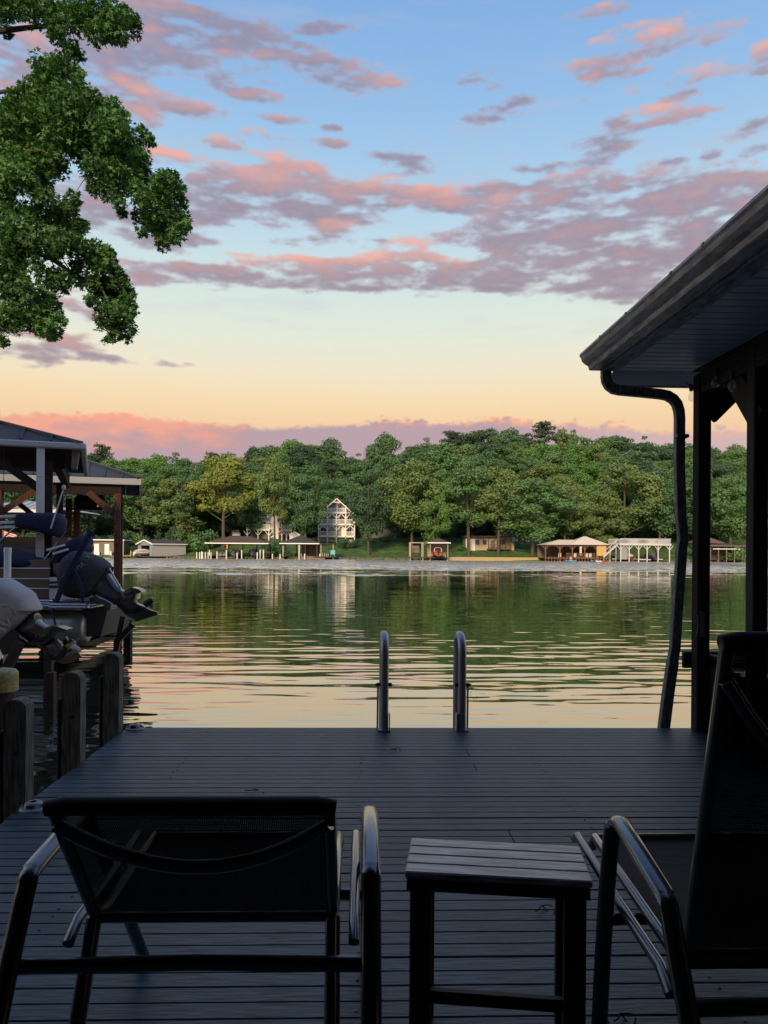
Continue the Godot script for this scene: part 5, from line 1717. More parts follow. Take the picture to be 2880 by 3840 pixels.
	puff(yb, at_zoom([[1065, 1105], [1120, 1080], [1205, 1040], [1225, 1062], [1180, 1105], [1120, 1150], [1085, 1130]], X, Y, K), 0.02, 0.5, 3)
	var ybo := put("yellow_tape", yb, mat("yellow_tape", 0.55, 0.40, 0.03, 0.6), q)
	ybo.position.z = 0.08
	var knob := Shape.new()
	puff(knob, at_zoom([[640, 930], [680, 895], [720, 930], [700, 985], [640, 1000]], X, Y, K), 0.03, 0.5, 4)
	var kn := put("access_cap", knob, slate, q)
	kn.position.z = 0.12
	var br2 := Shape.new()
	br2.prism(at_zoom([[60, 1050], [330, 850], [520, 1010], [540, 1090], [400, 1080], [150, 1250]], X, Y, K), -0.13, 0.13)
	put("transom_bracket", br2, blackm, q)
	var tr := Shape.new()
	tr.tube([Vector3(X + 400 * K, Y - 950 * K, 0.13), Vector3(X + 525 * K, Y - 1040 * K, 0.13)], 0.012, 8)
	put("tilt_ram", tr, steel, q)
	var hull := thing("runabout_boat", "white runabout hull just left of frame carrying the pale-covered motor", "boat", Vector3(0, 0, -9.3))
	var hs := Shape.new()
	var rings := []
	for e in [[-4.55, 0.75, 0.98], [-5.6, 0.95, 1.0], [-7.2, 1.0, 1.05], [-8.8, 0.6, 1.15], [-9.6, 0.06, 1.25]]:
		var ring2 := PackedVector3Array()
		for p in [[-1.0, 1.0], [-0.95, 0.65], [-0.55, 0.38], [0.0, 0.22], [0.55, 0.38], [0.95, 0.65], [1.0, 1.0]]:
			ring2.append(Vector3(e[0], p[1] * e[2], p[0] * e[1]))
		rings.append(ring2)
	hs.loft(rings)
	put("hull", hs, M["white_vinyl"], hull)
	var hc := Shape.new()
	puff(hc, [Vector2(-9.3, 1.25), Vector2(-7.5, 1.55), Vector2(-6.0, 1.45), Vector2(-4.7, 1.0), Vector2(-7.0, 0.95), Vector2(-9.2, 1.1)], 0.9, 0.3, 5)
	put("boat_cover", hc, pale, hull)
	var lift2 := thing("lift_beams", "dark wooden lift beams under the nearer motor at the left edge", "boat lift", Vector3(0, 0, -9.2))
	for b in [[Vector3(-3.98, 0.80, 0.1), Vector3(-4.15, 0.45, 0.1)], [Vector3(-4.15, 0.47, 0.1), Vector3(-4.2, -0.9, 0.1)], [Vector3(-3.86, 0.35, -0.5), Vector3(-3.86, -0.9, -0.5)], [Vector3(-6.0, 0.3, 0.5), Vector3(-4.2, 0.3, 0.5)], [Vector3(-4.05, 0.55, -0.9), Vector3(-4.05, -0.9, -0.9)]]:
		var s := Shape.new()
		s.beam(b[0], b[1], 0.10, 0.10, 0.008)
		put("beam", s, mat("wet_timber", 0.055, 0.038, 0.024, 0.7), lift2)
	var gp := thing("guide_pole", "white plastic guide pole standing beside the pale-covered motor", "pole", Vector3(-4.43, -0.9, -9.75))
	var gs := Shape.new()
	gs.tube([Vector3(0, 0, 0), Vector3(0, 2.78, 0)], 0.042, 14)
	put("pipe", gs, M["white_vinyl"], gp)
	var gc := Shape.new()
	gc.lathe([Vector2(0.0, 2.80), Vector2(0.044, 2.80), Vector2(0.046, 2.79), Vector2(0.046, 2.74)], 14)
	put("cap", gc, M["white_vinyl"], gp)
	var cable := Shape.new()
	cable.tube([Vector3(0, 0, 0), Vector3(0, 2.6, 0)], 0.006, 5)
	var cb := put("lift_cable", cable, M["dark_steel"])
	cb.position = Vector3(-5.98, 1.0, -13.0)
	tag(cb, "thin lift cable hanging under the nearest boathouse beam", "cable")
	var yc := thing("yellow_piling", "dock piling with a bright yellow plastic cap at the left edge", "piling", Vector3(-3.27, -0.9, -7.1))
	var ys := Shape.new()
	ys.tube([Vector3(0, 0, 0), Vector3(0, 1.52, 0)], 0.115, 14)
	put("pile", ys, M["wet_timber"], yc)
	var yk := Shape.new()
	yk.lathe([Vector2(0.138, 1.495), Vector2(0.142, 1.505), Vector2(0.140, 1.585), Vector2(0.134, 1.59), Vector2(0.141, 1.597), Vector2(0.141, 1.655), Vector2(0.120, 1.685), Vector2(0.06, 1.700), Vector2(0, 1.702)], 24)
	put("cap", yk, mat("yellow_cap", 0.60, 0.50, 0.20, 0.5, {"tex": noise_tex("streaks", 0.02, 4, 0.45, 1.2), "scale": Vector3(4, 4, 4)}), yc)

# ---------------------------------------------------------------- the big tree at the upper left
const CLUMPS := [-1019, 1728, 43, -961, 1738, 43, -903, 1729, 48, -840, 1710, 43, -816, 1729, 43, -758, 1730, 43, -719, 1716, 43, -680, 1701, 34, -661, 1697, 22, -777, 1672, 34, -738, 1657, 29, -709, 1663, 29, -878, 1652, 29, -844, 1618, 29, -820, 1599, 22, -1023, 1660, 19, -888, 1690, 29, -1038, 1747, 39, -877, 1565, 34, -911, 1550, 34, -839, 1555, 29, -819, 1536, 17, -901, 1507, 43, -949, 1487, 39, -988, 1467, 34, -1016, 1443, 29, -857, 1478, 43, -804, 1473, 34, -775, 1454, 34, -732, 1440, 39, -707, 1421, 29, -925, 1439, 48, -852, 1420, 53, -779, 1396, 53, -726, 1382, 43, -688, 1373, 29, -635, 1378, 19, -615, 1359, 17, -644, 1335, 24, -997, 1395, 53, -1030, 1390, 39, -929, 1371, 53, -861, 1347, 48, -794, 1338, 48, -731, 1324, 43, -678, 1315, 39, -644, 1296, 29, -1016, 1332, 48, -962, 1323, 48, -1034, 1283, 43, -986, 1274, 43, -919, 1294, 39, -875, 1275, 29, -774, 1276, 34, -725, 1271, 34, -677, 1267, 34, -634, 1257, 24, -580, 1248, 27, -556, 1253, 22, -537, 1229, 24, -600, 1214, 29, -561, 1200, 34, -527, 1191, 17, -628, 1190, 24, -657, 1219, 24, -696, 1228, 29, -744, 1232, 24, -778, 1223, 19, -705, 1180, 19, -696, 1151, 14, -642, 1146, 24, -609, 1151, 29, -570, 1156, 34, -531, 1137, 27, -517, 1118, 17, -570, 1108, 29, -541, 1099, 24, -608, 1113, 24, -632, 1098, 14, -579, 1074, 19, -550, 1079, 14, -1015, 1235, 39, -971, 1236, 34, -918, 1246, 29, -1029, 1201, 29, -937, 1202, 24, -899, 1188, 24, -860, 1164, 24, -836, 1193, 19, -836, 1159, 17, -884, 1144, 24, -927, 1163, 22, -956, 1149, 24, -1005, 1163, 24, -1033, 1148, 24, -864, 1125, 17, -908, 1115, 29, -946, 1105, 29, -830, 1106, 29, -806, 1111, 17, -994, 1091, 39, -1028, 1081, 39, -888, 1072, 34, -849, 1063, 34, -927, 1052, 34, -811, 1048, 29, -772, 1044, 27, -743, 1034, 24, -724, 1035, 12, -970, 1038, 34, -1013, 1023, 39, -781, 1010, 29, -743, 996, 29, -714, 982, 24, -825, 1000, 19, -883, 1033, 19, -994, 984, 34, -1027, 974, 34, -921, 985, 24, -882, 966, 24, -849, 956, 24, -810, 961, 24, -771, 957, 24, -733, 948, 29, -699, 953, 24, -684, 933, 22, -665, 919, 14, -897, 937, 19, -858, 927, 14, -752, 918, 29, -713, 904, 34, -679, 895, 24, -781, 899, 17, -732, 865, 29, -693, 861, 31, -664, 866, 17, -756, 841, 17, -722, 827, 24, -688, 822, 24, -712, 798, 17, -674, 798, 10, -731, 788, 10, -659, 823, 12, -1022, 926, 29, -979, 936, 24, -950, 917, 29, -993, 893, 29, -921, 893, 29, -887, 893, 19, -896, 864, 29, -935, 854, 34, -877, 840, 22, -978, 854, 29, -1012, 859, 24, -1026, 829, 24, -959, 820, 17, -915, 821, 24, -886, 806, 19, -891, 787, 10, -925, 804, 10, -1031, 781, 17, -1021, 767, 7, -1007, 825, 19]   # centimetres: x, y, radius of each spray of leaves

func make_sweetgum() -> void:
	var o := thing("sweetgum_tree", "tall sweetgum with star-shaped leaves reaching in from the upper left", "tree", Vector3(-16.5, 1.0, -23.5))
	var bark := mat("sweetgum_bark", 0.055, 0.045, 0.036, 0.9)
	var t := Shape.new()
	t.tube([Vector3(0, -0.3, 0), Vector3(0.1, 4, 0), Vector3(0.3, 10, 0.2), Vector3(0.6, 16, 0.4), Vector3(0.8, 20, 0.5)], [0.42, 0.34, 0.26, 0.16, 0.06], 12)
	put("trunk", t, bark, o)
	var base := o.position
	var r := RandomNumberGenerator.new()
	r.seed = 55
	var limbs := [
		[Vector3(-15.9, 14.2, -23.2), Vector3(-12.5, 16.2, -22.6), Vector3(-10.47, 16.67, -22.3), Vector3(-9.36, 16.83, -22.3), Vector3(-8.44, 16.78, -22.2), Vector3(-7.3, 16.9, -22.2)],
		[Vector3(-16.1, 11.0, -23.3), Vector3(-13.0, 12.6, -22.7), Vector3(-10.44, 13.07, -22.3), Vector3(-8.85, 13.33, -22.2), Vector3(-7.55, 12.95, -22.2), Vector3(-6.33, 12.04, -22.2), Vector3(-5.6, 11.3, -22.2)],
		[Vector3(-16.2, 9.0, -23.4), Vector3(-13.0, 10.6, -22.8), Vector3(-10.43, 10.71, -22.3), Vector3(-9.94, 10.57, -22.3), Vector3(-8.97, 10.19, -22.3), Vector3(-8.34, 9.76, -22.2), Vector3(-7.52, 9.38, -22.2), Vector3(-7.03, 8.42, -22.2)],
		[Vector3(-16.3, 7.4, -23.4), Vector3(-13.0, 8.6, -22.8), Vector3(-10.41, 8.73, -22.3), Vector3(-9.69, 8.54, -22.3), Vector3(-8.96, 8.16, -22.3)],
		[Vector3(-16.0, 12.6, -23.3), Vector3(-13.0, 14.6, -22.6), Vector3(-10.4, 15.0, -22.4), Vector3(-9.2, 15.3, -22.4)]]
	for l in limbs:
		var path := []
		var rad := []
		for k in l.size():
			path.append(l[k] - base)
			rad.append(lerpf(0.13, 0.018, k / float(l.size() - 1)))
		var s := Shape.new()
		s.tube(path, rad, 8)
		put("limb", s, bark, o)
	# star leaf: five points, folded slightly along its ribs
	var lf := Shape.new()
	var pts := []
	for k in 10:
		var a := TAU * k / 10.0 + PI / 2
		var rr := 0.5 if k % 2 == 0 else 0.21
		pts.append(Vector3(cos(a) * rr, 0.06 if k % 2 else -0.05, sin(a) * rr))
	for k in 10: lf.tri(Vector3(0, 0, 0), pts[(k + 1) % 10], pts[k])
	var lm := lf.mesh()
	var xf := []
	var cols := []
	var twigs := Shape.new()
	for k in range(0, CLUMPS.size(), 3):
		var c := Vector3(CLUMPS[k] * 0.01, CLUMPS[k + 1] * 0.01, -22.25)
		var far := r.randf_range(0.95, 1.05)
		c = Vector3(c.x * far, 1.9 + (c.y - 1.9) * far, c.z * far)
		var rad: float = CLUMPS[k + 2] * (0.0102 if c.y < 15.3 else 0.0084)
		# a twig from the nearest limb point
		var best := Vector3(); var most := 1e9
		for l in limbs:
			for p in l:
				if p.distance_to(c) < most:
					most = p.distance_to(c); best = p
		twigs.tube([best - base, best.lerp(c, 0.6) - base + Vector3(0, 0.08, 0), c - base], [0.018, 0.012, 0.005], 4)
		for extra in 2:
			var cc := c if extra == 0 else Vector3(c.x - r.randf_range(0, 0.1), c.y + r.randf_range(-0.1, 0.1), c.z + r.randf_range(-0.4, 0.4))
			var n := int(150.0 * rad * rad / 0.084 * (1.0 if extra == 0 else 0.45)) + 3
			var tone := r.randf_range(0.72, 1.3)
			for i in n:
				var d := Vector3(r.randfn(), r.randfn() * 0.9, r.randfn()).normalized() * rad * pow(r.randf(), 0.42) * 1.18
				var q := Basis(Vector3(r.randfn(), r.randfn(), r.randfn()).normalized(), r.randf() * TAU)
				if r.randf() < 0.6: q = Basis(Vector3.RIGHT, r.randfn() * 0.6) * Basis(Vector3.BACK, r.randfn() * 0.6) * Basis(Vector3.UP, r.randf() * TAU)
				var size := r.randf_range(0.11, 0.21)
				xf.append(Transform3D(q.scaled(Vector3(size, size, size)), cc + d - base))
				var g := tone * r.randf_range(0.75, 1.25)
				var y := r.randf_range(-0.05, 0.12)
				cols.append(Color(g * (1 + y * 2), g * (1 + y), g))
	put("twigs", twigs, bark, o)
	var mm := MultiMesh.new()
	mm.transform_format = MultiMesh.TRANSFORM_3D
	mm.use_colors = true
	mm.mesh = lm
	mm.instance_count = xf.size()
	for i in xf.size():
		mm.set_instance_transform(i, xf[i])
		mm.set_instance_color(i, cols[i])
	var mi := MultiMeshInstance3D.new()
	mi.name = "crown"
	mi.multimesh = mm
	mi.material_override = mat("sweetgum_leaf", 0.075, 0.185, 0.060, 0.5, {"tint": true, "back": Color(0.55, 0.7, 0.25), "spec": 0.4})
	mi.set_meta("kind", "stuff")
	o.add_child(mi)

# ---------------------------------------------------------------- buildings and docks of the far shore
func bar(o: Node3D, called: String, a: Vector3, b: Vector3, w: float, h: float, m: Material) -> MeshInstance3D:
	var s := Shape.new()
	s.beam(a, b, w, h)
	return put(called, s, m, o)

func block(o: Node3D, called: String, at: Vector3, size: Vector3, m: Material, turn := 0.0) -> MeshInstance3D:
	var s := Shape.new()
	s.box(at, size, Basis(Vector3.UP, turn))
	return put(called, s, m, o)

func railing(o: Node3D, a: Vector3, b: Vector3, high: float, m: Material) -> void:
	var s := Shape.new()
	var up := Vector3(0, high, 0)
	s.beam(a + up, b + up, 0.09, 0.08)
	s.beam(a + up * 0.1, b + up * 0.1, 0.06, 0.06)
	var n := int(a.distance_to(b) / 0.17)
	for k in n + 1:
		var p := a.lerp(b, k / float(maxi(n, 1)))
		s.box(p + up * 0.52, Vector3(0.06, high * 0.9, 0.045))
	put("railing", s, m, o)

func window(o: Node3D, at: Vector3, w: float, h: float, frame: Material, turn := 0.0) -> void:
	var b := Basis(Vector3.UP, turn)
	var s := Shape.new()
	s.box(at + b * Vector3(0, 0, 0.04), Vector3(w + 0.2, h + 0.2, 0.08), b)
	var f := put("window", s, frame, o)
	var g := Shape.new()
	for k in [-1, 1]:
		g.box(at + b * Vector3(k * w * 0.26, 0, 0.09), Vector3(w * 0.46, h, 0.03), b)
	put("pane", g, mat("dark_glass", 0.03, 0.035, 0.045, 0.08, {"spec": 0.6}), f)

func gable_roof(o: Node3D, at: Vector3, half: float, rise: float, z0: float, z1: float, over: float, m: Material, trim: Material) -> void:
	# ridge along z, centred on at (eave height)
	for k in [-1, 1]:
		var s := Shape.new()
		var e := at + Vector3(k * (half + over), -rise * over / half, 0)
		var p := at + Vector3(0, rise, 0)
		s.quad(e + Vector3(0, 0, z0), e + Vector3(0, 0, z1), p + Vector3(0, 0, z1), p + Vector3(0, 0, z0))
		var t := Vector3(0, -0.12, 0)
		s.quad(p + t + Vector3(0, 0, z0), p + t + Vector3(0, 0, z1), e + t + Vector3(0, 0, z1), e + t + Vector3(0, 0, z0))
		s.quad(e + Vector3(0, 0, z0), e + t + Vector3(0, 0, z0), e + t + Vector3(0, 0, z1), e + Vector3(0, 0, z1))
		put("roof_plane", s, m, o)
		bar(o, "verge_board", e + Vector3(0, -0.1, z0 + 0.02), p + Vector3(0, -0.1, z0 + 0.02), 0.06, 0.22, trim)

const ORDINAL := ["first", "second", "third", "fourth", "fifth", "sixth", "seventh", "eighth", "ninth", "tenth", "eleventh", "twelfth", "thirteenth"]

func pilings(spots: Array, d: float, label: String) -> void:
	for i in spots.size():
		var x: float = spots[i][0]
		var o := Shape.new()
		o.tube([Vector3(0, -0.8, 0), Vector3(0, spots[i][1], 0), Vector3(0, spots[i][1] + 0.06, 0)], [0.13, 0.13, 0.05], 9)
		var p := put("white_piling", o, mat("piling_white", 0.62, 0.63, 0.60, 0.6))
		p.position = Vector3(x, 0, -d - (i % 2) * 1.2)
		tag(p, "%s white mooring piling from the left %s" % [ORDINAL[i], label], "piling", "white pilings " + label)

func small_boat(called: String, label: String, at: Vector3, turn: float, hull_m: Material, top_m: Material, length := 5.2, motor := true) -> void:
	var o := thing(called, label, "boat", at, turn)
	var s := Shape.new()
	var rings := []
	for e in [[0.5, 0.80, 1.0], [0.2, 0.95, 1.0], [-0.1, 0.98, 1.05], [-0.38, 0.6, 1.2], [-0.5, 0.05, 1.35]]:
		var ring := PackedVector3Array()
		for p in [[-1.0, 1.0], [-0.95, 0.6], [-0.5, 0.2], [0.0, 0.0], [0.5, 0.2], [0.95, 0.6], [1.0, 1.0]]:
			ring.append(Vector3(p[0] * e[1], p[1] * 0.75 * e[2], e[0] * length))
		rings.append(ring)
	s.loft(rings)
	put("hull", s, hull_m, o)
	var c := Shape.new()
	puff(c, [Vector2(-length * 0.45, 0.85), Vector2(-length * 0.1, 1.35), Vector2(length * 0.2, 1.3), Vector2(length * 0.46, 0.9), Vector2(length * 0.4, 0.72), Vector2(-length * 0.4, 0.78)], 0.85, 0.3, 4)
	var k := put("cover", c, top_m, o)
	k.rotation.y = -PI / 2
	if motor:
		var m := Shape.new()
		m.box(Vector3(0, 1.1, length * 0.5 + 0.25), Vector3(0.42, 0.62, 0.45), Basis(), 0.1)
		var mo := put("outboard", m, mat("outboard_black", 0.016, 0.017, 0.020, 0.32), o)
		var l := Shape.new()
		l.box(Vector3(0, 0.35, length * 0.5 + 0.3), Vector3(0.14, 1.0, 0.2))
		put("leg", l, M["outboard_black"], mo)

func make_shore_houses() -> void:
	var white := mat("house_white", 0.76, 0.77, 0.78, 0.6)
	var trim := mat("house_trim", 0.82, 0.83, 0.84, 0.55)
	var grey_s := mat("house_siding", 0.36, 0.37, 0.38, 0.7)
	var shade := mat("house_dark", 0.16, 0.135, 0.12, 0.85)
	var brick := mat("house_brick", 0.22, 0.085, 0.055, 0.85, {"tex": noise_tex("streaks", 0.02, 4, 0.45, 1.2), "scale": Vector3(2, 2, 2)})
	var roof_b := mat("shingle_brown", 0.13, 0.098, 0.085, 0.9, {"tex": noise_tex("streaks", 0.02, 4, 0.45, 1.2), "scale": Vector3(1, 1, 1)})
	var roof_g := mat("shingle_grey", 0.085, 0.085, 0.088, 0.9, {"tex": noise_tex("streaks", 0.02, 4, 0.45, 1.2), "scale": Vector3(1, 1, 1)})
	var wood_b := wood_mat("shore_timber", 0.12, 0.085, 0.055)
	# --- three-storey house with balconies
	var d := 178.0
	var g := land(-6, d)
	var o := thing("balcony_house", "white three-storey gabled house with three tiers of balconies", "house", Vector3(-5.9, 0, -d))
	block(o, "wall", Vector3(0, (g + 10.2) / 2 - 0.3, -4.4), Vector3(8.0, 10.4 - g + 0.6, 7.4), grey_s)
	block(o, "side_wall", Vector3(4.03, (g + 10.2) / 2 - 0.3, -4.4), Vector3(0.12, 10.4 - g + 0.6, 7.4), grey_s)
	var ga := Shape.new()
	ga.prism([Vector2(-4.0, 10.2), Vector2(4.0, 10.2), Vector2(0, 13.7)], -8.0, -0.75)
	put("gable_wall", ga, grey_s, o)
	gable_roof(o, Vector3(0, 10.25, 0), 4.0, 3.6, 0.55, -8.6, 0.55, roof_b, trim)
	block(o, "collar_tie", Vector3(0, 12.95, 0.5), Vector3(1.7, 0.22, 0.12), trim)
	for f in [[10.45, 4.15], [7.75, 4.2], [5.0, 4.3]]:
		block(o, "balcony_floor", Vector3(0, f[0], -0.1), Vector3(f[1] * 2, 0.26, 1.5), trim)
	railing(o, Vector3(-2.1, 10.55, 0.5), Vector3(2.1, 10.55, 0.5), 1.0, trim)
	for e in [[7.85, 1.1], [5.1, 1.05]]:
		for k in [[-4.1, -2.1], [-2.1, 0.0], [0.0, 2.1], [2.1, 4.1]]:
			if e[0] < 6.0 and k[0] == 0.0: continue
			railing(o, Vector3(k[0], e[0], 0.55), Vector3(k[1], e[0], 0.55), e[1], trim)
	for x in [-4.15, -2.1, 0.0, 2.1, 4.15]:
		block(o, "post", Vector3(x, (g + 10.4) / 2 - 0.3, 0.55), Vector3(0.2, 10.4 - g + 0.6, 0.2), trim)
		for y in [10.2, 7.5]:
			for k in [-1, 1]:
				if absf(x + k * 0.9) < 4.2:
					bar(o, "knee_brace", Vector3(x, y - 1.0, 0.55), Vector3(x + k * 0.95, y, 0.55), 0.12, 0.14, trim)
	for x in [-2.1, 2.1]:
		block(o, "post", Vector3(x, 11.3, 0.5), Vector3(0.18, 1.7, 0.18), trim)
	for w in [[-0.7, 11.6, 0.9, 1.5], [0.7, 11.6, 0.9, 1.5], [-2.8, 8.9, 0.9, 1.6], [-0.9, 8.9, 0.9, 1.6], [1.2, 8.9, 1.0, 1.6], [3.0, 8.9, 0.9, 1.6], [-3.0, 6.2, 1.2, 1.6], [1.4, 6.1, 0.8, 1.9], [2.9, 6.2, 1.0, 1.6]]:
		window(o, Vector3(w[0], w[1], -0.72), w[2], w[3], grey_s)
	block(o, "door", Vector3(1.5, 6.05, -0.62), Vector3(0.9, 2.0, 0.08), white)
	# --- house left of it
	d = 182.0
	g = land(-20, d)
	o = thing("brick_balcony_house", "brick and white house with raised white decks half hidden by trees", "house", Vector3(-20.5, 0, -d))
	block(o, "wall", Vector3(-2.4, (g + 9.6) / 2 - 0.3, -4.0), Vector3(6.4, 9.6 - g + 0.6, 7.0), white)
	block(o, "brick_wall", Vector3(2.5, (g + 9.4) / 2 - 0.3, -3.2), Vector3(3.3, 9.4 - g + 0.6, 7.2), brick)
	block(o, "side_wall", Vector3(4.2, (g + 9.4) / 2 - 0.3, -3.2), Vector3(0.12, 9.4 - g + 0.6, 7.2), grey_s)
	var g2 := Shape.new()
	g2.prism([Vector2(0.85, 9.4), Vector2(4.15, 9.4), Vector2(2.5, 11.3)], -6.8, 0.4)
	put("gable_wall", g2, white, o)
	gable_roof(o, Vector3(2.5, 9.42, 0), 1.65, 1.95, 0.7, -7.0, 0.5, roof_g, trim)
	gable_roof(o, Vector3(-2.4, 9.6, 0), 3.2, 2.4, -0.2, -7.8, 0.5, roof_g, trim)
	var g3 := Shape.new()
	g3.prism([Vector2(-5.6, 9.6), Vector2(0.8, 9.6), Vector2(-2.4, 12.0)], -7.0, -0.5)
	put("gable_wall", g3, white, o)
	for e in [[-6.4, -1.0, 6.45], [1.6, 4.2, 6.45]]:
		block(o, "deck_floor", Vector3((e[0] + e[1]) / 2, e[2], 1.2), Vector3(e[1] - e[0], 0.24, 2.6), trim)
		railing(o, Vector3(e[0], e[2] + 0.1, 2.45), Vector3(e[1], e[2] + 0.1, 2.45), 1.15, trim)
		for x in [e[0] + 0.2, (e[0] + e[1]) / 2, e[1] - 0.2]:
			block(o, "post", Vector3(x, (g + e[2]) / 2 - 0.3, 2.35), Vector3(0.2, e[2] - g + 0.6, 0.2), trim)
			bar(o, "knee_brace", Vector3(x, e[2] - 1.3, 2.35), Vector3(x + 0.9, e[2] - 0.2, 2.35), 0.1, 0.12, trim)
			bar(o, "knee_brace", Vector3(x, e[2] - 1.3, 2.35), Vector3(x - 0.9, e[2] - 0.2, 2.35), 0.1, 0.12, trim)
	block(o, "upper_deck", Vector3(-2.7, 9.55, 0.6), Vector3(2.4, 0.22, 1.6), trim)
	railing(o, Vector3(-3.9, 9.65, 1.35), Vector3(-1.5, 9.65, 1.35), 1.1, trim)
	for w in [[-4.6, 7.7, 0.9, 1.3], [-2.8, 7.7, 1.0, 1.4], [1.5, 7.8, 0.8, 1.3], [2.6, 7.8, 0.7, 1.2], [-2.7, 10.5, 0.8, 1.0]]:
		window(o, Vector3(w[0], w[1], -0.45 if w[0] < 1.0 else 0.42), w[2], w[3], trim)
	bar(o, "stair", Vector3(-0.6, g + 0.3, 2.8), Vector3(1.6, 6.3, 2.8), 0.9, 0.24, trim)
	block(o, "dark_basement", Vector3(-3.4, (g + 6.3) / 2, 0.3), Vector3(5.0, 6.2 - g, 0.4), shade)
	# --- white garden shed
	d = 176.0
	g = land(-15, d)
	o = thing("garden_shed", "small white gabled shed between the balcony houses", "shed", Vector3(-15.4, 0, -d))
	block(o, "wall", Vector3(0, g + 0.95, -1.4), Vector3(2.3, 2.3, 2.6), white)
	var g4 := Shape.new()
	g4.prism([Vector2(-1.15, g + 2.1), Vector2(1.15, g + 2.1), Vector2(0, g + 2.8)], -2.7, -0.1)
	put("gable_wall", g4, white, o)
	gable_roof(o, Vector3(0, g + 2.12, 0), 1.15, 0.72, 0.05, -2.9, 0.15, grey_s, trim)
	for x in [-0.4, 0.4]:
		block(o, "door_panel", Vector3(x, g + 1.0, -0.08), Vector3(0.7, 1.8, 0.05), trim)
		block(o, "vent", Vector3(x, g + 1.75, -0.04), Vector3(0.35, 0.12, 0.03), shade)
	# --- long grey metal shed
	d = 187.0
	g = land(4, d)
	o = thing("grey_shed", "long grey metal-clad shed behind the lawn", "shed", Vector3(3.6, 0, -d))
	block(o, "wall", Vector3(0, 4.7, -3), Vector3(9.8, 4.6, 6), mat("metal_cladding", 0.14, 0.155, 0.165, 0.55))
	for k in 24:
		block(o, "cladding_rib", Vector3(-4.7 + k * 0.41, 4.7, 0.02), Vector3(0.06, 4.6, 0.05), mat("metal_cladding_rib", 0.17, 0.185, 0.195, 0.5))
	block(o, "roof", Vector3(0, 7.08, -3), Vector3(10.2, 0.14, 6.6), mat("metal_cladding_rib", 0.17, 0.185, 0.195, 0.5))
	# --- beige cottage
	d = 170.0
	g = land(28, d)
	o = thing("beige_cottage", "low beige cottage with a dark railed porch under the trees", "house", Vector3(28.2, 0, -d))
	var beige := mat("beige_siding", 0.40, 0.35, 0.27, 0.75)
	block(o, "wall", Vector3(0, g + 1.35, -3), Vector3(10.2, 3.2, 6), beige)
	block(o, "white_wall", Vector3(-4.2, g + 1.2, 0.1), Vector3(2.0, 2.6, 0.3), white)
	block(o, "roof", Vector3(0, g + 3.05, -2.6), Vector3(10.9, 0.2, 7.2), shade)
	block(o, "fascia", Vector3(0, g + 2.98, 1.03), Vector3(10.9, 0.16, 0.06), wood_b)
	for x in [-2.6, -1.0, 2.2, 3.2]:
		window(o, Vector3(x, g + 1.75, 0.02), 0.7, 0.9, shade)
	block(o, "door", Vector3(0.8, g + 1.2, 0.05), Vector3(0.85, 2.0, 0.08), shade)
	railing(o, Vector3(-0.4, g + 0.35, 1.6), Vector3(4.6, g + 0.35, 1.6), 0.95, wood_b)
	block(o, "porch_floor", Vector3(2.1, g + 0.25, 0.9), Vector3(5.2, 0.2, 1.7), wood_b)
	block(o, "tan_panel", Vector3(4.9, g + 1.0, 0.9), Vector3(1.0, 2.0, 0.15), mat("tan_board", 0.36, 0.29, 0.15, 0.8))
	for k in 5: bar(o, "post", Vector3(-0.4 + 1.25 * k, g - 0.3, 1.55), Vector3(-0.4 + 1.25 * k, g + 2.95, 1.55), 0.12, 0.12, wood_b)
	# --- pale house behind the trunks
	d = 182.0
	g = land(38, d)
	o = thing("pale_house", "pale house glimpsed behind tree trunks right of the cottage", "house", Vector3(38.0, 0, -d))
	block(o, "wall", Vector3(0, 4.6, -3), Vector3(9.5, 1.7, 6), white)
	block(o, "lower_wall", Vector3(0, g + 0.4, -3), Vector3(9.3, 2.2, 5.8), shade)
	var g5 := Shape.new()
	g5.prism([Vector2(-5.6, 5.4), Vector2(-3.2, 5.4), Vector2(-3.6, 6.9), Vector2(-5.2, 6.2)], -5, -0.4)
	put("gable_wall", g5, white, o)
	block(o, "roof", Vector3(0, 5.5, -3), Vector3(10.0, 0.16, 6.6), grey_s)
	for x in [-3.0, -0.5, 2.2]: window(o, Vector3(x, 4.6, 0.02), 0.9, 0.8, trim)
	for x in [-4.5, -2.2, 0.4, 3.2]: block(o, "post", Vector3(x, g + 1.6, 0.3), Vector3(0.16, 4.2, 0.16), trim)
	# --- pickup
	d = 184.0
	g = land(-30, d)
	o = thing("pickup_truck", "silver pickup truck parked beside the brick and white house", "truck", Vector3(-30.2, g, -d), 0.25)
	var paint := mat("silver_paint", 0.42, 0.44, 0.46, 0.3, {"metal": 0.3, "coat": 0.6})
	var bo := Shape.new()
	bo.prism([Vector2(-2.7, 0.45), Vector2(2.7, 0.45), Vector2(2.75, 1.05), Vector2(1.6, 1.12), Vector2(-2.75, 1.12)], -0.95, 0.95, Transform3D(Basis(Vector3.UP, PI / 2), Vector3()))
	put("body", bo, paint, o)
	var cb := Shape.new()
	cb.prism([Vector2(-0.7, 1.1), Vector2(1.5, 1.1), Vector2(0.8, 1.78), Vector2(-0.6, 1.8)], -0.85, 0.85, Transform3D(Basis(Vector3.UP, PI / 2), Vector3()))
	var cab := put("cab", cb, paint, o)
	block(cab, "rear_window", Vector3(0, 1.48, 0.72), Vector3(1.45, 0.45, 0.06), M["dark_glass"])
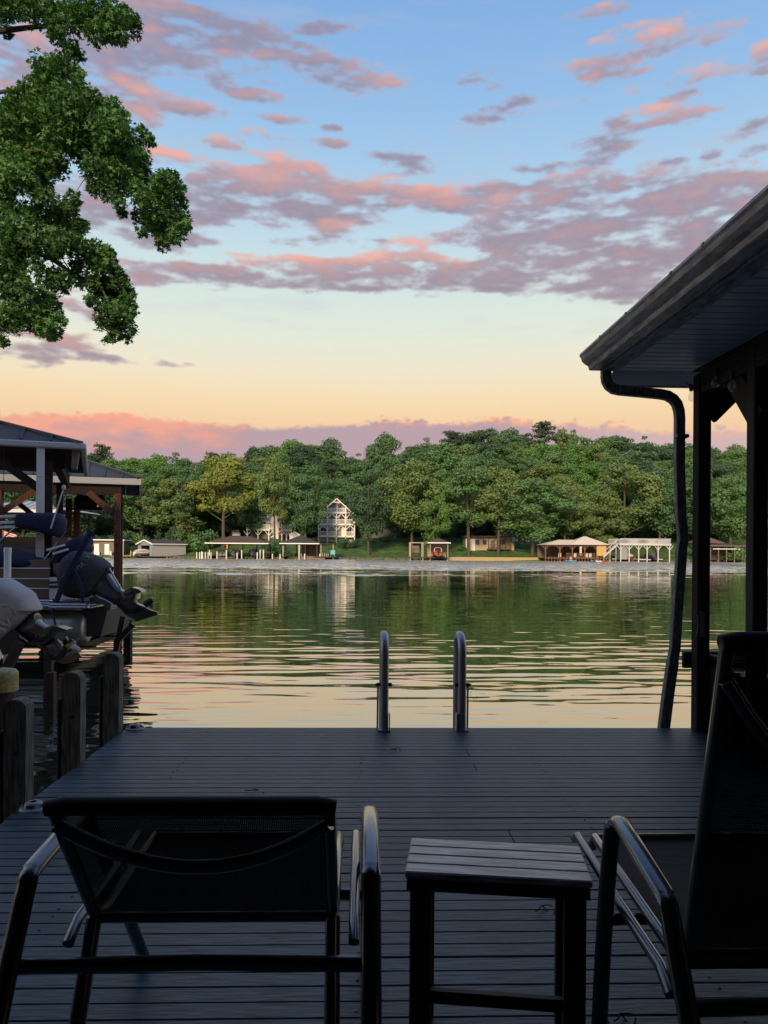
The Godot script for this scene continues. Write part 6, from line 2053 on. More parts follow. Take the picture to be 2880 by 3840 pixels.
	for p in [[-0.9, -1.7], [0.9, -1.7], [-0.9, 1.7], [0.9, 1.7]]:
		var s := Shape.new()
		s.lathe([Vector2(0, -0.13), Vector2(0.36, -0.13), Vector2(0.4, -0.08), Vector2(0.4, 0.08), Vector2(0.36, 0.13), Vector2(0, 0.13)], 14, Vector3(p[0], 0.4, p[1]), Basis(Vector3.BACK, PI / 2))
		put("wheel", s, M["black_rubber"], o)
	block(o, "bumper", Vector3(0, 0.55, 2.78), Vector3(1.8, 0.2, 0.12), trim)
	for x in [-0.8, 0.8]: block(o, "tail_light", Vector3(x, 0.9, 2.76), Vector3(0.16, 0.3, 0.06), mat("tail_red", 0.35, 0.02, 0.02, 0.3))

func roofed_dock(called: String, label: String, x0: float, x1: float, d: float, deep: float, eave: float, peak: float, roof: Material, post_m: Material, fascia: Material, n: int) -> Node3D:
	var o := thing(called, label, "boathouse", Vector3((x0 + x1) / 2, 0, -d))
	var w := (x1 - x0) / 2
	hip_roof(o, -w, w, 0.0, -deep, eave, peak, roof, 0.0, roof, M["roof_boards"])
	for f in [[Vector3(0, eave - 0.08, 0.02), Vector3(w * 2, 0.18, 0.05)], [Vector3(-w, eave - 0.08, -deep / 2), Vector3(0.05, 0.18, deep)], [Vector3(w, eave - 0.08, -deep / 2), Vector3(0.05, 0.18, deep)]]:
		block(o, "fascia", f[0], f[1], fascia)
	for k in n:
		var x := lerpf(-w + 0.5, w - 0.5, k / float(n - 1))
		for z in [-0.6, -deep + 0.6]:
			block(o, "post", Vector3(x, eave / 2 - 0.5, z), Vector3(0.16, eave + 0.9, 0.16), post_m)
	block(o, "dock_floor", Vector3(0, 0.55, -deep + 0.9), Vector3(w * 2, 0.12, 1.8), M["shore_timber"])
	for k in [-1, 1]:
		block(o, "dock_finger", Vector3(k * (w - 0.6), 0.55, -deep / 2), Vector3(1.1, 0.12, deep), M["shore_timber"])
	return o

func make_shore_docks() -> void:
	var white: Material = M["house_white"]
	var trim: Material = M["house_trim"]
	var wood: Material = M["shore_timber"]
	var dark := mat("weathered_brown", 0.075, 0.058, 0.045, 0.85, {"tex": noise_tex("streaks", 0.02, 4, 0.45, 1.2), "scale": Vector3(1, 1, 1)})
	var pale_post := mat("pale_post", 0.34, 0.30, 0.24, 0.8)
	var navy: Material = M["navy_canvas"]
	# white-doored shed at the far left
	var o := thing("white_door_shed", "dark lakeside shed with white doors behind the cedar posts", "shed", Vector3(-52.4, 0, -160))
	block(o, "wall", Vector3(0, 1.9, -2.5), Vector3(6.0, 3.2, 5), M["house_dark"])
	block(o, "roof", Vector3(0, 3.62, -2.3), Vector3(7.2, 0.22, 6.0), white)
	for x in [-2.2, -0.1]: block(o, "door", Vector3(x, 1.7, 0.06), Vector3(0.95, 2.2, 0.1), white)
	block(o, "post", Vector3(3.3, 1.7, 0.4), Vector3(0.3, 3.6, 0.3), pale_post)
	block(o, "base", Vector3(0, 0.3, 0.3), Vector3(6.6, 0.4, 1.2), wood)
	for x in [-1.7, 0.9, 1.8]: block(o, "chair_back", Vector3(x, 0.9, 0.6), Vector3(0.5, 0.8, 0.1), trim)
	# blue-grey boat shed, turned
	o = thing("boat_shed", "blue-grey gabled boat shed with a white motorboat in its open door", "boat shed", Vector3(-42.2, 0, -156.5), deg_to_rad(-35.0))
	var blue := mat("blue_grey_boards", 0.19, 0.25, 0.31, 0.75)
	var siding := mat("pale_siding", 0.42, 0.42, 0.40, 0.75)
	block(o, "side_wall", Vector3(-0.06, 1.6, -4.35), Vector3(0.12, 2.7, 8.7), siding)
	block(o, "far_wall", Vector3(-4.44, 1.6, -4.35), Vector3(0.12, 2.7, 8.7), siding)
	block(o, "back_wall", Vector3(-2.25, 1.6, -8.64), Vector3(4.3, 2.7, 0.12), M["house_dark"])
	block(o, "front_wall", Vector3(-4.0, 1.6, 0.02), Vector3(0.95, 2.7, 0.12), blue)
	block(o, "front_wall", Vector3(-0.46, 1.6, 0.02), Vector3(0.9, 2.7, 0.12), blue)
	var gb := Shape.new()
	gb.prism([Vector2(-4.5, 2.55), Vector2(0.02, 2.55), Vector2(0.02, 2.95), Vector2(-2.25, 3.7), Vector2(-4.5, 2.95)], -0.06, 0.08)
	put("gable_wall", gb, blue, o)
	gable_roof(o, Vector3(-2.25, 2.98, 0), 2.26, 0.78, 0.35, -8.9, 0.3, M["shingle_grey"], trim)
	block(o, "eave_board", Vector3(0.3, 2.84, -4.3), Vector3(0.06, 0.2, 9.2), trim)
	block(o, "dock_floor", Vector3(-2.25, 0.3, -3.5), Vector3(6.0, 0.14, 10.0), wood)
	small_boat("white_motorboat", "white motorboat stern standing in the boat shed door", Vector3(-44.3, 0.5, -156.6), deg_to_rad(-35.0), mat("hull_white", 0.65, 0.62, 0.56, 0.4), mat("hull_cream", 0.55, 0.5, 0.4, 0.5), 4.6)
	for p in [[-49.2, 1.9, "tall"], [-46.9, 1.5, "short"], [-46.4, 1.5, "second short"], [-50.8, 1.4, "left"]]:
		var s := Shape.new()
		s.tube([Vector3(0, -0.8, 0), Vector3(0, p[1], 0)], 0.12, 8)
		var q := put("yellow_post", s, mat("raw_timber", 0.42, 0.33, 0.14, 0.8))
		q.position = Vector3(p[0], 0, -157.6)
		tag(q, "%s raw yellow timber post left of the boat shed" % p[2], "post", "raw timber posts by the boat shed")
	var rail := Shape.new()
	rail.box(Vector3(), Vector3(4.0, 0.14, 0.9))
	var rl := put("small_pier", rail, M["raw_timber"])
	rl.position = Vector3(-48.0, 0.4, -157.2)
	tag(rl, "small raw timber pier left of the boat shed", "pier")
	# hip-roofed brown boathouse
	o = roofed_dock("hip_boathouse", "brown hip-roofed open boathouse with white eaves and blue boat", -30.7, -18.3, 151.0, 8.5, 3.15, 4.55, M["shingle_brown"], dark, trim, 5)
	for k in 6:
		bar(o, "dock_post", Vector3(-7.6 + k * 0.55, -0.8, 0.5), Vector3(-7.6 + k * 0.55, 1.3, 0.5), 0.12, 0.12, trim)
	block(o, "dock_walk", Vector3(-7.0, 0.5, -0.2), Vector3(4.5, 0.14, 1.2), wood)
	block(o, "locker", Vector3(-3.7, 1.2, -5.5), Vector3(1.6, 1.2, 0.8), mat("locker_blue", 0.25, 0.3, 0.34, 0.6))
	block(o, "sign_board", Vector3(-1.9, 2.5, -0.4), Vector3(0.3, 0.9, 0.1), mat("orange_board", 0.5, 0.18, 0.04, 0.6))
	small_boat("covered_boat", "boat under a dark blue cover inside the hip-roofed boathouse", Vector3(-21.8, 0.6, -155.4), 0.2, mat("hull_dark", 0.05, 0.06, 0.08, 0.4), navy, 5.0)
	small_boat("grey_boat", "grey boat in the left bay of the hip-roofed boathouse", Vector3(-25.4, 0.5, -155.4), 0.1, mat("hull_dark", 0.05, 0.06, 0.08, 0.4), mat("grey_canvas", 0.12, 0.12, 0.12, 0.8), 4.6)
	pilings([[-31.2, 1.4], [-29.9, 1.7], [-28.2, 1.4], [-26.6, 1.7], [-24.3, 1.2], [-23.6, 1.7], [-20.4, 1.3], [-20.0, 1.8], [-19.2, 1.8], [-17.6, 1.0]], 150.6, "before the hip-roofed boathouse")
	# board-backed boathouse
	o = roofed_dock("board_boathouse", "low dark-roofed open boathouse with a brown board wall", -16.2, -8.4, 151.5, 7.5, 3.2, 4.8, mat("shingle_dark", 0.045, 0.045, 0.048, 0.9), dark, trim, 4)
	for k in 9:
		block(o, "wall_board", Vector3(0.1 + 0.42 * k, 1.75, -6.2), Vector3(0.38, 2.5, 0.08), wood_mat("board_wall", 0.15, 0.11, 0.075))
	block(o, "porch_roof", Vector3(5.2, 3.12, -3.5), Vector3(3.6, 0.16, 6.0), M["shingle_dark"])
	for x in [4.2, 6.6]: block(o, "porch_post", Vector3(x, 1.4, -0.8), Vector3(0.18, 3.4, 0.18), pale_post)
	block(o, "lean_to_floor", Vector3(5.4, 0.5, -3.0), Vector3(4.0, 0.2, 5.5), dark)
	block(o, "crib", Vector3(2.6, 0.2, -0.4), Vector3(4.8, 0.8, 0.3), M["house_dark"])
	for k in 4: bar(o, "bench_leg", Vector3(4.6 + 0.35 * k, 0.6, 0.2), Vector3(4.6 + 0.35 * k, 1.2, 0.2), 0.06, 0.06, trim)
	var tc := thing("turquoise_chair", "small turquoise chair on the dock right of the board-walled boathouse", "chair", Vector3(-5.75, 0.62, -151.6))
	block(tc, "seat", Vector3(0, 0.42, 0), Vector3(0.9, 0.1, 0.7), mat("turquoise", 0.08, 0.42, 0.38, 0.5))
	block(tc, "backrest", Vector3(0, 0.85, -0.3), Vector3(0.9, 0.8, 0.08), M["turquoise"])
	for p in [[-0.4, 0.3], [0.4, 0.3], [-0.4, -0.3], [0.4, -0.3]]: block(tc, "leg", Vector3(p[0], 0.19, p[1]), Vector3(0.08, 0.4, 0.08), M["turquoise"])
	pilings([[-16.0, 1.0], [-15.6, 2.7], [-12.3, 2.8], [-12.0, 1.1], [-11.2, 1.1], [-8.3, 1.1]], 151.0, "before the board-walled boathouse")
	# small boathouse with the red boat
	o = roofed_dock("red_boat_house", "small hip-roofed boathouse sheltering a red and white boat", 13.0, 17.5, 151.5, 5.5, 3.55, 4.5, M["shingle_brown"], pale_post, trim, 2)
	block(o, "back_wall", Vector3(0, 2.1, -5.2), Vector3(3.8, 2.6, 0.1), M["tan_board"])
	small_boat("red_boat", "red and white boat with a black outboard in the small boathouse", Vector3(15.2, 0.75, -155.0), 0.0, mat("hull_red", 0.35, 0.035, 0.04, 0.35), mat("hull_red_top", 0.30, 0.10, 0.10, 0.5), 4.4)
	var tower := thing("wake_tower", "white tubular arch standing over the red boat", "tower", Vector3(15.2, 1.4, -153.6))
	var ts := Shape.new()
	ts.tube([Vector3(-0.75, 0, 0), Vector3(-0.7, 0.9, 0), Vector3(-0.4, 1.15, 0), Vector3(0.4, 1.15, 0), Vector3(0.7, 0.9, 0), Vector3(0.75, 0, 0)], 0.06, 7)
	put("arch", ts, trim, tower)
	o = thing("bare_dock_frame", "open timber dock frame left of the red boat's boathouse", "dock", Vector3(10.9, 0, -153))
	for p in [[-1.25, 0.0], [1.25, 0.0], [-1.25, -3.0], [1.25, -3.0]]: block(o, "post", Vector3(p[0], 1.35, p[1]), Vector3(0.18, 4.3, 0.18), pale_post)
	for z in [0.0, -3.0]: block(o, "top_rail", Vector3(0, 3.5, z), Vector3(2.7, 0.16, 0.14), pale_post)
	block(o, "floor", Vector3(0.2, 0.6, -1.5), Vector3(3.4, 0.16, 3.4), M["shore_timber"])
	block(o, "dark_screen", Vector3(0.0, 2.2, -3.1), Vector3(1.4, 1.4, 0.06), M["house_dark"])
	# yellow seawall, in planks
	var sw := thing("seawall", "low yellow timber seawall below the beige cottage", "seawall", Vector3(27.0, 0, -156.2))
	for k in 14:
		block(sw, "plank", Vector3(-8.9 + k * 1.32, 0.30, 0), Vector3(1.30, 0.75, 0.14), mat("yellow_timber", 0.36, 0.29, 0.14, 0.8) if k > 2 else M["pale_post"])
	for k in 15: block(sw, "stake", Vector3(-9.55 + k * 1.32, 0.2, 0.1), Vector3(0.1, 0.9, 0.08), M["yellow_timber"])
	# tan-roofed pavilion
	o = thing("tan_pavilion", "timber pavilion over the water with a cream hipped roof and tan blind", "pavilion", Vector3(42.9, 0, -152))
	var cream := mat("cream_roof", 0.66, 0.60, 0.50, 0.7)
	for h in [[-6.6, 5.2, 3.28, 4.35, 7.5], [-1.6, 6.6, 3.28, 5.05, 7.5]]:
		var hs := Node3D.new()
		hs.name = "roof"
		o.add_child(hs, true)
		hip_roof(hs, h[0], h[1], 0.02 if h[0] < -2 else 0.10, -h[4], h[2] + (0.0 if h[0] < -2 else 0.03), h[3], cream, 0.0, cream, M["roof_boards"])
	var cedar: Material = M["stained_cedar"]
	var cp := wood_mat("warm_timber", 0.24, 0.13, 0.065)
	for x in [-6.3, -3.4, -0.9, 1.6, 4.0, 6.3]:
		for z in [-0.5, -7.0]:
			block(o, "post", Vector3(x, 1.2, z), Vector3(0.2, 4.1, 0.2), cp)
		bar(o, "knee_brace", Vector3(x, 2.3, -0.5), Vector3(x + 0.8, 3.2, -0.5), 0.1, 0.12, cp)
		bar(o, "knee_brace", Vector3(x, 2.3, -0.5), Vector3(x - 0.8, 3.2, -0.5), 0.1, 0.12, cp)
	block(o, "eave_beam", Vector3(0, 3.12, -0.5), Vector3(12.9, 0.24, 0.14), cp)
	block(o, "floor", Vector3(0, 0.62, -3.8), Vector3(13.2, 0.16, 7.6), cp)
	for k in 22: block(o, "skirt_post", Vector3(-6.4 + k * 0.61, 0.2, 0.02), Vector3(0.14, 1.4, 0.12), cp)
	block(o, "blind", Vector3(4.95, 2.15, -0.35), Vector3(1.9, 2.0, 0.05), mat("tan_blind", 0.50, 0.34, 0.13, 0.8))
	railing(o, Vector3(-2.2, 0.7, -0.2), Vector3(3.6, 0.7, -0.2), 0.9, cp)
	var sg := Shape.new()
	for k in 4: sg.box(Vector3(0.75, 2.75 - 0.45 * k, -0.38), Vector3(0.42, 0.38, 0.05))
	put("hanging_sign", sg, mat("sign_white", 0.6, 0.58, 0.55, 0.6), o)
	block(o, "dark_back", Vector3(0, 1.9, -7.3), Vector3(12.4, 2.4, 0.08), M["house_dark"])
	for x in [-2.9, 0.2, 2.6, 3.3]: block(o, "chair_back", Vector3(x, 1.2, -2.5), Vector3(0.5, 0.9, 0.1), trim)
	# white two-level dock
	o = thing("white_dock", "white two-level dock with a railed upper deck and outside stair", "dock", Vector3(56.2, 0, -151))
	var wd := mat("dock_white", 0.50, 0.53, 0.55, 0.6)
	block(o, "upper_deck", Vector3(0, 3.42, -3.5), Vector3(10.4, 0.3, 7.2), wd)
	railing(o, Vector3(-5.1, 3.55, 0.05), Vector3(5.1, 3.55, 0.05), 1.05, wd)
	railing(o, Vector3(5.1, 3.55, 0.05), Vector3(5.1, 3.55, -7.0), 1.05, wd)
	railing(o, Vector3(-5.1, 3.55, -7.0), Vector3(5.1, 3.55, -7.0), 1.05, wd)
	for x in [-4.9, -3.2, -1.3, 0.4, 2.6, 4.9]:
		for z in [-0.2, -6.8]:
			block(o, "post", Vector3(x, 1.2, z), Vector3(0.19, 4.1, 0.19), wd)
		bar(o, "knee_brace", Vector3(x, 2.4, -0.2), Vector3(x + 0.75, 3.25, -0.2), 0.1, 0.12, wd)
		bar(o, "knee_brace", Vector3(x, 2.4, -0.2), Vector3(x - 0.75, 3.25, -0.2), 0.1, 0.12, wd)
	block(o, "lower_deck", Vector3(0, 0.5, -5.6), Vector3(10.4, 0.16, 2.8), wd)
	block(o, "boat_cradle", Vector3(0.0, 0.45, -1.5), Vector3(2.6, 0.16, 2.0), wd)
	block(o, "storage_closet", Vector3(-4.1, 1.8, -1.6), Vector3(1.5, 2.7, 2.0), mat("closet_grey", 0.24, 0.27, 0.29, 0.7))
	bar(o, "stair_stringer", Vector3(-8.0, 0.9, -1.2), Vector3(-5.2, 3.4, -1.2), 0.08, 0.26, wd)
	bar(o, "stair_stringer", Vector3(-8.0, 0.9, -2.2), Vector3(-5.2, 3.4, -2.2), 0.08, 0.26, wd)
	bar(o, "stair_rail", Vector3(-8.0, 1.9, -1.2), Vector3(-5.2, 4.45, -1.2), 0.08, 0.10, wd)
	for k in 10: block(o, "tread", Vector3(-7.9 + 0.28 * k, 1.0 + 0.25 * k, -1.7), Vector3(0.28, 0.05, 1.0), wd)
	for k in 3: bar(o, "stair_post", Vector3(-7.9 + 1.2 * k, -0.4, -1.2), Vector3(-7.9 + 1.2 * k, 1.9 + 1.1 * k, -1.2), 0.1, 0.1, wd)
	small_boat("dock_boat", "dark covered boat under the right half of the white dock", Vector3(58.6, 0.5, -154.3), 0.1, M["hull_dark"], mat("grey_canvas", 0.12, 0.12, 0.12, 0.8), 4.6)
	small_boat("maroon_boat", "maroon boat with a white top under the left half of the white dock", Vector3(53.6, 0.3, -154.3), 0.1, mat("hull_maroon", 0.10, 0.03, 0.035, 0.4), M["hull_white"], 4.2, false)
	# dark boathouse behind the posts
	o = roofed_dock("dark_boathouse", "dark boathouse with a brown upper roof between the porch posts", 69.5, 77.0, 152.0, 6.5, 3.4, 3.9, M["shingle_dark"], M["house_dark"], M["house_dark"], 5)
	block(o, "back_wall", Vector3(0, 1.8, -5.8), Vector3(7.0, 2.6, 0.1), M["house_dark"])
	block(o, "white_sill", Vector3(0, 2.7, -0.5), Vector3(5.6, 0.14, 0.1), trim)
	var up := Node3D.new()
	up.name = "upper_roof"
	o.add_child(up, true)
	hip_roof(up, -4.0, 2.6, -6.2, -11.5, 3.95, 5.3, mat("rust_shingle", 0.17, 0.09, 0.06, 0.9), 0.0, M["rust_shingle"], M["roof_boards"])
	# at the right edge
	o = roofed_dock("edge_boathouse", "pale-roofed boathouse at the right edge beyond the nearer porch post", 46.3, 53.0, 86.0, 5.5, 5.4, 6.2, M["pale_blue_roof"], pale_post, trim, 3)
	# rocks along the waterline
	var r := RandomNumberGenerator.new()
	r.seed = 90
	var rs := Shape.new()
	for k in 420:
		var x := r.randf_range(-80, 80)
		if x > 17.5 and x < 36.5: continue
		var z := -(SHORE + 1.3 * sin(x * 0.11) + 0.7 * sin(x * 0.31 + 1.0)) + r.randf_range(-0.4, 0.9)
		var size := r.randf_range(0.2, 0.55)
		rs.box(Vector3(x, r.randf_range(-0.05, 0.25), z), Vector3(size * 1.5, size * 0.8, size), Basis(Vector3(r.randfn(), r.randfn(), r.randfn()).normalized(), r.randf() * 3.0), size * 0.2)
	var rk := put("shore_rocks", rs, mat("grey_rock", 0.14, 0.13, 0.115, 0.9))
	rk.set_meta("kind", "stuff")
	tag(rk, "broken grey rocks along the far waterline", "rocks")

# ---------------------------------------------------------------- shrubs
func shrub_mesh(key: int) -> void:
	var r := RandomNumberGenerator.new()
	r.seed = 700 + key
	var s := Shape.new()
	s.tinted = true
	for k in 12:
		var c := Vector3(r.randfn() * 0.45, r.randf_range(0.25, 0.8), r.randfn() * 0.35)
		var tone := r.randf_range(0.75, 1.25)
		for i in 100:
			var o := Vector3(r.randfn(), r.randfn(), r.randfn()).normalized()
			var t := tone * r.randf_range(0.8, 1.2)
			s.tint = Color(t, t, t)
			leaf(s, c + o * r.randf_range(0.15, 0.38), o, r.randf_range(0.08, 0.17), r)
	crowns[key] = s.mesh()

func shrub(label: String, x: float, d: float, w: float, h: float, green: String, key: int, group := "") -> void:
	var o := thing("shrub", label, "shrub", Vector3(x, land(x, d) - 0.1, -d), x, group)
	var c := put("foliage", crowns[key], M[green], o)
	c.scale = Vector3(w, h, w)
	var st := Shape.new()
	st.tube([Vector3(0, -0.2, 0), Vector3(0.1, h * 0.5, 0)], [0.08, 0.03], 5)
	put("stem", st, M["bark"], o)

var said := {}
func once(label: String) -> String:
	# repeats of one phrase run from left to right
	said[label] = said.get(label, 0) + 1
	return label if said[label] == 1 else "%s, %s from the left" % [label, ORDINAL[said[label] - 1]]

func make_shrubs() -> void:
	for k in range(40, 43): shrub_mesh(k)
	shrub("left of two dark round bushes before the three-storey house", -4.6, 171, 1.9, 2.3, "leaf_dark", 40)
	shrub("right of two dark round bushes before the three-storey house", -2.6, 171, 2.1, 2.2, "leaf_dark", 41)
	shrub("leafy bush between the hip-roofed and the board-walled boathouse", -17.6, 162, 2.2, 3.4, "leaf_deep", 42)
	shrub("bush under the olive-topped tree before the brick house", -19.8, 168, 2.6, 2.6, "leaf_dark", 40)
	shrub("green bush at the waterline right of the dark boathouse", 76.5, 156, 3.2, 3.2, "leaf_fresh", 41)
	shrub("low bush at the foot of the grey shed", 5.6, 180, 1.6, 1.6, "leaf_mid", 40)
	shrub("bush beside the beige cottage's white wall", 21.8, 169, 1.5, 1.6, "leaf_deep", 42)
	var r := RandomNumberGenerator.new()
	r.seed = 66
	var x := -92.0
	var i := 0
	while x < 92.0:
		var d := r.randf_range(187, 195)
		i += 1
		shrub(once("%s thicket at the wood's edge above %s" % [["deep green", "dense dark", "tangled"][i % 3], near_mark(x * 160.0 / d)]), x, d, r.randf_range(3.6, 5.0), r.randf_range(3.5, 5.5), ["leaf_deep", "leaf_dark", "leaf_mid"][i % 3], 40 + i % 3, "thickets at the wood's edge")
		x += r.randf_range(3.2, 4.6)
	x = -94.0
	while x < -33.0:
		var d := r.randf_range(165, 172)
		i += 1
		shrub(once("%s thicket at the left shore behind %s" % [["deep green", "dense dark", "tangled"][i % 3], near_mark(x)]), x, d, r.randf_range(2.8, 4.2), r.randf_range(2.5, 4.5), ["leaf_deep", "leaf_dark", "leaf_mid"][i % 3], 40 + i % 3, "thickets at the left shore")
		x += r.randf_range(3.4, 5.0)
	# right-edge tree, then unseen trees added behind the dock to block light
	tree("point_tree", "bright green tree at the right edge behind the pale-roofed boathouse", "", Vector3(53.5, 0.6, -96), 13.0, 0.9, 9, "leaf_fresh", 0.3)
	tree("added_shade_tree", "unseen broad tree added above the shelter to shade the near deck", "", Vector3(-0.6, 1.0, 5.6), 18.0, 1.5, 5, "leaf_dark", 0.8)  # added out of view so its crown darkens the near deck
	var n := 0
	for p in [[-26, 8], [-20, 13], [-13, 9], [-7, 12], [-1, 9], [5, 12], [11, 9], [18, 12]]:
		n += 1
		tree("added_bank_tree", "%s unseen tall tree added on the bank to block the sun" % ORDINAL[n - 1], "unseen trees added behind the dock", Vector3(p[0], 1.0, p[1]), 16.5, 1.0, n % 7, "leaf_dark", n * 1.3)  # added out of view to keep the sun off the near things

# ---------------------------------------------------------------- kayaks
func nets(s: Shape, bones: Array, cell: float) -> void:
	# smooth joined capsules meshed as surface nets; bones: [a, ra, b, rb]
	var lo := Vector3(1e9, 1e9, 1e9); var hi := -lo
	for b in bones:
		for q in [[b[0], b[1]], [b[2], b[3]]]:
			lo = lo.min(q[0] - Vector3.ONE * (q[1] + cell * 2)); hi = hi.max(q[0] + Vector3.ONE * (q[1] + cell * 2))
	var n := Vector3i(((hi - lo) / cell).ceil()) + Vector3i.ONE
	var f := PackedFloat32Array(); f.resize(n.x * n.y * n.z)
	var field := func(p: Vector3) -> float:
		var acc := 0.0
		for b in bones:
			var ab: Vector3 = b[2] - b[0]
			var t := clampf((p - b[0]).dot(ab) / maxf(ab.length_squared(), 1e-9), 0, 1)
			var dd: float = p.distance_to(b[0] + ab * t) - lerpf(b[1], b[3], t)
			acc += exp(-dd * 60.0)
		return -log(maxf(acc, 1e-30)) / 60.0
	for z in n.z:
		for y in n.y:
			for x in n.x:
				f[(z * n.y + y) * n.x + x] = field.call(lo + Vector3(x, y, z) * cell)
	var vert := {}
	for z in n.z - 1:
		for y in n.y - 1:
			for x in n.x - 1:
				var sum := Vector3(); var cnt := 0
				for e in [[0, 1], [2, 3], [4, 5], [6, 7], [0, 2], [1, 3], [4, 6], [5, 7], [0, 4], [1, 5], [2, 6], [3, 7]]:
					var pa := Vector3i(x + (e[0] & 1), y + ((e[0] >> 1) & 1), z + ((e[0] >> 2) & 1))
					var pb := Vector3i(x + (e[1] & 1), y + ((e[1] >> 1) & 1), z + ((e[1] >> 2) & 1))
					var fa := f[(pa.z * n.y + pa.y) * n.x + pa.x]; var fb := f[(pb.z * n.y + pb.y) * n.x + pb.x]
					if (fa < 0) != (fb < 0):
						sum += Vector3(pa).lerp(Vector3(pb), fa / (fa - fb)); cnt += 1
				if cnt: vert[Vector3i(x, y, z)] = lo + sum / cnt * cell
	var norm := func(p: Vector3) -> Vector3:
		var h := cell * 0.5
		return Vector3(field.call(p + Vector3(h, 0, 0)) - field.call(p - Vector3(h, 0, 0)), field.call(p + Vector3(0, h, 0)) - field.call(p - Vector3(0, h, 0)), field.call(p + Vector3(0, 0, h)) - field.call(p - Vector3(0, 0, h))).normalized()
	var nm := {}
	for k in vert: nm[k] = norm.call(vert[k])
	for z in range(1, n.z - 1):
		for y in range(1, n.y - 1):
			for x in range(1, n.x - 1):
				var a := f[(z * n.y + y) * n.x + x]
				for ax in 3:
					var q := Vector3i(x, y, z); q[ax] += 1
					var b := f[(q.z * n.y + q.y) * n.x + q.x]
					if (a < 0) == (b < 0): continue
					var u := Vector3i(); var w := Vector3i()
					u[(ax + 1) % 3] = 1; w[(ax + 2) % 3] = 1
					var p := Vector3i(x, y, z)
					var c := [p, p - u, p - u - w, p - w]
					if not (vert.has(c[0]) and vert.has(c[1]) and vert.has(c[2]) and vert.has(c[3])): continue
					s.stri(vert[c[0]], vert[c[1]], vert[c[2]], nm[c[0]], nm[c[1]], nm[c[2]])
					s.stri(vert[c[0]], vert[c[2]], vert[c[3]], nm[c[0]], nm[c[2]], nm[c[3]])

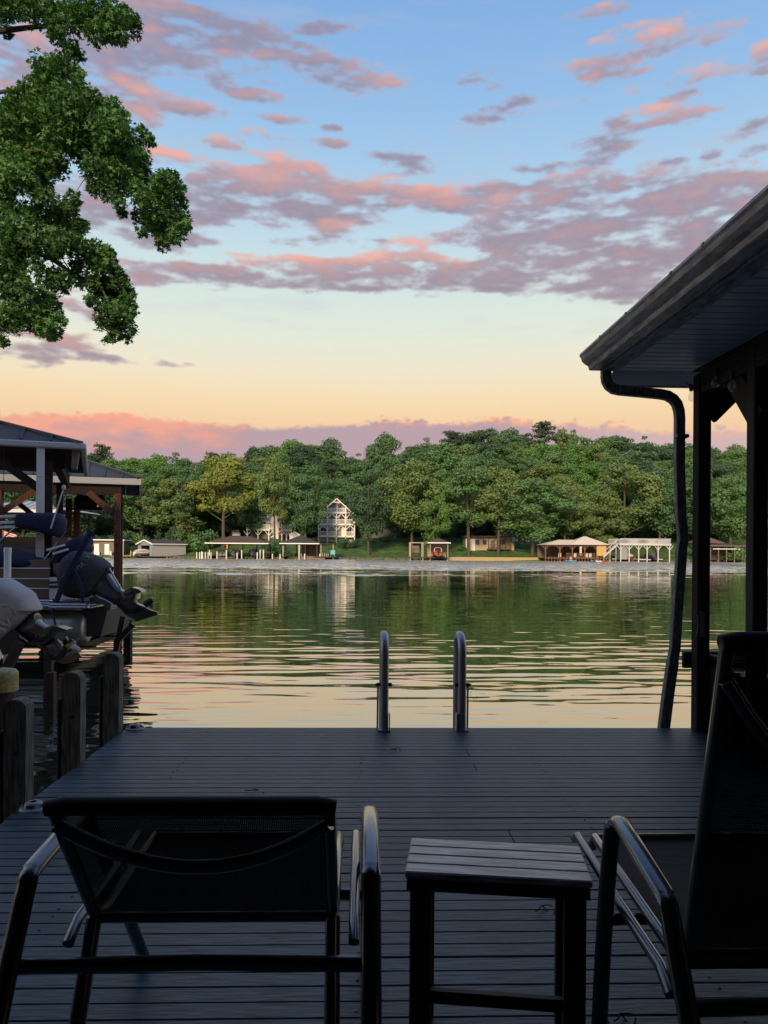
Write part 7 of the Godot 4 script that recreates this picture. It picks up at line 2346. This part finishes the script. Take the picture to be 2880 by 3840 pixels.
func kayak(label: String, who: String, at: Vector3, turn: float, bow: Material, mid: Material, stern: Material, shirt: Material, length: float) -> void:
	var o := thing("kayak", label, "kayak", at, turn, "kayaks on the water")
	for seg in [[-0.5, -0.18, bow], [-0.18, 0.2, mid], [0.2, 0.5, stern]]:
		var s := Shape.new()
		var rings := []
		for k in 7:
			var u: float = lerpf(seg[0], seg[1], k / 6.0)
			var w := 0.36 * pow(maxf(1.0 - pow(absf(u) * 2.0, 2.2), 0.001), 0.7) + 0.01
			var rise := 0.16 * pow(absf(u) * 2.0, 3.0)
			var ring := PackedVector3Array()
			for i in 12:
				var a := TAU * i / 12
				ring.append(Vector3(u * length, 0.10 + rise + sin(a) * 0.17, cos(a) * w))
			rings.append(ring)
		s.loft(rings)
		put("hull", s, seg[2], o)
	var p := thing("person", who, "person", at + Vector3(0, 0.18, 0), turn, "kayakers")
	var s := Shape.new()
	nets(s, [[Vector3(0.05, 0.12, 0), 0.16, Vector3(0.0, 0.50, 0), 0.17], [Vector3(0.0, 0.48, -0.12), 0.08, Vector3(0.0, 0.48, 0.12), 0.08], [Vector3(0, 0.5, 0), 0.055, Vector3(0.0, 0.66, 0), 0.05], [Vector3(0.0, 0.48, -0.19), 0.065, Vector3(-0.08, 0.26, -0.30), 0.05], [Vector3(-0.08, 0.26, -0.30), 0.048, Vector3(-0.33, 0.30, -0.22), 0.036], [Vector3(0.0, 0.48, 0.19), 0.065, Vector3(-0.08, 0.26, 0.30), 0.05], [Vector3(-0.08, 0.26, 0.30), 0.048, Vector3(-0.33, 0.38, 0.22), 0.036], [Vector3(0.05, 0.06, -0.09), 0.09, Vector3(-0.45, 0.12, -0.10), 0.06], [Vector3(0.05, 0.06, 0.09), 0.09, Vector3(-0.45, 0.12, 0.10), 0.06], [Vector3(0, 0.74, 0), 0.095, Vector3(-0.015, 0.79, 0), 0.095], [Vector3(-0.09, 0.745, 0), 0.018, Vector3(-0.105, 0.73, 0), 0.014], [Vector3(-0.345, 0.30, -0.22), 0.035, Vector3(-0.39, 0.30, -0.22), 0.03], [Vector3(-0.345, 0.38, 0.22), 0.035, Vector3(-0.39, 0.38, 0.22), 0.03]], 0.03)
	put("body", s, mat("skin", 0.42, 0.26, 0.19, 0.6), p)
	var v := Shape.new()
	nets(v, [[Vector3(0.05, 0.16, 0), 0.185, Vector3(0.0, 0.47, 0), 0.195], [Vector3(0.0, 0.48, -0.13), 0.09, Vector3(0.0, 0.48, 0.13), 0.09]], 0.04)
	put("vest", v, shirt, p)
	var hr := Shape.new()
	nets(hr, [[Vector3(0.025, 0.78, 0), 0.10, Vector3(0.02, 0.82, 0), 0.09]], 0.03)
	put("hair", hr, mat("hair_dark", 0.03, 0.022, 0.016, 0.7), p)
	var pd := Shape.new()
	pd.tube([Vector3(-0.40, 0.22, -1.05), Vector3(-0.40, 0.34, 0.0), Vector3(-0.40, 0.48, 1.05)], 0.017, 6)
	pd.box(Vector3(-0.40, 0.20, -1.2), Vector3(0.02, 0.16, 0.4))
	pd.box(Vector3(-0.40, 0.50, 1.2), Vector3(0.02, 0.16, 0.4))
	var po := put("paddle", pd, mat("paddle_dark", 0.03, 0.03, 0.03, 0.5))
	po.position = p.position
	po.rotation.y = turn
	tag(po, "paddle held by the %s" % ("kayaker with the white vest" if "white" in who else "kayaker in dark clothes"), "paddle", "kayak paddles")

func make_kayaks() -> void:
	var blue := mat("kayak_blue", 0.03, 0.22, 0.55, 0.35)
	var teal := mat("kayak_teal", 0.08, 0.40, 0.50, 0.35)
	var red := mat("kayak_red", 0.50, 0.05, 0.04, 0.35)
	kayak("blue kayak before the tan-roofed pavilion", "kayaker with a white vest in the blue kayak", Vector3(40.1, 0.0, -146.5), 0.5, blue, teal, teal, mat("vest_white", 0.6, 0.6, 0.58, 0.7), 3.0)
	kayak("blue, white and red kayak right of the blue one", "kayaker in dark clothes in the tricoloured kayak", Vector3(45.0, 0.0, -145.5), 0.2, mat("kayak_deep_blue", 0.03, 0.08, 0.40, 0.35), mat("kayak_white", 0.6, 0.62, 0.65, 0.35), red, mat("vest_dark", 0.03, 0.03, 0.04, 0.7), 3.0)

func _ready() -> void:
	rng.seed = 7
	light_and_camera()
	make_water()
	make_land()
	make_forest()
	make_deck()
	make_mooring_posts()
	make_dock_lights()
	make_ladder()
	make_porch()
	make_string_lights()
	make_added_shelter()
	make_furniture()
	make_litter()
	make_left_boathouses()
	make_pontoon_boat()
	make_outboards()
	make_sweetgum()
	make_shore_houses()
	make_shore_docks()
	make_shrubs()
	make_kayaks()
